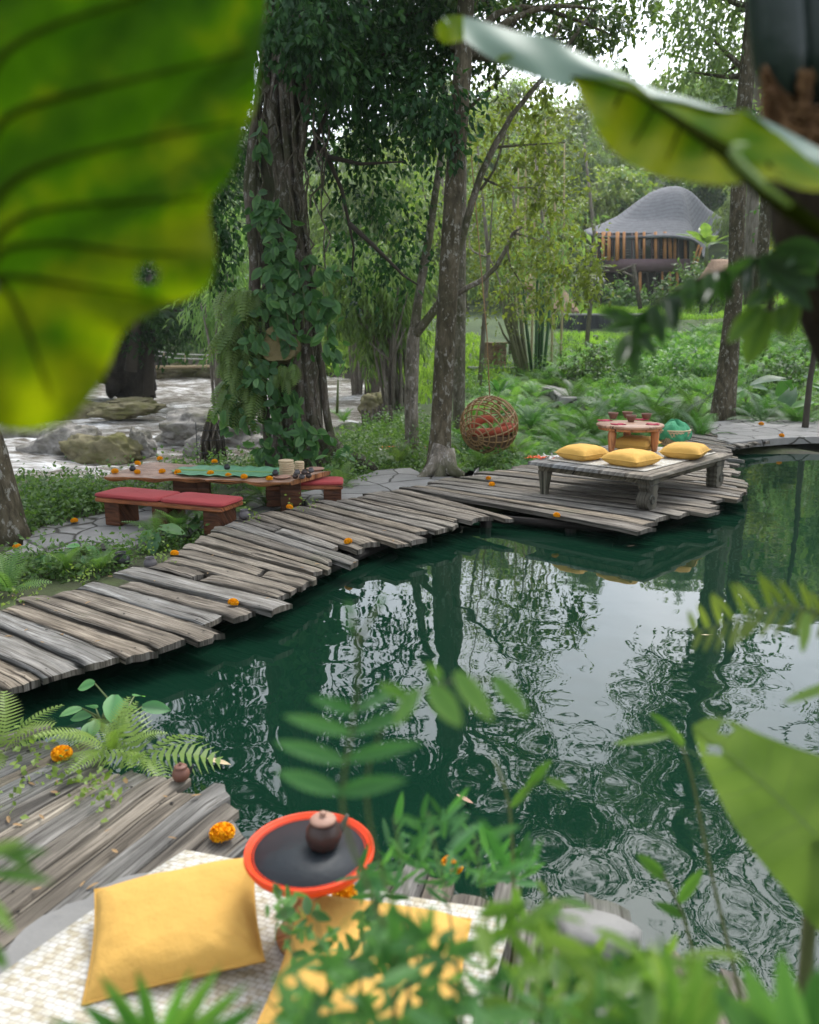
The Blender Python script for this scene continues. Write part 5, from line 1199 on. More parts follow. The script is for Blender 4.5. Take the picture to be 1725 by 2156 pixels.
tree('grey_tree', 'pale bare grey trunk behind the speckled leaning trunk on the right', cpx([(1582, 640), (1583, 540), (1585, 440), (1590, 330), (1600, 150), (1610, -50)], 25.), S(np.array([15, 13, 12, 11, 10, 8]), 25.), 'bark_far', [PB(1640, 150, 25, 90, 500), PB(1600, 40, 25, 90, 500), PB(1660, 320, 26, 70, 400)], 'lf_far', LF_M, .2)
tree('brown_tree', 'thin brown trunk right of the pale bare grey trunk', cpx([(1598, 640), (1605, 540), (1614, 440), (1620, 330), (1630, 200), (1640, 50)], 21.), S(np.array([13, 12, 12, 11, 10, 8]), 21.), 'bark_slim', [PB(1680, 200, 21, 70, 350), PB(1680, 420, 22, 60, 300)], 'lf_mid', LF_M, .16)
tree('leaning_tree', 'leaning trunk at the left edge of the photo beside the patio', cpx([(28, 1160), (18, 1110), (2, 1040), (-22, 950), (-60, 850), (-120, 700), (-200, 450), (-260, 200)], 6.7), S(np.array([50, 40, 36, 34, 33, 31, 26, 20]), 6.7), 'bark_slim', [PB(-240, 150, 6.7, 170, 900), PB(-320, 420, 7, 140, 600)], 'lf_mid', LF_M, .10, tn=16)

# a tall tree behind, its high crown spreading over the top of the picture (the pond mirrors it)
tree('tall_tree', 'tall tree far behind the slim mossy trunk with its crown above the others', [(.95, 23, -.2), (1.0, 23, 3), (1.15, 23, 6), (1.5, 22.8, 9.5), (2.4, 22.5, 13), (2.8, 22, 17)], [.2, .17, .15, .13, .1, .06], 'bark_slim',
     [MBl(x, y, 22 + dy, r_, k, .9) for x, y, dy, r_, k in ((1080, 1590, 0, 60, 420), (1170, 1640, -1, 70, 520), (1290, 1640, 1, 60, 420), (1400, 1620, 0, 60, 380), (1480, 1680, 0, 70, 500), (1240, 1730, 0, 70, 560), (1360, 1740, 0, 80, 620), (1130, 1790, 1, 60, 380), (1500, 1790, -1, 80, 560), (1300, 1850, 0, 80, 500), (1440, 1890, 0, 80, 500), (1600, 1700, 0, 60, 300), (1600, 1850, 0, 80, 420), (1180, 1900, 0, 70, 360))], 'lf_mid', LF_M, .19, twig=.8)
# slender yellow green trees of the middle distance, bamboo, far bank
for px, Yt, blobs, lab in (((1010, 770), 24, ((1010, 600, 60, 500), (1000, 470, 70, 600), (1040, 380, 70, 600), (1010, 280, 60, 450), (1060, 520, 60, 500), (1060, 660, 45, 300)), 'slender yellow green tree just right of the slim mossy trunk'),
    ((1130, 760), 29, ((1130, 560, 60, 550), (1150, 450, 70, 700), (1110, 370, 70, 600), (1160, 330, 55, 450), (1160, 500, 50, 420), (1140, 260, 55, 400)), 'slender yellow green tree above the bamboo culms'),
    ((1235, 720), 35, ((1175, 530, 42, 350), (1170, 420, 50, 450), (1185, 600, 45, 400), (1225, 600, 32, 260), (1150, 640, 45, 350)), 'light leafed tree drooping over the thatched hut'),
    ((1075, 740), 34, ((1080, 460, 80, 800), (1090, 330, 80, 700), (1050, 560, 70, 600), (1090, 240, 60, 400)), 'tall light green tree behind the forked branches'),
    ((930, 760), 27, ((900, 600, 60, 500), (890, 500, 60, 500), (920, 420, 60, 500), (900, 690, 50, 400), (900, 330, 60, 450)), 'yellow green tree seen between the forked stems')):
    b0 = D(*px, Yt); x0, y0 = b0[0], b0[1]
    tp = D(px[0] - 5, 300, Yt)
    ex_ = [MBl(x, y, Yt + random.uniform(-3, 2), r_, k) for x, y, r_, k in ((990, 1230, 55, 420), (1070, 1290, 60, 480), (1010, 1350, 60, 460), (1110, 1390, 55, 400), (940, 1420, 60, 420), (1120, 1220, 45, 300), (1010, 1470, 60, 380), (900, 1330, 60, 420))] if 'tall light' in lab else []
    tree('slender_tree', lab, [(x0, y0, hz(x0, y0) - .2), (x0 + .2, y0, (b0[2] + tp[2]) / 2), (tp[0], y0, tp[2])], S(np.array([5, 4, 2.0]), Yt), 'bark_far', [PB(x, y, Yt + random.uniform(-1.5, 2), r_, int(k * 1.0)) for x, y, r_, k in blobs] + ex_, 'lf_yel', LF_M, .12, group='slender trees of the middle distance', twig=.8, down=.1)
bam = thing('bamboo_clump', 'clump of dark green bamboo culms fanning up beside the rice field', 'bamboo', (*D(1115, 790, 26)[:2], .1))
mb = MB()
for x0, x1, yt, dy in ((1128, 1132, 543, 0), (1137, 1149, 500, .2), (1143, 1165, 560, -.2), (1134, 1141, 470, .4), (1122, 1096, 545, .3)):
    mb.tube([D(x0, 800, 26 + dy), D((x0 + x1) / 2, 690, 26 + dy), D(x1, yt, 26 + dy)], S(np.array([3.6, 3.3, 2.5]), 26), 7, .5)
mb.build('culms', leafmat('green_culm', (.02, .05, .018), (.035, .08, .028), (.06, .12, .045), 0, .4), bam)
mb = MB()
for k in range(22):
    x0 = 1100 + random.uniform(-10, 18); x1 = x0 - random.uniform(10, 55); yt = random.uniform(560, 680)
    mb.tube([D(x0, 800, 26), D(x0 + (x1 - x0) * .35, 730, 26 + random.uniform(-.4, .3)), D(x0 + (x1 - x0) * .75, (yt + 730) / 2, 26), D(x1, yt, 26)], S(np.array([2.9, 2.6, 2.2, 1.5]), 26), 6, .5)
mb.build('leaning_culms', plain('brown_culm', (.12, .125, .05), .6, (.07, .075, .03)), bam)
for x, y0, y1 in ((1106, 470, 300), (1125, 500, 315), (1147, 480, 250), (1168, 470, 325), (1187, 520, 300), (1090, 520, 350)):
    q = MB(); b0 = D(x - 6, 750, 30); b0[2] = hz(b0[0], 30) - .1; q.tube([b0, D(x, y0 + 60, 30), D(x + 1, (y0 + y1) / 2, 30), D(x + 2, y1, 30)], S(np.array([2.4, 2.2, 2.0, 1.2]), 30), 6, .5)
    tag(q.build('bamboo_pole', M['basket']), 'thin tan bamboo culm standing bare among the yellow green trees', 'bamboo', 'bare tan bamboo culms')
cb = MB()
for x, y, r_, k in ((1150, 480, 60, 500), (1090, 540, 50, 350), (1160, 590, 40, 250)): c, r, kk = PB(x, y, 26, r_, k); blob(cb, LF_N, c, r, k, .3, down=.8)
cb.build('leaves', M['lf_bamboo'], bam, smooth=False)
for px, Yt, blobs, lab, colour in (((838, 806), 19, ((800, 560, 70, 900), (740, 560, 60, 700), (840, 620, 60, 800), (780, 650, 70, 900), (850, 690, 45, 500), (730, 650, 45, 450), (800, 720, 50, 500), (860, 560, 50, 500), (690, 540, 40, 350)), 'bushy bamboo with grey culms and hanging leaf sprays left of the forked tree', 'lf_bamboo'),
    ((770, 745), 33, ((720, 420, 70, 900), (790, 380, 80, 1000), (700, 520, 60, 700), (780, 470, 60, 700), (850, 430, 70, 800), (720, 620, 50, 500)), 'pale bamboo thicket behind the great tree branches', 'lf_far'),
    ((470, 740), 24, ((480, 560, 50, 500), (450, 640, 50, 500), (490, 660, 40, 400), (470, 480, 50, 400), (500, 740, 30, 250)), 'grey green feathery bamboo left of the great tree trunk', 'lf_bamboo')):
    t = thing('bamboo_thicket', lab, 'bamboo', D(*px, Yt)); mb = MB()
    for k in range(18):
        x0 = px[0] + random.uniform(-24, 24); c = random.choice(blobs); p0 = D(x0, px[1] + 8, Yt + random.uniform(-.6, .6)); p0[2] = min(p0[2], hz(p0[0], p0[1])) - .1; p1 = D(c[0] + random.uniform(-20, 20), c[1], Yt)
        p1[1] += random.uniform(-1, 1); mid = (p0 + p1) / 2; mid[0] = p0[0] * .7 + p1[0] * .3; mid[2] += .4
        mb.tube([p0, mid, p1], [S(3.5, Yt), S(3, Yt), S(1.2, Yt)], 6, .5)
    mb.build('culms', M['bark_far'], t); cb = MB()
    for x, y, r_, k in blobs: c, r, kk = PB(x, y, Yt + random.uniform(-.8, .8), r_, k); blob(cb, LF_N, c, r, int(k * 1.25), .012 * Yt + .04, down=.9, tw=.03 * Yt)
    cb.build('leaves', M[colour], t, smooth=False)
# big dark growth over the river's left bank
for px, Yt, blobs, lab, lm, T, sz in (((310, 800), 29, ((450, 390, 80, 900), (520, 300, 80, 900), (400, 250, 100, 1000), (300, 300, 100, 1000), (200, 350, 100, 900), (480, 160, 90, 900), (560, 220, 60, 600), (330, 600, 70, 900), (420, 560, 70, 900), (300, 690, 45, 600), (360, 680, 45, 600), (410, 660, 50, 600), (260, 650, 50, 500), (230, 600, 70, 700)), 'dark bushy tree overhanging the rocky left river bank', 'lf_dark', LF_M, .22),
    ((470, 765), 47, ((430, 640, 50, 700), (490, 600, 50, 700), (450, 700, 36, 500), (500, 690, 36, 500), (400, 720, 30, 300)), 'green bushy tree beyond the rope bridge', 'lf_mid', LF_M, .34),
    ((440, 740), 60, ((440, 480, 80, 900), (520, 420, 80, 900), (380, 520, 80, 900), (480, 560, 60, 600)), 'tall pale green tree far beyond the river bend', 'lf_far', LF_M, .42)):
    b0 = D(*px, Yt); tree('bank_tree', lab, [(b0[0], b0[1], b0[2] - .5), (b0[0] + .3, b0[1], b0[2] + 2.2), (b0[0] + .2, b0[1] + .3, b0[2] + 4)], [S(12, Yt), S(9, Yt), S(5, Yt)], 'limb', [PB(x, y, Yt + random.uniform(-1, 1.5), r_, k) for x, y, r_, k in blobs], lm, T, sz, twig=sz * 4)
def frondmesh(mb, base, d, L_, w_=.35, n_=26, droop=.5, a=.5):
    d = unit(np.asarray(d, float)); X = unit(np.cross(d, [0, 0, 1.0])); Z = np.cross(X, d); base = np.asarray(base, float)
    Pt = lambda t: base + d * L_ * t * (1 - .15 * t) + np.array([0, 0, -droop * L_ * t * t])
    mb.tube([Pt(t) for t in np.linspace(0, 1, 7)], np.linspace(.02, .006, 7) * L_ * .5, 4, a)
    t = np.repeat(np.linspace(.15, 1, n_), 2); s = np.tile([-1, 1], n_)
    pos = np.array([Pt(k) for k in t]); ld = unit(X * s[:, None] + d * .55 - Z * .35 + rng.normal(size=(len(t), 3)) * .08 + np.array([0, 0, -.15]))
    inst(mb, LEAF(.07, .01, .2), pos, frames(ld, Z + rng.normal(size=(len(t), 3)) * .1), w_ * L_ * np.sin(pi * np.clip(.12 + .82 * t, 0, 1)) ** .7, np.clip(a + rng.normal(size=len(t)) * .15, 0, 1))
pm = thing('palm', 'dark palm with drooping feathery fronds leaning from the rocky left bank', 'palm', D(285, 720, 28)); mb = MB()
for k in range(12): a_ = random.uniform(0, 6.28); frondmesh(mb, D(290, 660, 28), (cos(a_), sin(a_) * .6, random.uniform(.1, .8)), random.uniform(1.3, 2.0), .4, droop=.7, a=.25)
mb.build('fronds', M['lf_mid'], pm); mb = MB(); mb.tube([D(275, 780, 28.3), D(283, 720, 28.2), D(290, 660, 28)], [.22, .18, .14], 8); mb.build('trunk', M['limb'], pm)
pm = thing('palm', 'pale coconut palm crown high on the wooded hill left of the house roof', 'palm', D(1245, 470, 85)); mb = MB()
for k in range(18): a_ = 2 * pi * k / 18; frondmesh(mb, D(1245, 372, 85), (cos(a_), sin(a_), random.uniform(.1, .9)), random.uniform(2.2, 2.9), .35, droop=.55, a=.7)
mb.build('fronds', M['lf_pale'], pm); mb = MB(); mb.tube([D(1246, 480, 85), D(1246, 420, 85), D(1245, 372, 85)], [.2, .17, .14], 7); mb.build('trunk', M['bark_far'], pm)
# banana plants
def banana(px, pyb, pyt, Yt, lab, n_=8, bend=.35, lm='lf_yel', L_=None, spread=1.0):
    b0, t0 = D(px, pyb, Yt), D(px + 2, pyt, Yt); t = thing('banana_plant', lab, 'banana plant', b0); L_ = L_ or (t0[2] - b0[2]) * .9
    mb = MB(); mb.tube([b0, (b0 + t0) / 2, t0], [S(1, Yt) * 0 + L_ * .06, L_ * .05, L_ * .035], 9); mb.build('trunk', M['stalk'], t)
    for k in range(n_):
        a_ = 2 * pi * k / n_ + random.uniform(-.3, .3); d = unit(np.array([cos(a_) * spread, sin(a_) * .8 * spread, random.uniform(.5, 1.7)])); X = unit(np.cross(d, [0, 0, 1.0])); NN = 22; P_ = np.zeros((NN, 5, 3)); lv = MB()
        for i in range(NN):
            s = i / (NN - 1); c = t0 + d * L_ * s + np.array([0, 0, -bend * L_ * s * s * 1.3]); w_ = .13 * L_ * min(1, max(.06, (s - .12) * 6)) * (1 - max(0, s - .75) * 3.4) * (1 - .25 * (i % 4 == 0))
            for j in range(5): q = j / 2 - 1; P_[i, j] = c + X * w_ * q + np.array([0, 0, -.12 * w_ * abs(q) - .02 * w_ * sin(i * 2)])
        lv.grid(P_, np.clip(np.array([[.6 - .25 * (j == 2) + .15 * sin(i)] * 1 for i in range(NN) for j in range(5)]).ravel(), 0, 1)); lv.build('leaf', M[lm], t)
    return t
banana(1487, 570, 520, 54, 'pale banana plant with upright leaves in front of the house corner', 9, .3, 'lf_bigpale', 2.7)
banana(1048, 880, 832, 17, 'dark broad leaf plant with upright leaves behind the rattan ball chair', 6, .25, 'lf_taro', .55, .7)
banana(710, 870, 800, 13.5, 'single broad young leaf beside the white water at the great tree', 3, .1, 'lf_taro', .42, .3)

# the wood on the hill: one crown of each kind, copied
HT = []
for kk, (lm, sz, lab) in enumerate((('lf_far', .5, 'rounded green tree in the wood covering the far hillside'), ('lf_pale', .5, 'pale feathery tree in the wood covering the far hillside'), ('lf_yel', .46, 'yellow green tree in the wood covering the far hillside'), ('lf_mid', .5, 'darker green tree in the wood covering the far hillside'))):
    t = thing('hill_tree', lab, 'tree', (0, 0, 0), 0, 'trees of the far hillside wood'); cb = MB(); h_ = (7.5, 9.5, 8.5, 7)[kk]
    for q in range(13):
        a_, rr = random.uniform(0, 6.28), random.uniform(0, 2.3); z = h_ * random.uniform(.3, 1.0); blob(cb, LF_N if kk == 1 else LF_M, (rr * cos(a_), rr * sin(a_), z), (1.6, 1.6, 1.2), 330, sz * (1.3 if kk == 1 else 1), down=.5 if kk != 1 else .9, tw=1.1)
    cb.build('crown', M[lm], t, smooth=False, local=True)
    mb = MB(); mb.tube([(0, 0, -.8), (.1, 0, h_ * .5), (0, .2, h_ * .85)], [.25, .18, .06], 7); mb.build('trunk', M['bark_far'], t, local=True); HT.append(t)
used = [False] * 4; k = 0
for y in (64, 69, 75, 82, 90, 99, 110, 122):
    x = -y * .62
    while x < y * .66:
        xx, yy = x + random.uniform(-1.6, 1.6), y + random.uniform(-2, 2); x += random.uniform(4.2, 6.2) * (1 + (y - 64) * .006)
        if yy < 72 and 8 < xx < 26 and not (yy > 70): continue
        if yy > 105 and 17 < xx * 60 / yy < 24: continue
        if xx < -13 and yy < 70 and random.random() < .3: continue
        c = random.choices(range(4), (4, 2, 3, 2))[0]; loc = (xx, yy, hz(xx, yy) - .4); sc = random.uniform(.75, 1.15)
        if not used[c]: HT[c].location = loc; HT[c].scale = (sc,) * 3; used[c] = True
        else: dup(HT[c], loc, random.uniform(0, 6), None, (sc, sc, sc * random.uniform(.9, 1.25)))
# closer trees along the foot of the hill on both sides and beyond the frame edges, same kinds at smaller size
for (px, py, Yt, c, sc, lab) in ((560, 760, 50, 0, .8, 'round green tree on the far bank behind the great trunk'), (640, 750, 55, 2, .9, 'yellow green tree on the far bank behind the aerial roots'), (720, 742, 52, 1, .85, 'feathery pale tree on the far bank above the green meadow'), (800, 738, 56, 3, .9, 'dark green tree on the far bank above the green meadow'), (880, 735, 50, 0, .8, 'green tree behind the forked stems at the field edge'), (980, 730, 54, 1, .8, 'feathery pale tree behind the slim trunk at the field edge'), (1060, 725, 57, 2, .8, 'yellow green tree at the field edge behind the bamboo culms'), (1700, 690, 40, 2, .7, 'yellow green tree at the right edge behind the dark branch'), (1640, 640, 52, 0, .8, 'green tree right of the house behind the trunks'), (1560, 620, 56, 1, .7, 'feathery tree just right of the house roof'), (250, 760, 58, 0, 1.1, 'tall green tree on the left bank behind the big leaf'), (120, 780, 48, 3, 1.2, 'dark green tree on the left bank behind the big leaf'), (380, 745, 66, 1, 1.2, 'tall feathery tree at the river bend'), (1790, 700, 34, 1, .8, 'feathery tree beyond the right edge')):
    p = D(px, py, Yt); dup(HT[c], (p[0], p[1], hz(p[0], p[1]) - .3), random.uniform(0, 6), lab, sc)

for k, (xx, yy, c, sc) in enumerate(((-17, 24, 3, .8), (-21, 30, 0, 1.0), (-16, 33, 1, .7), (-24, 38, 2, 1.0), (-19, 42, 3, .9), (-27, 27, 0, 1.1), (-30, 46, 1, 1.1), (-22, 52, 0, 1.0), (-35, 36, 3, 1.2), (-15, 27, 2, .6))):
    r = dup(HT[c], (xx, yy, hz(xx, yy) - .3), random.uniform(0, 6), 'tree on the steep slope left of the river behind the backlit leaf', sc); r['group'] = 'trees of the left river slope'
# ------------------------------------------------------------------ rocks, bank, bridge
def rock(lab, px, py, Yd, w_, h_, mat='rock', d_=None, seed=0, group='boulders in the river', name='boulder', z=None, sq=2.6):
    r_ = np.random.default_rng(seed + 50); mb = MB(); n1, n2 = 44, 70; P_ = np.zeros((n1, n2 + 1, 3)); ph = r_.uniform(0, 6, 12); c = D(px, py, Yd)
    from mathutils import noise as mn, Vector
    z = c[2] if z is None else z; d_ = d_ or w_ * .6
    for i in range(n1):
        for j in range(n2 + 1):
            th, fi = pi * i / (n1 - 1), 2 * pi * (j % n2) / n2
            x, y, zz = sin(th) * cos(fi), sin(th) * sin(fi), cos(th)
            k = (abs(x) ** sq + abs(y) ** sq + abs(zz) ** sq) ** (-1 / sq)
            k *= 1 + .16 * mn.fractal(Vector((x * 2.2 + seed, y * 2.2, zz * 3.0)), 1.0, 2.1, 6) + .05 * (mn.cell(Vector((x * 3 + seed, y * 3, zz * 4))) - .5)
            k *= 1 + .10 * sin(3 * x + ph[0] + 2 * zz) + .08 * sin(4 * y + 3 * x + ph[1]) + .05 * sin(7 * x - 5 * zz + ph[2]) + .03 * sin(13 * y + 9 * x + ph[3]) + .02 * sin(21 * x + 17 * zz + ph[4])
            P_[i, j] = (c[0] + x * k * w_ / 2 + zz * .12 * w_ * sin(ph[5]), Yd + d_ / 2 + y * k * d_ / 2, z + zz * k * h_)
    mb.grid(P_); return tag(mb.build(name, M[mat]), lab, 'boulder', group)
rock('large pale boulder left of the mossy one in the river', 110, 955, 16.5, 1.65, .48, 'rock', 1.0, 1)
rock('mossy brown boulder in the river in front of the pale rocks', 205, 965, 15.8, 1.45, .42, 'mossrock', .8, 2)
rock('small rounded grey boulder wedged between the mossy and the broad pale rock', 292, 945, 16.2, .5, .34, 'rock', .4, 3)
rock('broad flat pale rock shelf in the river behind the stick bundle', 430, 925, 17.5, 2.8, .5, 'rock', 2.2, 4)
rock('low grey rock at the water beside the stick bundle', 420, 955, 16.0, .6, .35, 'rock', .6, 5)
rock('far left pale rock partly under the big leaf tip', 20, 925, 19.0, 1.2, .5, 'rock', .8, 6)
rock('flat dark rock at the foot of the left bank', 250, 868, 22.5, 1.8, .22, 'mossrock', 1.0, 7)
rock('low rocky shelf along the left river bank', 265, 852, 25, 1.4, .16, 'mossrock', 1.4, 8)
rock('dark mossy boulder on the right river bank by the white water', 790, 858, 21, .75, .38, 'mossrock', 1.0, 9)
rock('steep dark overhanging rock outcrop on the left river bank', 235, 755, 29.5, 2.3, 1.75, 'darkrock', 2.6, 10, None, 'rock_outcrop', None, 2.1)
rock('dark low bank rock under the left leaf beside the river', 150, 880, 24, 1.6, .5, 'mossrock', 1.0, 12)
br = thing('footbridge', 'narrow bamboo footbridge with rope rails across the far river', 'footbridge', D(370, 771, 44))
mb = MB(); mb.tube([D(x, y, 44) for x, y in ((285, 772), (370, 772), (460, 770), (540, 769))], .07, 6); mb.tube([D(x, y + 1.5, 45) for x, y in ((285, 772), (370, 772), (460, 770), (540, 769))], .07, 6); mb.build('deck_pole', M['basket'], br)
for off in (0, 9):
    mb = MB(); mb.tube([D(x, y + off, 44) for x, y in ((245, 722), (300, 735), (370, 745), (460, 748), (540, 747))], .022, 5); mb.build('rope_rail', M['petalwhite'], br)
for x in (300, 345, 390, 435, 480):
    mb = MB(); mb.tube([D(x, 774, 44), D(x, 738 + (x - 300) * .06, 44)], .025, 5); mb.build('post', M['basket'], br)
for a, lab in ((370, 'mossy stone footing under the middle of the footbridge'), (480, 'mossy stone footing under the right end of the footbridge')):
    rock(lab, a, 786, 45.5, 3.2, .45, 'mossrock', 1.0, a, 'footbridge footings', 'bridge_footing')

# ------------------------------------------------------------------ undergrowth
DECKS = [[tuple(p) for p in g2((-60, 1270), (124, 1240), (385, 1155), (480, 1096), (600, 1064), (800, 1033), (934, 1012), (1100, 978), (1240, 955), (1573, 1030), (1345, 1118), (1000, 1095), (850, 1140), (560, 1280), (-40, 1460))],
         [(2.5, 8.6), (2.8, 9.8), (3.3, 11.0), (3.9, 12.7), (4.8, 14.2), (5.5, 12.2), (4.7, 11.4), (4.2, 10.3), (3.4, 8.5)], PATIO,
         [tuple(G(x, y, 0)[:2]) for x, y in ((1470, 890), (1530, 882), (1760, 878), (1900, 885), (1900, 925), (1760, 917), (1528, 935))],
         [tuple(G(x, y, -.02)[:2]) for x, y in ((610, 1050), (700, 1018), (800, 988), (862, 983), (930, 1000), (1010, 985), (930, 1025), (660, 1068))],
         [(3.1, 18), (4.0, 18), (4.4, 21.5), (3.7, 25), (2.9, 25), (3.4, 21.4)]]
def scatter(poly, n_, clear=.0, seed=None):
    poly = np.array(poly); lo, hi = poly.min(0), poly.max(0); out = []
    while len(out) < n_:
        Q = rng.uniform(lo, hi, (n_ * 3, 2)); ok = inpoly(Q, poly) & (sdist(Q, POND) < -.05) & (sdist(Q, RIVER) < -.2)
        for dk in DECKS: ok &= sdist(Q, dk) < -clear
        out += list(Q[ok]); 
        if not ok.any(): break
    return np.array(out[:n_])
W_ = lambda *p, z=-.12: [tuple(G(x, y, z)[:2]) for x, y in p]
mb = MB()
for x, y in scatter(W_((985, 985), (1110, 960), (1250, 905), (1440, 888), (1480, 872), (1560, 862), (1760, 850), (1760, 790), (1500, 775), (1250, 790), (1100, 815), (1000, 840), (960, 900)), 1500, .03):
    if np.hypot(x - ec[0], y - ec[1] + .25) < .42: continue
    s = .30 + .018 * (y - 9)
    if y < 14: fern(mb, (x, y, hz(x, y) - .02), s * random.uniform(.6, 1.15), random.randint(6, 9), random.choice((FROND, FROND_L)), (.2, 1.25), random.uniform(-.3, .25))
    else: fern(mb, (x, y, hz(x, y) - .02), s * random.uniform(.7, 1.25), 6, FROND_S, (.2, 1.25), random.uniform(-.3, .25))
for x, y in scatter([(.9, 9.2), (1.6, 8.6), (2.5, 8.9), (3.2, 10.4), (3.9, 12.6), (4.6, 14.5), (2.2, 14.5), (.6, 11.5)], 260, .02):
    if np.hypot(x - ec[0], y - ec[1] + .25) < .42: continue
    fern(mb, (x, y, hz(x, y) - .02), random.uniform(.2, .34), 8, FROND, (.2, 1.2), random.uniform(-.3, .25))
tag(mb.build('fern_undergrowth', M['lf_fern'], smooth=False), 'dense bed of green ferns behind the daybed', 'ferns', kind='stuff')
mb = MB()
for x, y in scatter(W_((1180, 870), (1500, 870), (1760, 850), (1760, 775), (1500, 765), (1180, 780), (960, 830), (960, 880)), 75, .1):
    h_ = random.uniform(.25, .75) * (1 + max(0, y - 14) * .03); blob(mb, LF_M, (x, y, hz(x, y) + h_ * .6), (.42, .42, h_ * .6), 190, .085, down=.15, per=6)
tag(mb.build('shrub_undergrowth', M['lf_herb'], smooth=False), 'mixed leafy shrubs growing among the ferns before the rice field', 'shrubs', kind='stuff')
mb = MB()
for poly, n_, sz, h_ in ((W_((20, 1128), (60, 1060), (140, 1045), (230, 1050), (225, 1075), (80, 1105), z=-.1), 130, .05, .18), (W_((-150, 1150), (60, 1040), (330, 1010), (560, 985), (640, 985), (640, 1030), (520, 1035), (220, 1060), (20, 1110), z=-.1), 230, .05, .10),
    (W_((690, 1060), (700, 1000), (740, 960), (870, 950), (900, 975), (800, 985), (730, 1040)), 210, .055, .2), (W_((700, 940), (860, 870), (960, 900), (980, 960), (880, 965), (740, 965)), 150, .07, .25),
    (W_((960, 1000), (1000, 960), (1110, 965), (1040, 1005)), 60, .055, .15), (W_((-140, 1290), (0, 1235), (120, 1215), (250, 1195), (300, 1160), (250, 1150), (140, 1168), (0, 1172), (-140, 1190)), 170, .045, .06), (W_((300, 1160), (420, 1110), (520, 1075), (600, 1055), (540, 1070), (470, 1092), (385, 1150)), 40, .04, .05),
    (W_((-200, 1050), (-200, 1015), (150, 1020), (420, 985), (560, 965), (700, 930), (800, 890), (870, 870), (860, 930), (700, 985), (420, 1000), (150, 1045), z=-.2), 330, .06, .12),
    (W_((1660, 880), (1900, 870), (1900, 845), (1640, 850)), 40, .09, .3)):
    for x, y in scatter(poly, n_, .02): blob(mb, LF_R if random.random() < .5 else LF_M, (x, y, hz(x, y) + h_ * .45), (.13, .13, h_ * .55), 34, sz, down=.1, per=5)
tag(mb.build('herb_cover', M['lf_herb'], smooth=False), 'low leafy ground cover along the patio, banks and boardwalk edges', 'ground cover', kind='stuff')
def blades(mb, P2, h_, per, w_=.016, lean=.3):
    n_ = len(P2) * per; P2 = np.repeat(P2, per, 0); z = height(P2); r_ = rng.normal(size=(n_, 3)) * lean; d = unit(np.array([0, 0, 1.0]) + r_)
    pos = np.column_stack([P2 + rng.normal(size=(n_, 2)) * .05, z])
    inst(mb, (np.array([(-w_, 0, 0), (w_, 0, 0), (w_ * .7, .6, .03), (0, 1, .12), (-w_ * .7, .6, .03)]) * np.array([1 / h_, 1, 1]), np.array([(0, 1, 2, 4), (4, 2, 3, 3)])[:1]), pos, frames(d, unit(rng.normal(size=(n_, 3)) + np.array([0, -1, 0]))), h_ * rng.uniform(.6, 1.2, n_), rng.random(n_))
mb = MB(); blades(mb, scatter([(5.5, 27), (9, 24), (14, 22), (24, 24), (26, 40.8), (7, 40.8)], 15000), .36, 4, .016); blades(mb, scatter([(6, 42.4), (26, 42.4), (30, 58), (8, 58)], 8000), .42, 4, .022)
tag(mb.build('rice_grass', M['lf_rice'], smooth=False), 'bright green young rice growing on the terraces below the house', 'rice', kind='stuff')
mb = MB(); blades(mb, scatter([(-6, 47), (-1.2, 42.5), (1.5, 44), (1, 58), (-8, 58)], 3500), .5, 4, .03); blades(mb, scatter([(-2, 24), (-1.2, 42), (3, 40), (4, 27), (0, 20)], 2200), .35, 4, .02)
for x, y in scatter([(-5.5, 46.8), (-1.4, 43), (0, 43.5), (-4, 49)], 40): blob(mb, LF_M, (x, y, hz(x, y) + .4), (.8, .6, .6), 90, .25)
tag(mb.build('bank_grass', M['lf_rice'], smooth=False), 'sunlit grass and low bushes on the far river bank', 'grass', kind='stuff')

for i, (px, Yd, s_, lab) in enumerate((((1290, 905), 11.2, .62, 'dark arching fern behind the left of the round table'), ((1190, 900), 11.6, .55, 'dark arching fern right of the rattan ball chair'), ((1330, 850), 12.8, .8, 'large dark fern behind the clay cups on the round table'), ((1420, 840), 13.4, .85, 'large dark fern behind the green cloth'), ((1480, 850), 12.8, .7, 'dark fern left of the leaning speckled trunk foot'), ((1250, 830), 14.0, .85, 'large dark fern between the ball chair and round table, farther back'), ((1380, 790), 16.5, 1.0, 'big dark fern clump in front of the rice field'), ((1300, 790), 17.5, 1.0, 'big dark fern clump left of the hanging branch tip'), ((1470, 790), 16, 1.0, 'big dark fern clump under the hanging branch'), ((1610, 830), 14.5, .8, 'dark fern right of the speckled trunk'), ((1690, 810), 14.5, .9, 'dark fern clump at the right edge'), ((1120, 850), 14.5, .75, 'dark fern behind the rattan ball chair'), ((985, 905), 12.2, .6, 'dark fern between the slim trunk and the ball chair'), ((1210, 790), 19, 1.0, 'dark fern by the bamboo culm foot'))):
    p = D(*px, Yd); p[2] = hz(p[0], p[1]) - .03; t = thing('fern', lab, 'fern', p, 0, 'dark ferns behind the daybed'); mb = MB(); fern(mb, p + np.array([0, 0, .1]), s_, 13, FROND_L, (.3, 1.3), -.1); mb.build('fronds', M['lf_ferndark'], t, smooth=False)
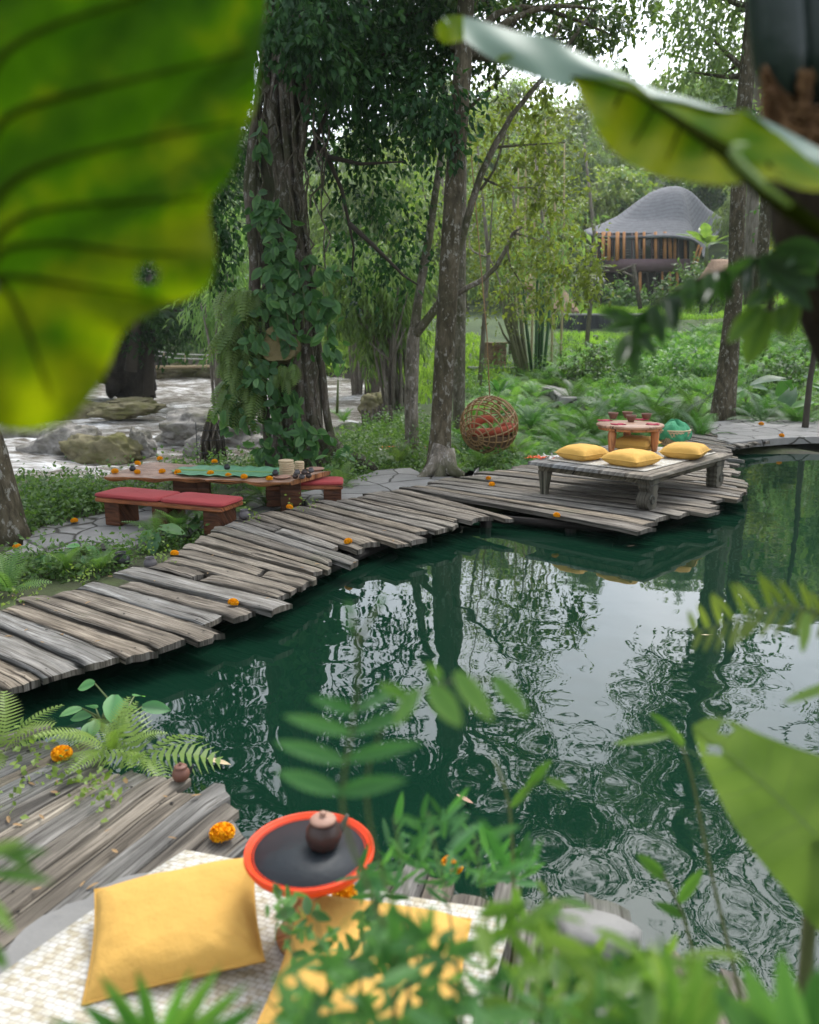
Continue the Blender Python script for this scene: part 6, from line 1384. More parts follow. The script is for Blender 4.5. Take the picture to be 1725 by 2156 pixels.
for px, Yd, w_, h_, lab, lm in (((1440, 628), 55, 2.4, 1.5, 'leafy shrub before the lower storey of the bamboo house', 'lf_herb'), ((1300, 632), 56, 1.2, .9, 'small shrub left of the timber frame by the house', 'lf_herb'), ((1395, 640), 54, 1.4, .8, 'low round shrub on the terrace right of the timber frame', 'lf_mid'), ((1500, 640), 50, 3.0, 2.2, 'dense shrub under the banana plant right of the house', 'lf_herb'), ((1240, 770), 24, 1.2, .7, 'green shrub at the corner of the rice field by the bamboo', 'lf_mid'), ((1340, 760), 23, 1.6, .6, 'bushy shrub at the near edge of the rice field', 'lf_mid'), ((1640, 760), 22, 2.0, 1.1, 'tall shrub right of the speckled trunk', 'lf_mid'), ((1450, 745), 25, 1.8, .8, 'bushy shrub left of the speckled trunk at the rice edge', 'lf_herb')):
    p = D(*px, Yd); g_ = hz(p[0], p[1]); t = thing('shrub', lab, 'shrub', (p[0], p[1], g_)); mb = MB()
    for q in range(7): blob(mb, LF_M, (p[0] + random.uniform(-.5, .5) * w_, p[1] + random.uniform(-.3, .3) * w_, g_ + h_ * random.uniform(.3, .8)), (w_ * .3, w_ * .3, h_ * .35), 170, .006 * Yd + .02, down=.15)
    mb.build('foliage', M[lm], t, smooth=False); mb = MB(); [mb.tube([(p[0], p[1], g_ - .1), (p[0] + random.uniform(-.3, .3) * w_, p[1], g_ + h_ * .7)], [.03, .012], 5) for q in range(4)]; mb.build('stems', M['limb'], t)
mb = MB()
for k in range(95):
    if k < 65: p = G(random.uniform(0, 1000), random.uniform(1030, 1400), .005)
    else: p = G(random.uniform(0, 560), random.uniform(1560, 1900), .005)
    if not any(inpoly(np.array([p]), q_)[0] for q_ in (DECKS[0], [(-2.9, 2.3), (-1.95, 3.05), (-1.1, 2.7), (-.75, 2.6), (-.5, 2.3), (-1.2, 1.6)])): continue
    V, F, A_ = LEAFBIG(random.uniform(.12, .22), .05, random.uniform(-.1, .2), 0, 6); sc_ = random.uniform(.02, .045); r_ = random.uniform(0, 6.28); V = V * sc_; mb.add(np.column_stack([V[:, 0] * cos(r_) - V[:, 1] * sin(r_) + p[0], V[:, 0] * sin(r_) + V[:, 1] * cos(r_) + p[1], V[:, 2] + .009]), F, .3)
tag(mb.build('leaf_litter', plain('dry_leaf', (.30, .19, .085), .8, (.16, .095, .045), 3), smooth=False), 'small dry brown leaves littering the planks', 'dead leaves', kind='stuff')

# single ferns and plants that can be told apart
def fernthing(lab, px, z, size, n_, mat='lf_fern', F_=None, lift=(.3, 1.2), sp=None, grp=None, a=0):
    p = G(*px, z); t = thing('fern', lab, 'fern', p, 0, grp); mb = MB(); fern(mb, p, size, n_, F_, lift, a, sp); mb.build('fronds', M[mat], t, smooth=False); return t
fernthing('pale yellow green fern leaning over the pond corner of the near deck', (235, 1592), -.02, .30, 10, 'lf_fernyel', FROND_L, (.1, 1.3))
fernthing('pale fern sprays at the far left between the two boardwalks', (10, 1585), -.02, .26, 9, 'lf_fernyel', None, (.2, 1.3))
fernthing('small fern low on the near deck edge beside the brown teapot', (300, 1600), -.03, .27, 7, 'lf_fernyel', FROND_S, (0, .7))
for i, (px, s, lab) in enumerate((((560, 1066), 0.35, 'fern in front of the right leg of the dining table'), ((505, 1078), 0.32, 'pale fern at the boardwalk edge right of the front bench'), ((470, 1092), 0.28, 'fern between the front bench and the grey pot'), ((418, 1102), 0.31, 'fern under the right end of the front bench'), ((330, 1128), 0.29, 'fern leaning over the patio edge below the front bench'), ((380, 1120), 0.28, 'fern beside the heart-shaped leaves on the patio edge'), ((215, 1200), 0.28, 'fern in the dark gap between patio and boardwalk'), ((140, 1205), 0.24, 'low fern left in the gap below the patio'), ((20, 1250), 0.31, 'fern at the left edge beside the boardwalk start'), ((720, 1030), 0.32, 'fern beside the end of the rear bench'), ((960, 1000), 0.37, 'fern on the stones left of the daybed and right of the slim tree root'), ((1010, 985), 0.40, 'fern below the rattan ball chair'), ((770, 985), 0.37, 'fern between the great tree and the forked tree'), ((840, 978), 0.35, 'fern at the foot of the forked tree'), ((1080, 960), 0.37, 'fern at the left corner of the daybed'), ((725, 890), 0.41, 'feathery fern against the white water'), ((545, 1045), 0.28, 'fern in front of the dining table middle'))):
    fernthing(lab, px, -.12, s, 9, 'lf_fern', None, (.35, 1.25), None, 'ferns by the boardwalk', .12)
def herb(lab, px, z, n_, ls, h_, mat='lf_taro', T=None, name='leafy_plant', up=.7):
    p = G(*px, z); t = thing(name, lab, 'plant', p); T = T or LEAFBIG(.36, .06, .3, 1.0, 8); mb = MB(); sm_ = MB()
    for k in range(n_):
        a_ = 2 * pi * k / n_ + random.uniform(-.5, .5); hh = h_ * random.uniform(.5, 1.1); r_ = h_ * random.uniform(.25, .6); q = p + np.array([r_ * cos(a_), r_ * sin(a_), hh])
        sm_.tube([p, p + np.array([r_ * .25 * cos(a_), r_ * .25 * sin(a_), hh * .6]), q], [.006, .005, .003], 5)
        d = unit(np.array([cos(a_), sin(a_), -.25 + random.uniform(-.4, .4)])); inst(mb, T, q[None], frames(d[None], (np.array([cos(a_) * -.2, sin(a_) * -.2 - .35, up]) + rng.normal(size=3) * .2)[None]), np.array([ls * random.uniform(.7, 1.2)]), np.array([random.random()]))
    sm_.build('stems', M['stalk'], t); mb.build('leaves', M[mat], t); return t
herb('young heart-shaped taro plant on the patio edge below the bench end', (335, 1150), -.12, 6, .17, .14); herb('taro leaves beside the ferns at the boardwalk edge', (420, 1120), -.12, 5, .14, .12)
herb('dark glossy leafy plant at the pond corner between the two decks', (215, 1540), -.10, 9, .10, .13, 'lf_vine', LEAFBIG(.28, .05, .2, 0, 7)); herb('upright broad-leaved sprout behind the pale fern at the pond corner', (255, 1545), -.10, 4, .12, .20, 'lf_vine', LEAFBIG(.3, .05, .15, 0, 7))
herb('dark leafy plant in the gap below the patio on the left', (110, 1195), -.12, 11, .10, .10, 'lf_vine', LEAFBIG(.26, .05, .2, 0, 6)); herb('bushy dark plant left of the black bowl', (180, 1180), -.12, 11, .10, .10, 'lf_vine', LEAFBIG(.26, .05, .2, 0, 6))
herb('pale taro plant on the stone ledge at the right edge', (1675, 860), 0, 6, .55, .75, 'lf_taro'); herb('broad leafy plant beside the speckled trunk on the right', (1570, 850), 0, 9, .34, .35, 'lf_herb'); herb('low broad-leaved plant at the right edge of the ledge', (1715, 880), 0, 9, .28, .3, 'lf_herb')
herb('broad-leaved shrub in the ferns behind the basket', (1480, 800), .1, 12, .4, .5, 'lf_herb'); herb('leafy plant beside the end of the dining table', (700, 1005), -.12, 6, .16, .25, 'lf_vine')
# rank shoots that trail onto the planks
mb = MB()
for px in ((90, 1600), (150, 1640), (190, 1665), (20, 1690), (215, 1690), (60, 1255), (180, 1215), (330, 1175), (520, 1090), (640, 1065)):
    for q in range(4): p = G(px[0] + random.uniform(-25, 25), px[1] + random.uniform(-12, 12), .01); blob(mb, LF_R, p + np.array([0, 0, .015]), (.05, .05, .015), 14, .028, down=0, per=4)
tag(mb.build('creeping_weed', M['lf_fernyel'], smooth=False), 'small creeping weeds sprouting through the boardwalk planks', 'weeds', kind='stuff')

# ------------------------------------------------------------------ foreground plants, close to the camera
CAMP = np.array([0, 0, CAMZ])
def dn(p): return np.array([p[0], p[1] + .03, 0.0])
def LP(mb, a, c, da, dc, wpx, v=.5, T=None, roll=0.0):
    """one leaf from pixel a to pixel c, at distances da and dc"""
    A, C = D(*a, da), D(*c, dc); L_ = np.linalg.norm(C - A); nrm = unit(CAMP - (A + C) / 2) + np.array([0, 0, .25]); d = unit(C - A)
    if roll: X = unit(np.cross(d, nrm)); nrm = nrm * cos(roll) + X * sin(roll)
    T = T or LEAFBIG(S(wpx, (da + dc) / 2) / L_ / 2, .03, .08, 0, 8); inst(mb, T, A[None], frames(d[None], nrm[None]), np.array([L_]), np.array([v]))
def smooth_px(pts, n_):
    pts = np.array(pts, float); t = np.r_[0, np.cumsum(np.linalg.norm(np.diff(pts, axis=0), axis=1))]; u = np.linspace(0, t[-1], n_); o_ = np.stack([np.interp(u, t, pts[:, k]) for k in range(2)], 1)
    for _ in range(3): o_[1:-1] = (o_[:-2] + 2 * o_[1:-1] + o_[2:]) / 4
    return o_
# big backlit leaf, upper left
Yl = .56
OUT = [(545, -260), (562, -120), (552, -40), (562, 10), (557, 60), (545, 100), (548, 150), (540, 225), (520, 262), (508, 300), (500, 345), (478, 385), (440, 412), (436, 450), (452, 500), (458, 545), (448, 590), (436, 615), (395, 628), (330, 652), (262, 690), (246, 715), (238, 755), (205, 820), (170, 866), (120, 898), (60, 908), (0, 905), (-60, 880), (-130, 800), (-160, 700), (-170, 640), (-230, 700), (-340, 730), (-450, 660), (-520, 480), (-520, 200), (-440, -120), (-300, -420), (-80, -640), (180, -600), (400, -460), (545, -260)]
o_ = smooth_px(OUT, 240); J = np.array([-20., 585.])
def ldepth(p): q = p - J; return Yl + .00016 * np.abs(q[..., 0]) * .35 + .00005 * (585 - q[..., 1] - 585) * 0 + 2.2e-7 * (q[..., 0] ** 2) - .00007 * (q[..., 1]) + .006 * np.sin(q[..., 0] * .02 + q[..., 1] * .017)
nr = 64; PX = J + (o_[None] - J) * (np.linspace(0.001, 1, nr) ** .8)[:, None, None]
dep = ldepth(PX); edge = np.linspace(0, 1, nr)[:, None]
dep = dep + .010 * np.sin(np.arange(240) * .5)[None] * edge ** 3
P3 = np.array([[D(PX[i, j, 0], PX[i, j, 1], dep[i, j]) for j in range(240)] for i in range(nr)])
big = thing('taro_leaf', 'huge backlit yellow green taro leaf with brown veins filling the upper left', 'leaf', P3[0, 0])
i, j = np.meshgrid(np.arange(nr - 1), np.arange(239), indexing='ij'); b_ = (i * 240 + j).ravel(); q4 = np.stack([b_, b_ + 1, b_ + 241, b_ + 240], 1)
cen = PX.reshape(-1, 2)[q4].mean(1); hole = (((cen - np.array([312, 577])) / np.array([26, 23])) ** 2).sum(1) < 1 + .3 * np.sin(np.arctan2(cen[:, 1] - 577, cen[:, 0] - 312) * 3)
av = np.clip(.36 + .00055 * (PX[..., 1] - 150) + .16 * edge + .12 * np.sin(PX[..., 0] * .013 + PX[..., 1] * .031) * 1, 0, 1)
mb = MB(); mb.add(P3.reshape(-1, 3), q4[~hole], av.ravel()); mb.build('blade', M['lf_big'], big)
VEINS = [[(-40, 200), (0, 110), (60, 76), (133, 43), (283, 0), (400, -60)], [(-30, 320), (0, 243), (80, 218), (167, 193), (383, 143), (517, 110)], [(-25, 450), (0, 397), (70, 352), (150, 327), (300, 293), (500, 257)], [(-22, 530), (0, 483), (55, 450), (117, 437), (267, 423), (433, 417)],
         [(-20, 560), (0, 520), (70, 513), (150, 513), (283, 535), (433, 533)], [J, (40, 582), (133, 596), (333, 626)], [J, (10, 600), (50, 676), (83, 770), (110, 836)], [J, (-28, 420), (-40, 200), (-30, -100), (60, -560)]]
mb = MB()
for vv in VEINS:
    pp = smooth_px(vv, 22); mb.tube([D(x, y, ldepth(np.array([x, y])) - .002) for x, y in pp], S(np.linspace(7.5, 2.6, 22), Yl), 7, .5)
mb.build('veins', M['vein'], big)
mb = MB(); j3 = D(*J, Yl); mb.tube([j3, j3 + np.array([-.03, .01, -.05]), j3 + np.array([-.16, .02, -.35]), j3 + np.array([-.3, .0, -.9]), (j3[0] - .4, .5, 0)], [.006, .008, .010, .013, .016], 9); mb.build('stalk', M['stalk'], big)
# giant taro at the right: stem, stalks and the long wavy leaf
z3 = lambda x, y: (898.4 + x * .4792, y * .4792)
YT = 1.05
gt = thing('giant_taro', 'giant taro plant at the right edge with dark fibrous stem and long wavy leaf', 'taro plant', (*D(1960, 1250, YT)[:2], 0))
mb = MB(); e0 = D(1960, 1250, YT); mb.tube([(e0[0] + .02, YT, 0), (e0[0] + .01, YT, .5), e0, D(1880, 900, YT), D(1810, 720, YT), D(1755, 570, YT), D(1728, 450, YT), D(1722, 330, YT), D(1720, 200, YT)], [.07, .06, S(75, YT), S(80, YT), S(84, YT), S(86, YT), S(88, YT), S(84, YT), S(78, YT)], 18, .5, wob=.08); mb.build('trunk', M['caudex'], gt)
for pts, r_ in ((((1655, 238), (1652, 205), (1646, 120), (1636, 0), (1622, -160), (1590, -420)), (10, 34, 48, 50, 46, 30)), (((1730, 210), (1728, 120), (1722, 0), (1735, -200)), (30, 44, 46, 40))):
    mb = MB(); mb.tube([D(x, y, YT - .07 + .05 * k * 0) for k, (x, y) in enumerate(pts)], [S(k, YT) for k in r_], 16, .5); mb.build('leaf_sheath', M['darkstalk'], gt)
mb = MB()
for k in range(150):
    s = random.random(); x0 = 1606 + 40 * s ** 2 + random.uniform(-6, 6); y0 = 130 + random.uniform(0, 120) + 60 * s; side = random.random() < .72
    if side: pts = [(x0, y0), (x0 + 22, y0 + 50 + 30 * s), (x0 + 62, y0 + 78 + 40 * s), (1725 + random.uniform(-10, 20), 235 + 75 * s + random.uniform(-12, 12))]
    else: pts = [(1690 + random.uniform(-12, 30), 140 + random.uniform(0, 60)), (1684 + random.uniform(-8, 25), 210), (1700, 262 + random.uniform(0, 40)), (1735, 290)]
    mb.tube([D(x, y, YT - .085 + random.uniform(-.025, .012)) for x, y in smooth_px(pts, 8)], S(random.uniform(1.5, 5), YT), 4, .5)
mb.build('fibre_sheath', M['fibre'], gt)
def strip(A, B, depA, depB, n_=60, m_=9, ruf=0.0, bulge=0.0, fa=None, back=False):
    A, B = smooth_px([z3(*p) for p in A], n_), smooth_px([z3(*p) for p in B], n_); P_ = np.zeros((n_, m_, 3)); a_ = np.zeros((n_, m_))
    for i in range(n_):
        t = i / (n_ - 1)
        for j in range(m_):
            s = j / (m_ - 1); x, y = A[i] * (1 - s) + B[i] * s; d_ = (depA[0] * (1 - t) + depA[1] * t) * (1 - s) + (depB[0] * (1 - t) + depB[1] * t) * s + bulge * sin(pi * s) + ruf * sin(i * .55) * (s * (1 - s) * 3 if back else s)
            P_[i, j] = D(x, y, d_); a_[i, j] = fa(t, s) if fa else .5
    mb = MB(); mb.grid(P_, a_); return mb
mid = [(640, 330), (760, 345), (900, 400), (1000, 460), (1150, 560), (1310, 660), (1420, 700), (1560, 720), (1725, 790), (1900, 860)]
low = [(655, 375), (715, 480), (735, 560), (810, 660), (900, 730), (1050, 782), (1200, 806), (1320, 820), (1395, 797), (1520, 782), (1640, 832), (1725, 838), (1900, 850)]
upp = [(640, 345), (780, 340), (905, 337), (945, 395), (1010, 440), (1150, 452), (1310, 492), (1420, 470), (1455, 515), (1560, 600), (1725, 735), (1900, 830)]
strip(mid, low, (.95, .70), (.90, .62), ruf=.012, bulge=.015, fa=lambda t, s: .62 + .38 * s + .16 * sin(t * 38)).build('leaf_blade', M['lf_big2'], gt)
strip(mid, upp, (.95, .70), (1.02, .80), bulge=-.01, ruf=.008, fa=lambda t, s: .5 + .3 * s + .1 * sin(t * 38)).build('leaf_blade', M['lf_big2'], gt)
M['glaucous_sheen'] = leafmat('glaucous_sheen_leaf', (.13, .20, .15), (.20, .28, .22), (.27, .34, .29), .2, .5, .2, objvar=0, mottle=9, tcol=(1, 1.1, .9))  # pale upper leaf side, with the sky's sheen put into its colour
strip([(70, 75), (160, 65), (300, 108), (430, 152), (500, 145), (590, 190), (700, 245), (860, 325), (920, 342), (1000, 395), (1150, 428), (1310, 485), (1450, 506), (1560, 560), (1725, 650), (1900, 740)], [(150, 165), (175, 180), (215, 215), (300, 268), (400, 318), (480, 330), (590, 385), (650, 372), (780, 343), (905, 340), (948, 398), (1012, 443), (1150, 455), (1310, 495), (1420, 480), (1455, 520), (1560, 610), (1725, 740), (1900, 835)], (1.06, .86), (1.02, .815), m_=7, ruf=.01, bulge=-.008, back=True).build('leaf_back', M['glaucous_sheen'], gt)
strip([(40, 108), (90, 70), (160, 66)], [(42, 160), (80, 195), (165, 178)], (1.06, 1.05), (1.03, 1.0), 16, 6, ruf=.01, fa=lambda t, s: .8).build('leaf_tip', M['lf_big2'], gt)
for A, B in (([(300, 268), (340, 225), (380, 200)], [(310, 262), (345, 255), (385, 245)]), ([(460, 335), (480, 300), (525, 298)], [(468, 340), (500, 335), (530, 325)])): strip(A, B, (1.0, 1.0), (.99, .99), 12, 4, fa=lambda t, s: .8).build('leaf_lobe', M['lf_big2'], gt)
mb = MB()
mb.tube([D(*z3(x, y), d_ - .006) for (x, y), d_ in zip([(640, 335), (900, 400), (1000, 462), (1150, 562), (1310, 662), (1480, 840), (1725, 1010), (1900, 1120)], (.95, .89, .86, .80, .74, .72, .74, .85))], S(np.array([3, 5, 7, 10, 14, 15, 15, 16]), .75), 10, .5)
def vdep(x, s, up): t = (x - 640) / 1260; return (.95 - .25 * t) * (1 - s) + ((1.02 - .22 * t) if up else (.90 - .28 * t)) * s + (-.01 if up else .015) * sin(pi * s) - .008
for t0, t1, up in (((860, 395), (790, 550), 0), ((1000, 465), (905, 640), 0), ((1120, 542), (1055, 700), 0), ((1240, 622), (1205, 770), 0), ((1340, 675), (1390, 770), 0), ((1500, 715), (1560, 780), 0)):
    mb.tube([D(*z3(t0[0] + (t1[0] - t0[0]) * q, t0[1] + (t1[1] - t0[1]) * q + 6 * sin(pi * q)), vdep(t0[0] + (t1[0] - t0[0]) * q, q * .85, up)) for q in (0, .25, .5, .75, 1)], S(np.array([3.5, 3, 2.5, 2, 1.2]), .78), 6, .5)
mb.build('midrib', M['vein'], gt)
mb = MB(); mb.tube([D(*z3(x, y), .69) for x, y in ((1410, 640), (1360, 642), (1345, 665), (1380, 720), (1480, 815), (1600, 905))], S(np.array([4, 7, 9, 8, 7, 5]), .7), 9, .5); mb.build('stalk', M['veinpale'], gt)
e1 = D(*z3(1900, 1120), .85); mb = MB(); mb.tube([e1, e1 + np.array([.06, .05, -.1]), D(1860, 900, YT)], [.011, .014, .02], 9); mb.build('stalk', M['stalk'], gt)

# dark leafy branch hanging across the right
z4 = lambda x, y: (862.5 + x * .5, 323.4 + y * .5)
brn = thing('leafy_branch', 'blurred dark green branch of pointed leaves hanging across the right edge', 'branch', D(*z4(1760, 380), 1.0)); mb = MB(); lv = MB()
stem = smooth_px([z4(*p) for p in ((2300, 240), (1950, 300), (1800, 340), (1650, 385), (1500, 430), (1350, 480), (1200, 530), (1080, 600), (970, 680), (930, 740), (915, 820))], 40)
mb.tube([D(x, y, 1.0) for x, y in stem], S(np.linspace(6, 1.6, 40), 1.0), 7); 
mb.tube([D(*z4(x, y), 1.02) for x, y in ((1540, 420), (1530, 560), (1510, 690), (1500, 830))], S(np.array([9, 9, 9, 5]), 1), 8)
for k in range(10, 40):
    x, y = stem[k]; big_ = 1 - .3 * k / 40
    for q in range(2):
        ln = random.uniform(55, 95) * big_; an = random.uniform(.9, 2.0) if q else random.uniform(1.2, 2.6)
        if random.random() < .15: an = random.uniform(-.6, .6)
        LP(lv, (x, y), (x + ln * cos(an), y + ln * sin(an)), 1.0, 1.0 + random.uniform(-.06, .04), random.uniform(15, 24), random.uniform(0, .5), roll=random.uniform(-.7, .7))
for a, c, w_, v in (((945, 690), (800, 660), 34, .55), ((950, 720), (820, 740), 26, .5), ((920, 760), (870, 900), 34, .5), ((930, 780), (960, 940), 30, .4), ((960, 750), (1040, 850), 28, .35), ((1020, 640), (1070, 800), 36, .2), ((1100, 600), (1120, 740), 36, .2), ((900, 700), (830, 640), 20, .5)): LP(lv, z4(*a), z4(*c), 1.0, .96, w_, v)
for a, c, w_, v in (((1480, 640), (1345, 790), 46, .85), ((1500, 660), (1420, 890), 58, .9), ((1570, 640), (1560, 760), 44, .85), ((1620, 600), (1590, 770), 40, .9), ((1540, 560), (1420, 640), 40, .6)): LP(lv, z4(*a), z4(*c), 1.0, .97, w_, v)
for a, c, w_, v in (((1500, 440), (1725, 560), 60, .2), ((1560, 400), (1750, 420), 60, .35), ((1480, 430), (1700, 660), 50, .15), ((1180, 520), (1175, 660), 34, .5), ((1260, 500), (1265, 640), 34, .5), ((1600, 400), (1720, 500), 55, .6)): LP(lv, z4(*a), z4(*c), .98, .95, w_, v)
mb.build('stem', M['limb'], brn); lv.build('leaves', leafmat('branch_leaf', (.012, .04, .012), (.04, .105, .024), (.12, .22, .03), .4, .35, objvar=0), brn)
br2 = thing('sapling', 'thin dark sapling stem standing at the far right end of the stone ledge', 'sapling', D(1698, 885, 13.5)); mb = MB(); p_ = D(1698, 878, 13.5); mb.tube([(p_[0], p_[1], hz(p_[0], p_[1]) - .1), p_, D(1706, 800, 13.5), D(1718, 730, 13.5), D(1724, 640, 13.5), D(1728, 560, 13.5)], S(np.array([8, 7, 6, 5.5, 5, 3]), 13.5), 8); mb.build('stem', M['limb'], br2); lv = MB()
for k in range(16): x, y = random.uniform(1690, 1760), random.uniform(600, 740); LP(lv, (x, y), (x + random.uniform(-34, 10), y + random.uniform(-10, 34)), 13.5, 13.5, 12, random.random())
lv.build('leaves', M['lf_herb'], br2)

# pinnate sprig in the middle
def plant(name, lab, cat, base_px, Yd): return thing(name, lab, cat, (D(*base_px, Yd)[0], D(*base_px, Yd)[1], max(0, D(*base_px, Yd)[2])))
Ys = .68
LEM = leafmat('emerald_leaflet', (.03, .10, .03), (.07, .19, .055), (.13, .28, .085), .42, .5, objvar=0)
LYE = leafmat('yellow_leaflet', (.06, .16, .03), (.12, .25, .05), (.20, .33, .08), .45, .4, objvar=0)
t = plant('sprig', 'blurred upright pinnate sprig with paired emerald leaflets before the pond', 'sprig', (690, 1800), Ys); mb = MB(); lv = MB()
st_ = [(830, 2000), (780, 1880), (738, 1780), (714, 1690), (735, 1570), (752, 1470), (758, 1400), (752, 1340), (742, 1290)]; mb.tube([dn(D(*st_[0], Ys))] + [D(x, y, Ys) for x, y in smooth_px(st_, 24)], S(np.linspace(6, 3, 25), Ys), 7)
mb.tube([D(x, y, Ys) for x, y in ((754, 1360), (775, 1310), (800, 1275))], S(np.array([5, 4, 3]), Ys), 6)
for a, c, w_ in (((715, 1668), (580, 1622), 46), ((715, 1668), (850, 1640), 46), ((728, 1605), (572, 1558), 40), ((730, 1600), (885, 1562), 38), ((742, 1545), (598, 1505), 36), ((742, 1545), (878, 1490), 34), ((750, 1500), (655, 1468), 34), ((752, 1495), (850, 1440), 30)):
    LP(lv, a, c, Ys, Ys + random.uniform(-.05, .03), w_, random.uniform(.4, .8))
for a, c, w_ in (((742, 1300), (730, 1262), 16), ((797, 1280), (808, 1255), 14), ((752, 1340), (725, 1300), 14)): LP(lv, a, c, Ys, Ys, w_, .2)
mb.build('stem', M['stalk'], t); lv.build('leaflets', LEM, t)
t = plant('sprig', 'blurred arching sprig with drooping yellow green leaflets above the pond', 'sprig', (760, 1700), Ys); mb = MB(); lv = MB()
mb.tube([dn(D(860, 2000, Ys + .02))] + [D(x, y, Ys + .02) for x, y in smooth_px([(860, 2000), (790, 1800), (762, 1640), (810, 1510), (880, 1450), (960, 1425), (1040, 1425), (1075, 1440)], 20)], S(np.linspace(5, 2, 21), Ys), 6)
for a, c, w_, v in (((860, 1470), (800, 1440), 34, .5), ((905, 1440), (972, 1530), 60, .6), ((960, 1415), (1040, 1520), 54, .7), ((1040, 1425), (1115, 1510), 44, .5), ((880, 1450), (830, 1530), 40, .5), ((930, 1430), (900, 1400), 30, .6)): LP(lv, a, c, Ys, Ys - .03, w_, v)
mb.build('stem', M['stalk'], t); lv.build('leaflets', LYE, t)
# small two-leaf shoots over the right of the pond
for lab, pts, lvz in (('thin forked shoot of small leaves low over the pond middle', [(1085, 2000), (1080, 1800), (1075, 1700), (1060, 1640), (1040, 1600)], [((1076, 1700), (1130, 1640), 20), ((1110, 1660), (1160, 1600), 26), ((1150, 1640), (1200, 1660), 22)]), ('thin shoot with two folded leaves beside the pale taro leaf', [(1560, 2100), (1500, 1850), (1470, 1700), (1450, 1590), (1420, 1540)], [((1420, 1545), (1290, 1565), 22), ((1425, 1545), (1370, 1500), 20), ((1440, 1570), (1400, 1525), 26)]), ('young reddish shoot rising beside the pale taro leaf low at the right', [(1480, 2140), (1460, 2000), (1430, 1900), (1390, 1830)], [((1400, 1850), (1345, 1800), 34), ((1430, 1900), (1480, 1830), 30), ((1440, 1930), (1380, 1900), 28)])):
    t = plant('shoot', lab, 'shoot', pts[0], 1.1); mb = MB(); lv = MB(); mb.tube([dn(D(*pts[0], 1.1))] + [D(x, y, 1.1) for x, y in smooth_px(pts, 18)], S(np.linspace(5, 3, 19), 1.1), 6)
    for a, c, w_ in lvz: LP(lv, a, c, 1.1, 1.08, w_, random.random())
    mb.build('stem', M['stalk'], t); lv.build('leaves', LYE, t)
# pale taro leaf lower right
t = plant('taro_leaf', 'pale green taro leaf with small holes at the lower right over the pond', 'leaf', (1800, 2100), .85); o_ = smooth_px([(1458, 1530), (1490, 1508), (1540, 1516), (1600, 1545), (1680, 1575), (1760, 1600), (1900, 1700), (1960, 1850), (1900, 2010), (1800, 2010), (1725, 1965), (1650, 1870), (1590, 1800), (1540, 1730), (1505, 1660), (1478, 1600), (1458, 1530)], 140); J2 = np.array([1720., 1760.])
PX = J2 + (o_[None] - J2) * np.linspace(.001, 1, 40)[:, None, None]; q = PX - J2; dep = .82 + .0003 * np.abs(q[..., 0] * .6 + q[..., 1] * .8) * .3 - .0002 * q[..., 0] + .003 * np.sin(np.arange(140) * .21)[None] * np.linspace(0, 1, 40)[:, None] ** 2
P3 = np.array([[D(PX[i, j, 0], PX[i, j, 1], dep[i, j]) for j in range(140)] for i in range(40)]); i, j = np.meshgrid(np.arange(39), np.arange(139), indexing='ij'); b_ = (i * 140 + j).ravel(); q4 = np.stack([b_, b_ + 1, b_ + 141, b_ + 140], 1); cen = PX.reshape(-1, 2)[q4].mean(1)
hole = np.zeros(len(cen), bool)
for hx_, hy_, r1, r2 in ((1505, 1578, 17, 12), (1528, 1535, 13, 13)): hole |= (((cen - np.array([hx_, hy_])) / np.array([r1, r2])) ** 2).sum(1) < 1
mb = MB(); mb.add(P3.reshape(-1, 3), q4[~hole], np.clip(.45 + .1 * np.sin(PX[..., 1] * .05 + PX[..., 0] * .02) - .0006 * (PX[..., 1] - 1700), 0, 1).ravel()); mb.build('blade', M['lf_bigpale'], t)
mb = MB()
vd = lambda x, y: .82 + .0003 * abs((x - J2[0]) * .6 + (y - J2[1]) * .8) * .3 - .0002 * (x - J2[0]) - .0025
VL = [(tuple(J2), (1620, 1660), (1475, 1535), 3.2)] + [((1720 - 245 * q, 1760 - 225 * q), (1720 - 245 * q + sx_ * 40 - 20, 1760 - 225 * q + sy_ * 40 - 20), (1720 - 245 * q + sx_ * 100 * (1.25 - q) - 60, 1760 - 225 * q + sy_ * 100 * (1.25 - q) - 45), 1.5) for q in (.12, .3, .48, .66, .82) for sx_, sy_ in ((1.0, -.75), (-.55, 1.0))]
for a_, m_, c_, r_ in VL:
    pp = smooth_px([a_, m_, c_], 10); mb.tube([D(x, y, vd(x, y)) for x, y in pp], S(np.linspace(r_, r_ * .4, 10), .8), 6)
mb.build('veins', M['veinpale'], t); mb = MB(); j3 = D(*J2, .825); mb.tube([j3, j3 + np.array([.03, .05, -.1]), (j3[0] + .1, .95, 0)], [.006, .008, .012], 8); mb.build('stalk', M['stalk'], t)
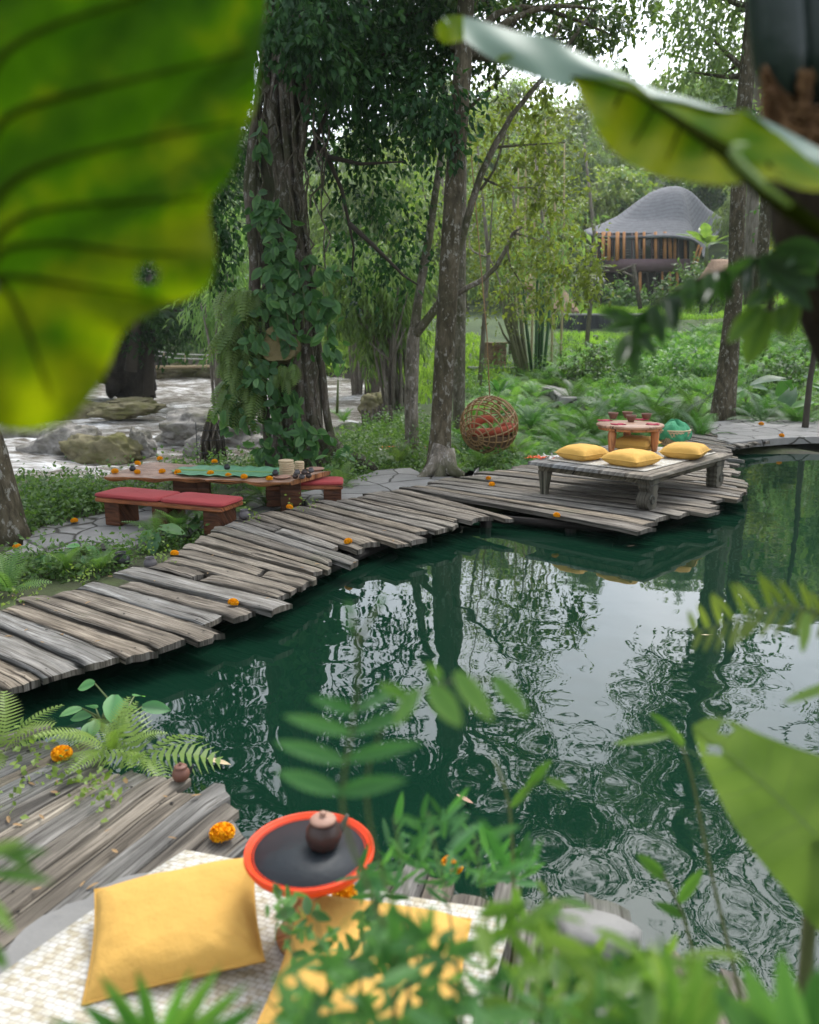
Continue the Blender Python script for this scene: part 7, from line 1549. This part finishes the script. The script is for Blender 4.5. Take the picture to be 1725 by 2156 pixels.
# pale fern reaching in from the right
t = plant('fern', 'blurred pale yellow fern frond reaching in from the right over the sky reflection', 'fern', (1830, 1500), .95); mb = MB(); lv = MB(); st_ = smooth_px([(1840, 1420), (1780, 1330), (1720, 1285), (1640, 1275), (1560, 1300), (1490, 1325), (1450, 1330)], 34); mb.tube([dn(D(*st_[0], .95))] + [D(x, y, .95) for x, y in st_], S(np.linspace(5, 1.5, 35), .95), 5)
for k in range(4, 33, 1):
    x, y = st_[k]; ln = 62 * sin(pi * min(1, (36 - k) / 30)) + 18; s = 1 if k % 2 else -1; an = (pi / 2 if s > 0 else -pi / 2 - .5) + .5 * (1 if s > 0 else 0) + random.uniform(-.2, .2)
    LP(lv, (x, y), (x + ln * cos(an) * .9, y + ln * sin(an)), .95, .93, 15, random.uniform(.3, .9))
q = MB(); LP(q, (1700, 1290), (1690, 1375), .93, .9, 26, .7); q.build('leaflet', M['lf_fernyel'], t); q = MB(); LP(q, (1775, 1436), (1650, 1478), .9, .88, 26, .5); q.build('leaflet', M['lf_fernyel'], t)
mb.build('stem', M['stalk'], t); lv.build('leaflets', M['lf_fernyel'], t)
# leafy masses along the bottom
def leafpatch(mb, poly, n_, dr, ln, wf, lm=None, vr=(0, 1), rag=.5, ang=None):
    poly = np.array(poly, float); lo, hi = poly.min(0), poly.max(0); k = 0
    while k < n_:
        p = rng.uniform(lo, hi)
        if not inpoly(p[None], poly)[0]: continue
        an = random.uniform(0, 6.28) if ang is None else random.gauss(*ang); l_ = random.uniform(*ln); Yd = random.uniform(*dr)
        LP(mb, p, (p[0] + l_ * cos(an), p[1] + l_ * sin(an)), Yd, Yd + random.uniform(-.05, .05), l_ * wf * random.uniform(.8, 1.2), random.uniform(*vr), roll=random.uniform(-.9, .9)); k += 1
def dn(p): return np.array([p[0], p[1] + .03, 0.0])       # straight down to the ground
def stems(mb, roots, dr, r_=4):
    for a, c in roots: Yd = random.uniform(*dr); mb.tube([dn(D(*a, Yd))] + [D(x, y, Yd) for x, y in smooth_px([a, ((a[0] + c[0]) / 2 + random.uniform(-20, 20), (a[1] + c[1]) / 2), c], 8)], S(np.linspace(r_, r_ * .5, 9), Yd), 6)
for lab, polys, mat_, rts in (
    ('dense green leafy shrub in the bottom middle foreground covering the mat', [((560, 2156), (640, 2060), (760, 2000), (900, 1990), (1080, 2040), (1240, 2030), (1400, 2100), (1420, 2200), (520, 2220)), ((620, 2060), (700, 1960), (820, 1930), (960, 1980), (1000, 2060), (800, 2100)), ((540, 2156), (620, 2080), (720, 2120), (700, 2200), (500, 2200))], LEM, [((700, 2250), (660, 1900)), ((860, 2250), (850, 1950)), ((1000, 2250), (1010, 2000)), ((1200, 2250), (1180, 1980)), ((640, 2250), (560, 2100))]),
    ('yellow green leafy shrub right of the bottom middle in the foreground', [((1000, 2000), (1060, 1900), (1150, 1880), (1250, 1920), (1200, 2000), (1300, 2100), (1100, 2150)), ((1150, 2000), (1300, 1990), (1450, 2000), (1560, 2080), (1600, 2200), (1200, 2200))], LYE, [((1150, 2250), (1120, 1900)), ((1300, 2250), (1280, 2020)), ((1450, 2250), (1430, 2020))]),
    ('small leaved stems rising beside the tray pedestal in the foreground', [((555, 1905), (570, 1850), (600, 1850), (640, 1900), (690, 1960), (700, 2040), (620, 2010), (590, 1950)), ((690, 1960), (780, 1900), (830, 1950), (800, 2040), (700, 2040))], LEM, [((640, 2200), (580, 1860)), ((740, 2200), (760, 1920))]),
    ('fern-like emerald foliage between the red tray and the pond edge', [((800, 1790), (830, 1720), (900, 1700), (980, 1720), (1060, 1790), (1130, 1830), (1080, 1860), (930, 1880), (830, 1860)), ((700, 1860), (800, 1800), (860, 1860), (760, 1930))], LEM, [((900, 2200), (830, 1720)), ((980, 2200), (900, 1710)), ((1050, 2200), (1000, 1760))])):
    t = plant('foreground_shrub', lab, 'shrub', rts[0][0], 1.15); lv = MB()
    for r1 in rts: mb = MB(); stems(mb, [r1], (.8, .95)); mb.build('stem', M['stalk'], t)
    for p in polys:
        A_ = np.array(p, float); ar = abs(np.sum(A_[:, 0] * np.roll(A_[:, 1], 1) - A_[:, 1] * np.roll(A_[:, 0], 1))) / 2
        if 'fern-like' in lab: leafpatch(lv, p, int(ar / 420), (1.15, 1.45), (36, 72), .26, ang=(-.6, .9)); leafpatch(lv, p, int(ar / 2600), (.6, .9), (60, 110), .28, vr=(.4, 1), ang=(-.5, .8))
        elif 'small leaved' in lab: leafpatch(lv, p, int(ar / 420), (1.15, 1.4), (26, 48), .55)
        else:
            leafpatch(lv, p, int(ar / 900), (.6, .95), (32, 76), .46, vr=(-.1, .9)); leafpatch(lv, p, int(ar / 3400), (.5, .75), (60, 130), .42, vr=(.3, 1.1))
    lv.build('leaves', mat_, t)
for lab, c, mat_, lst in (('blurred green palm-like leaf spray at the bottom left corner over the yellow cushion', (330, 2250), LYE, [((330, 2260), a, 52) for a in ((230, 2060), (300, 2050), (380, 2060), (450, 2040), (500, 2080), (180, 2110), (120, 2140), (540, 2120), (420, 2100), (260, 2110))]),
                    ('blurred pale leaf cluster at the left edge above the stone slab', (-60, 1990), LYE, [((-30, 1800), (50, 1770), 30), ((0, 1800), (95, 1790), 28), ((-20, 1840), (100, 1845), 36), ((-40, 1880), (30, 1960), 34), ((-40, 1900), (20, 1920), 30), ((-30, 1980), (15, 2040), 34), ((10, 1790), (70, 1830), 26)]),
                    ('blurred dark broad leaves at the bottom right corner', (1700, 2300), LEM, [((1700, 2290), a, 90) for a in ((1500, 2080), (1560, 2040), (1640, 2030), (1725, 2050))]),
                    ('blurred pale fern leaves at the bottom right of the mat', (1450, 2300), LYE, [((1430, 2240), a, 60) for a in ((1280, 2070), (1340, 2010), (1410, 1990), (1480, 2010), (1540, 2070), (1250, 2130))])):
    t = plant('foreground_plant', lab, 'plant', c, .95); lv = MB(); mb = MB()
    for a, e_, w_ in lst: LP(lv, a, e_, .6, .57 + random.uniform(-.03, .03), w_, random.random(), roll=random.uniform(-.5, .5))
    mb.tube([D(*lst[0][0], .6), D(c[0], c[1] + 60, .62), dn(D(c[0], c[1] + 60, .62))], .004, 6); mb.build('stem', M['stalk'], t); lv.build('leaves', mat_, t)
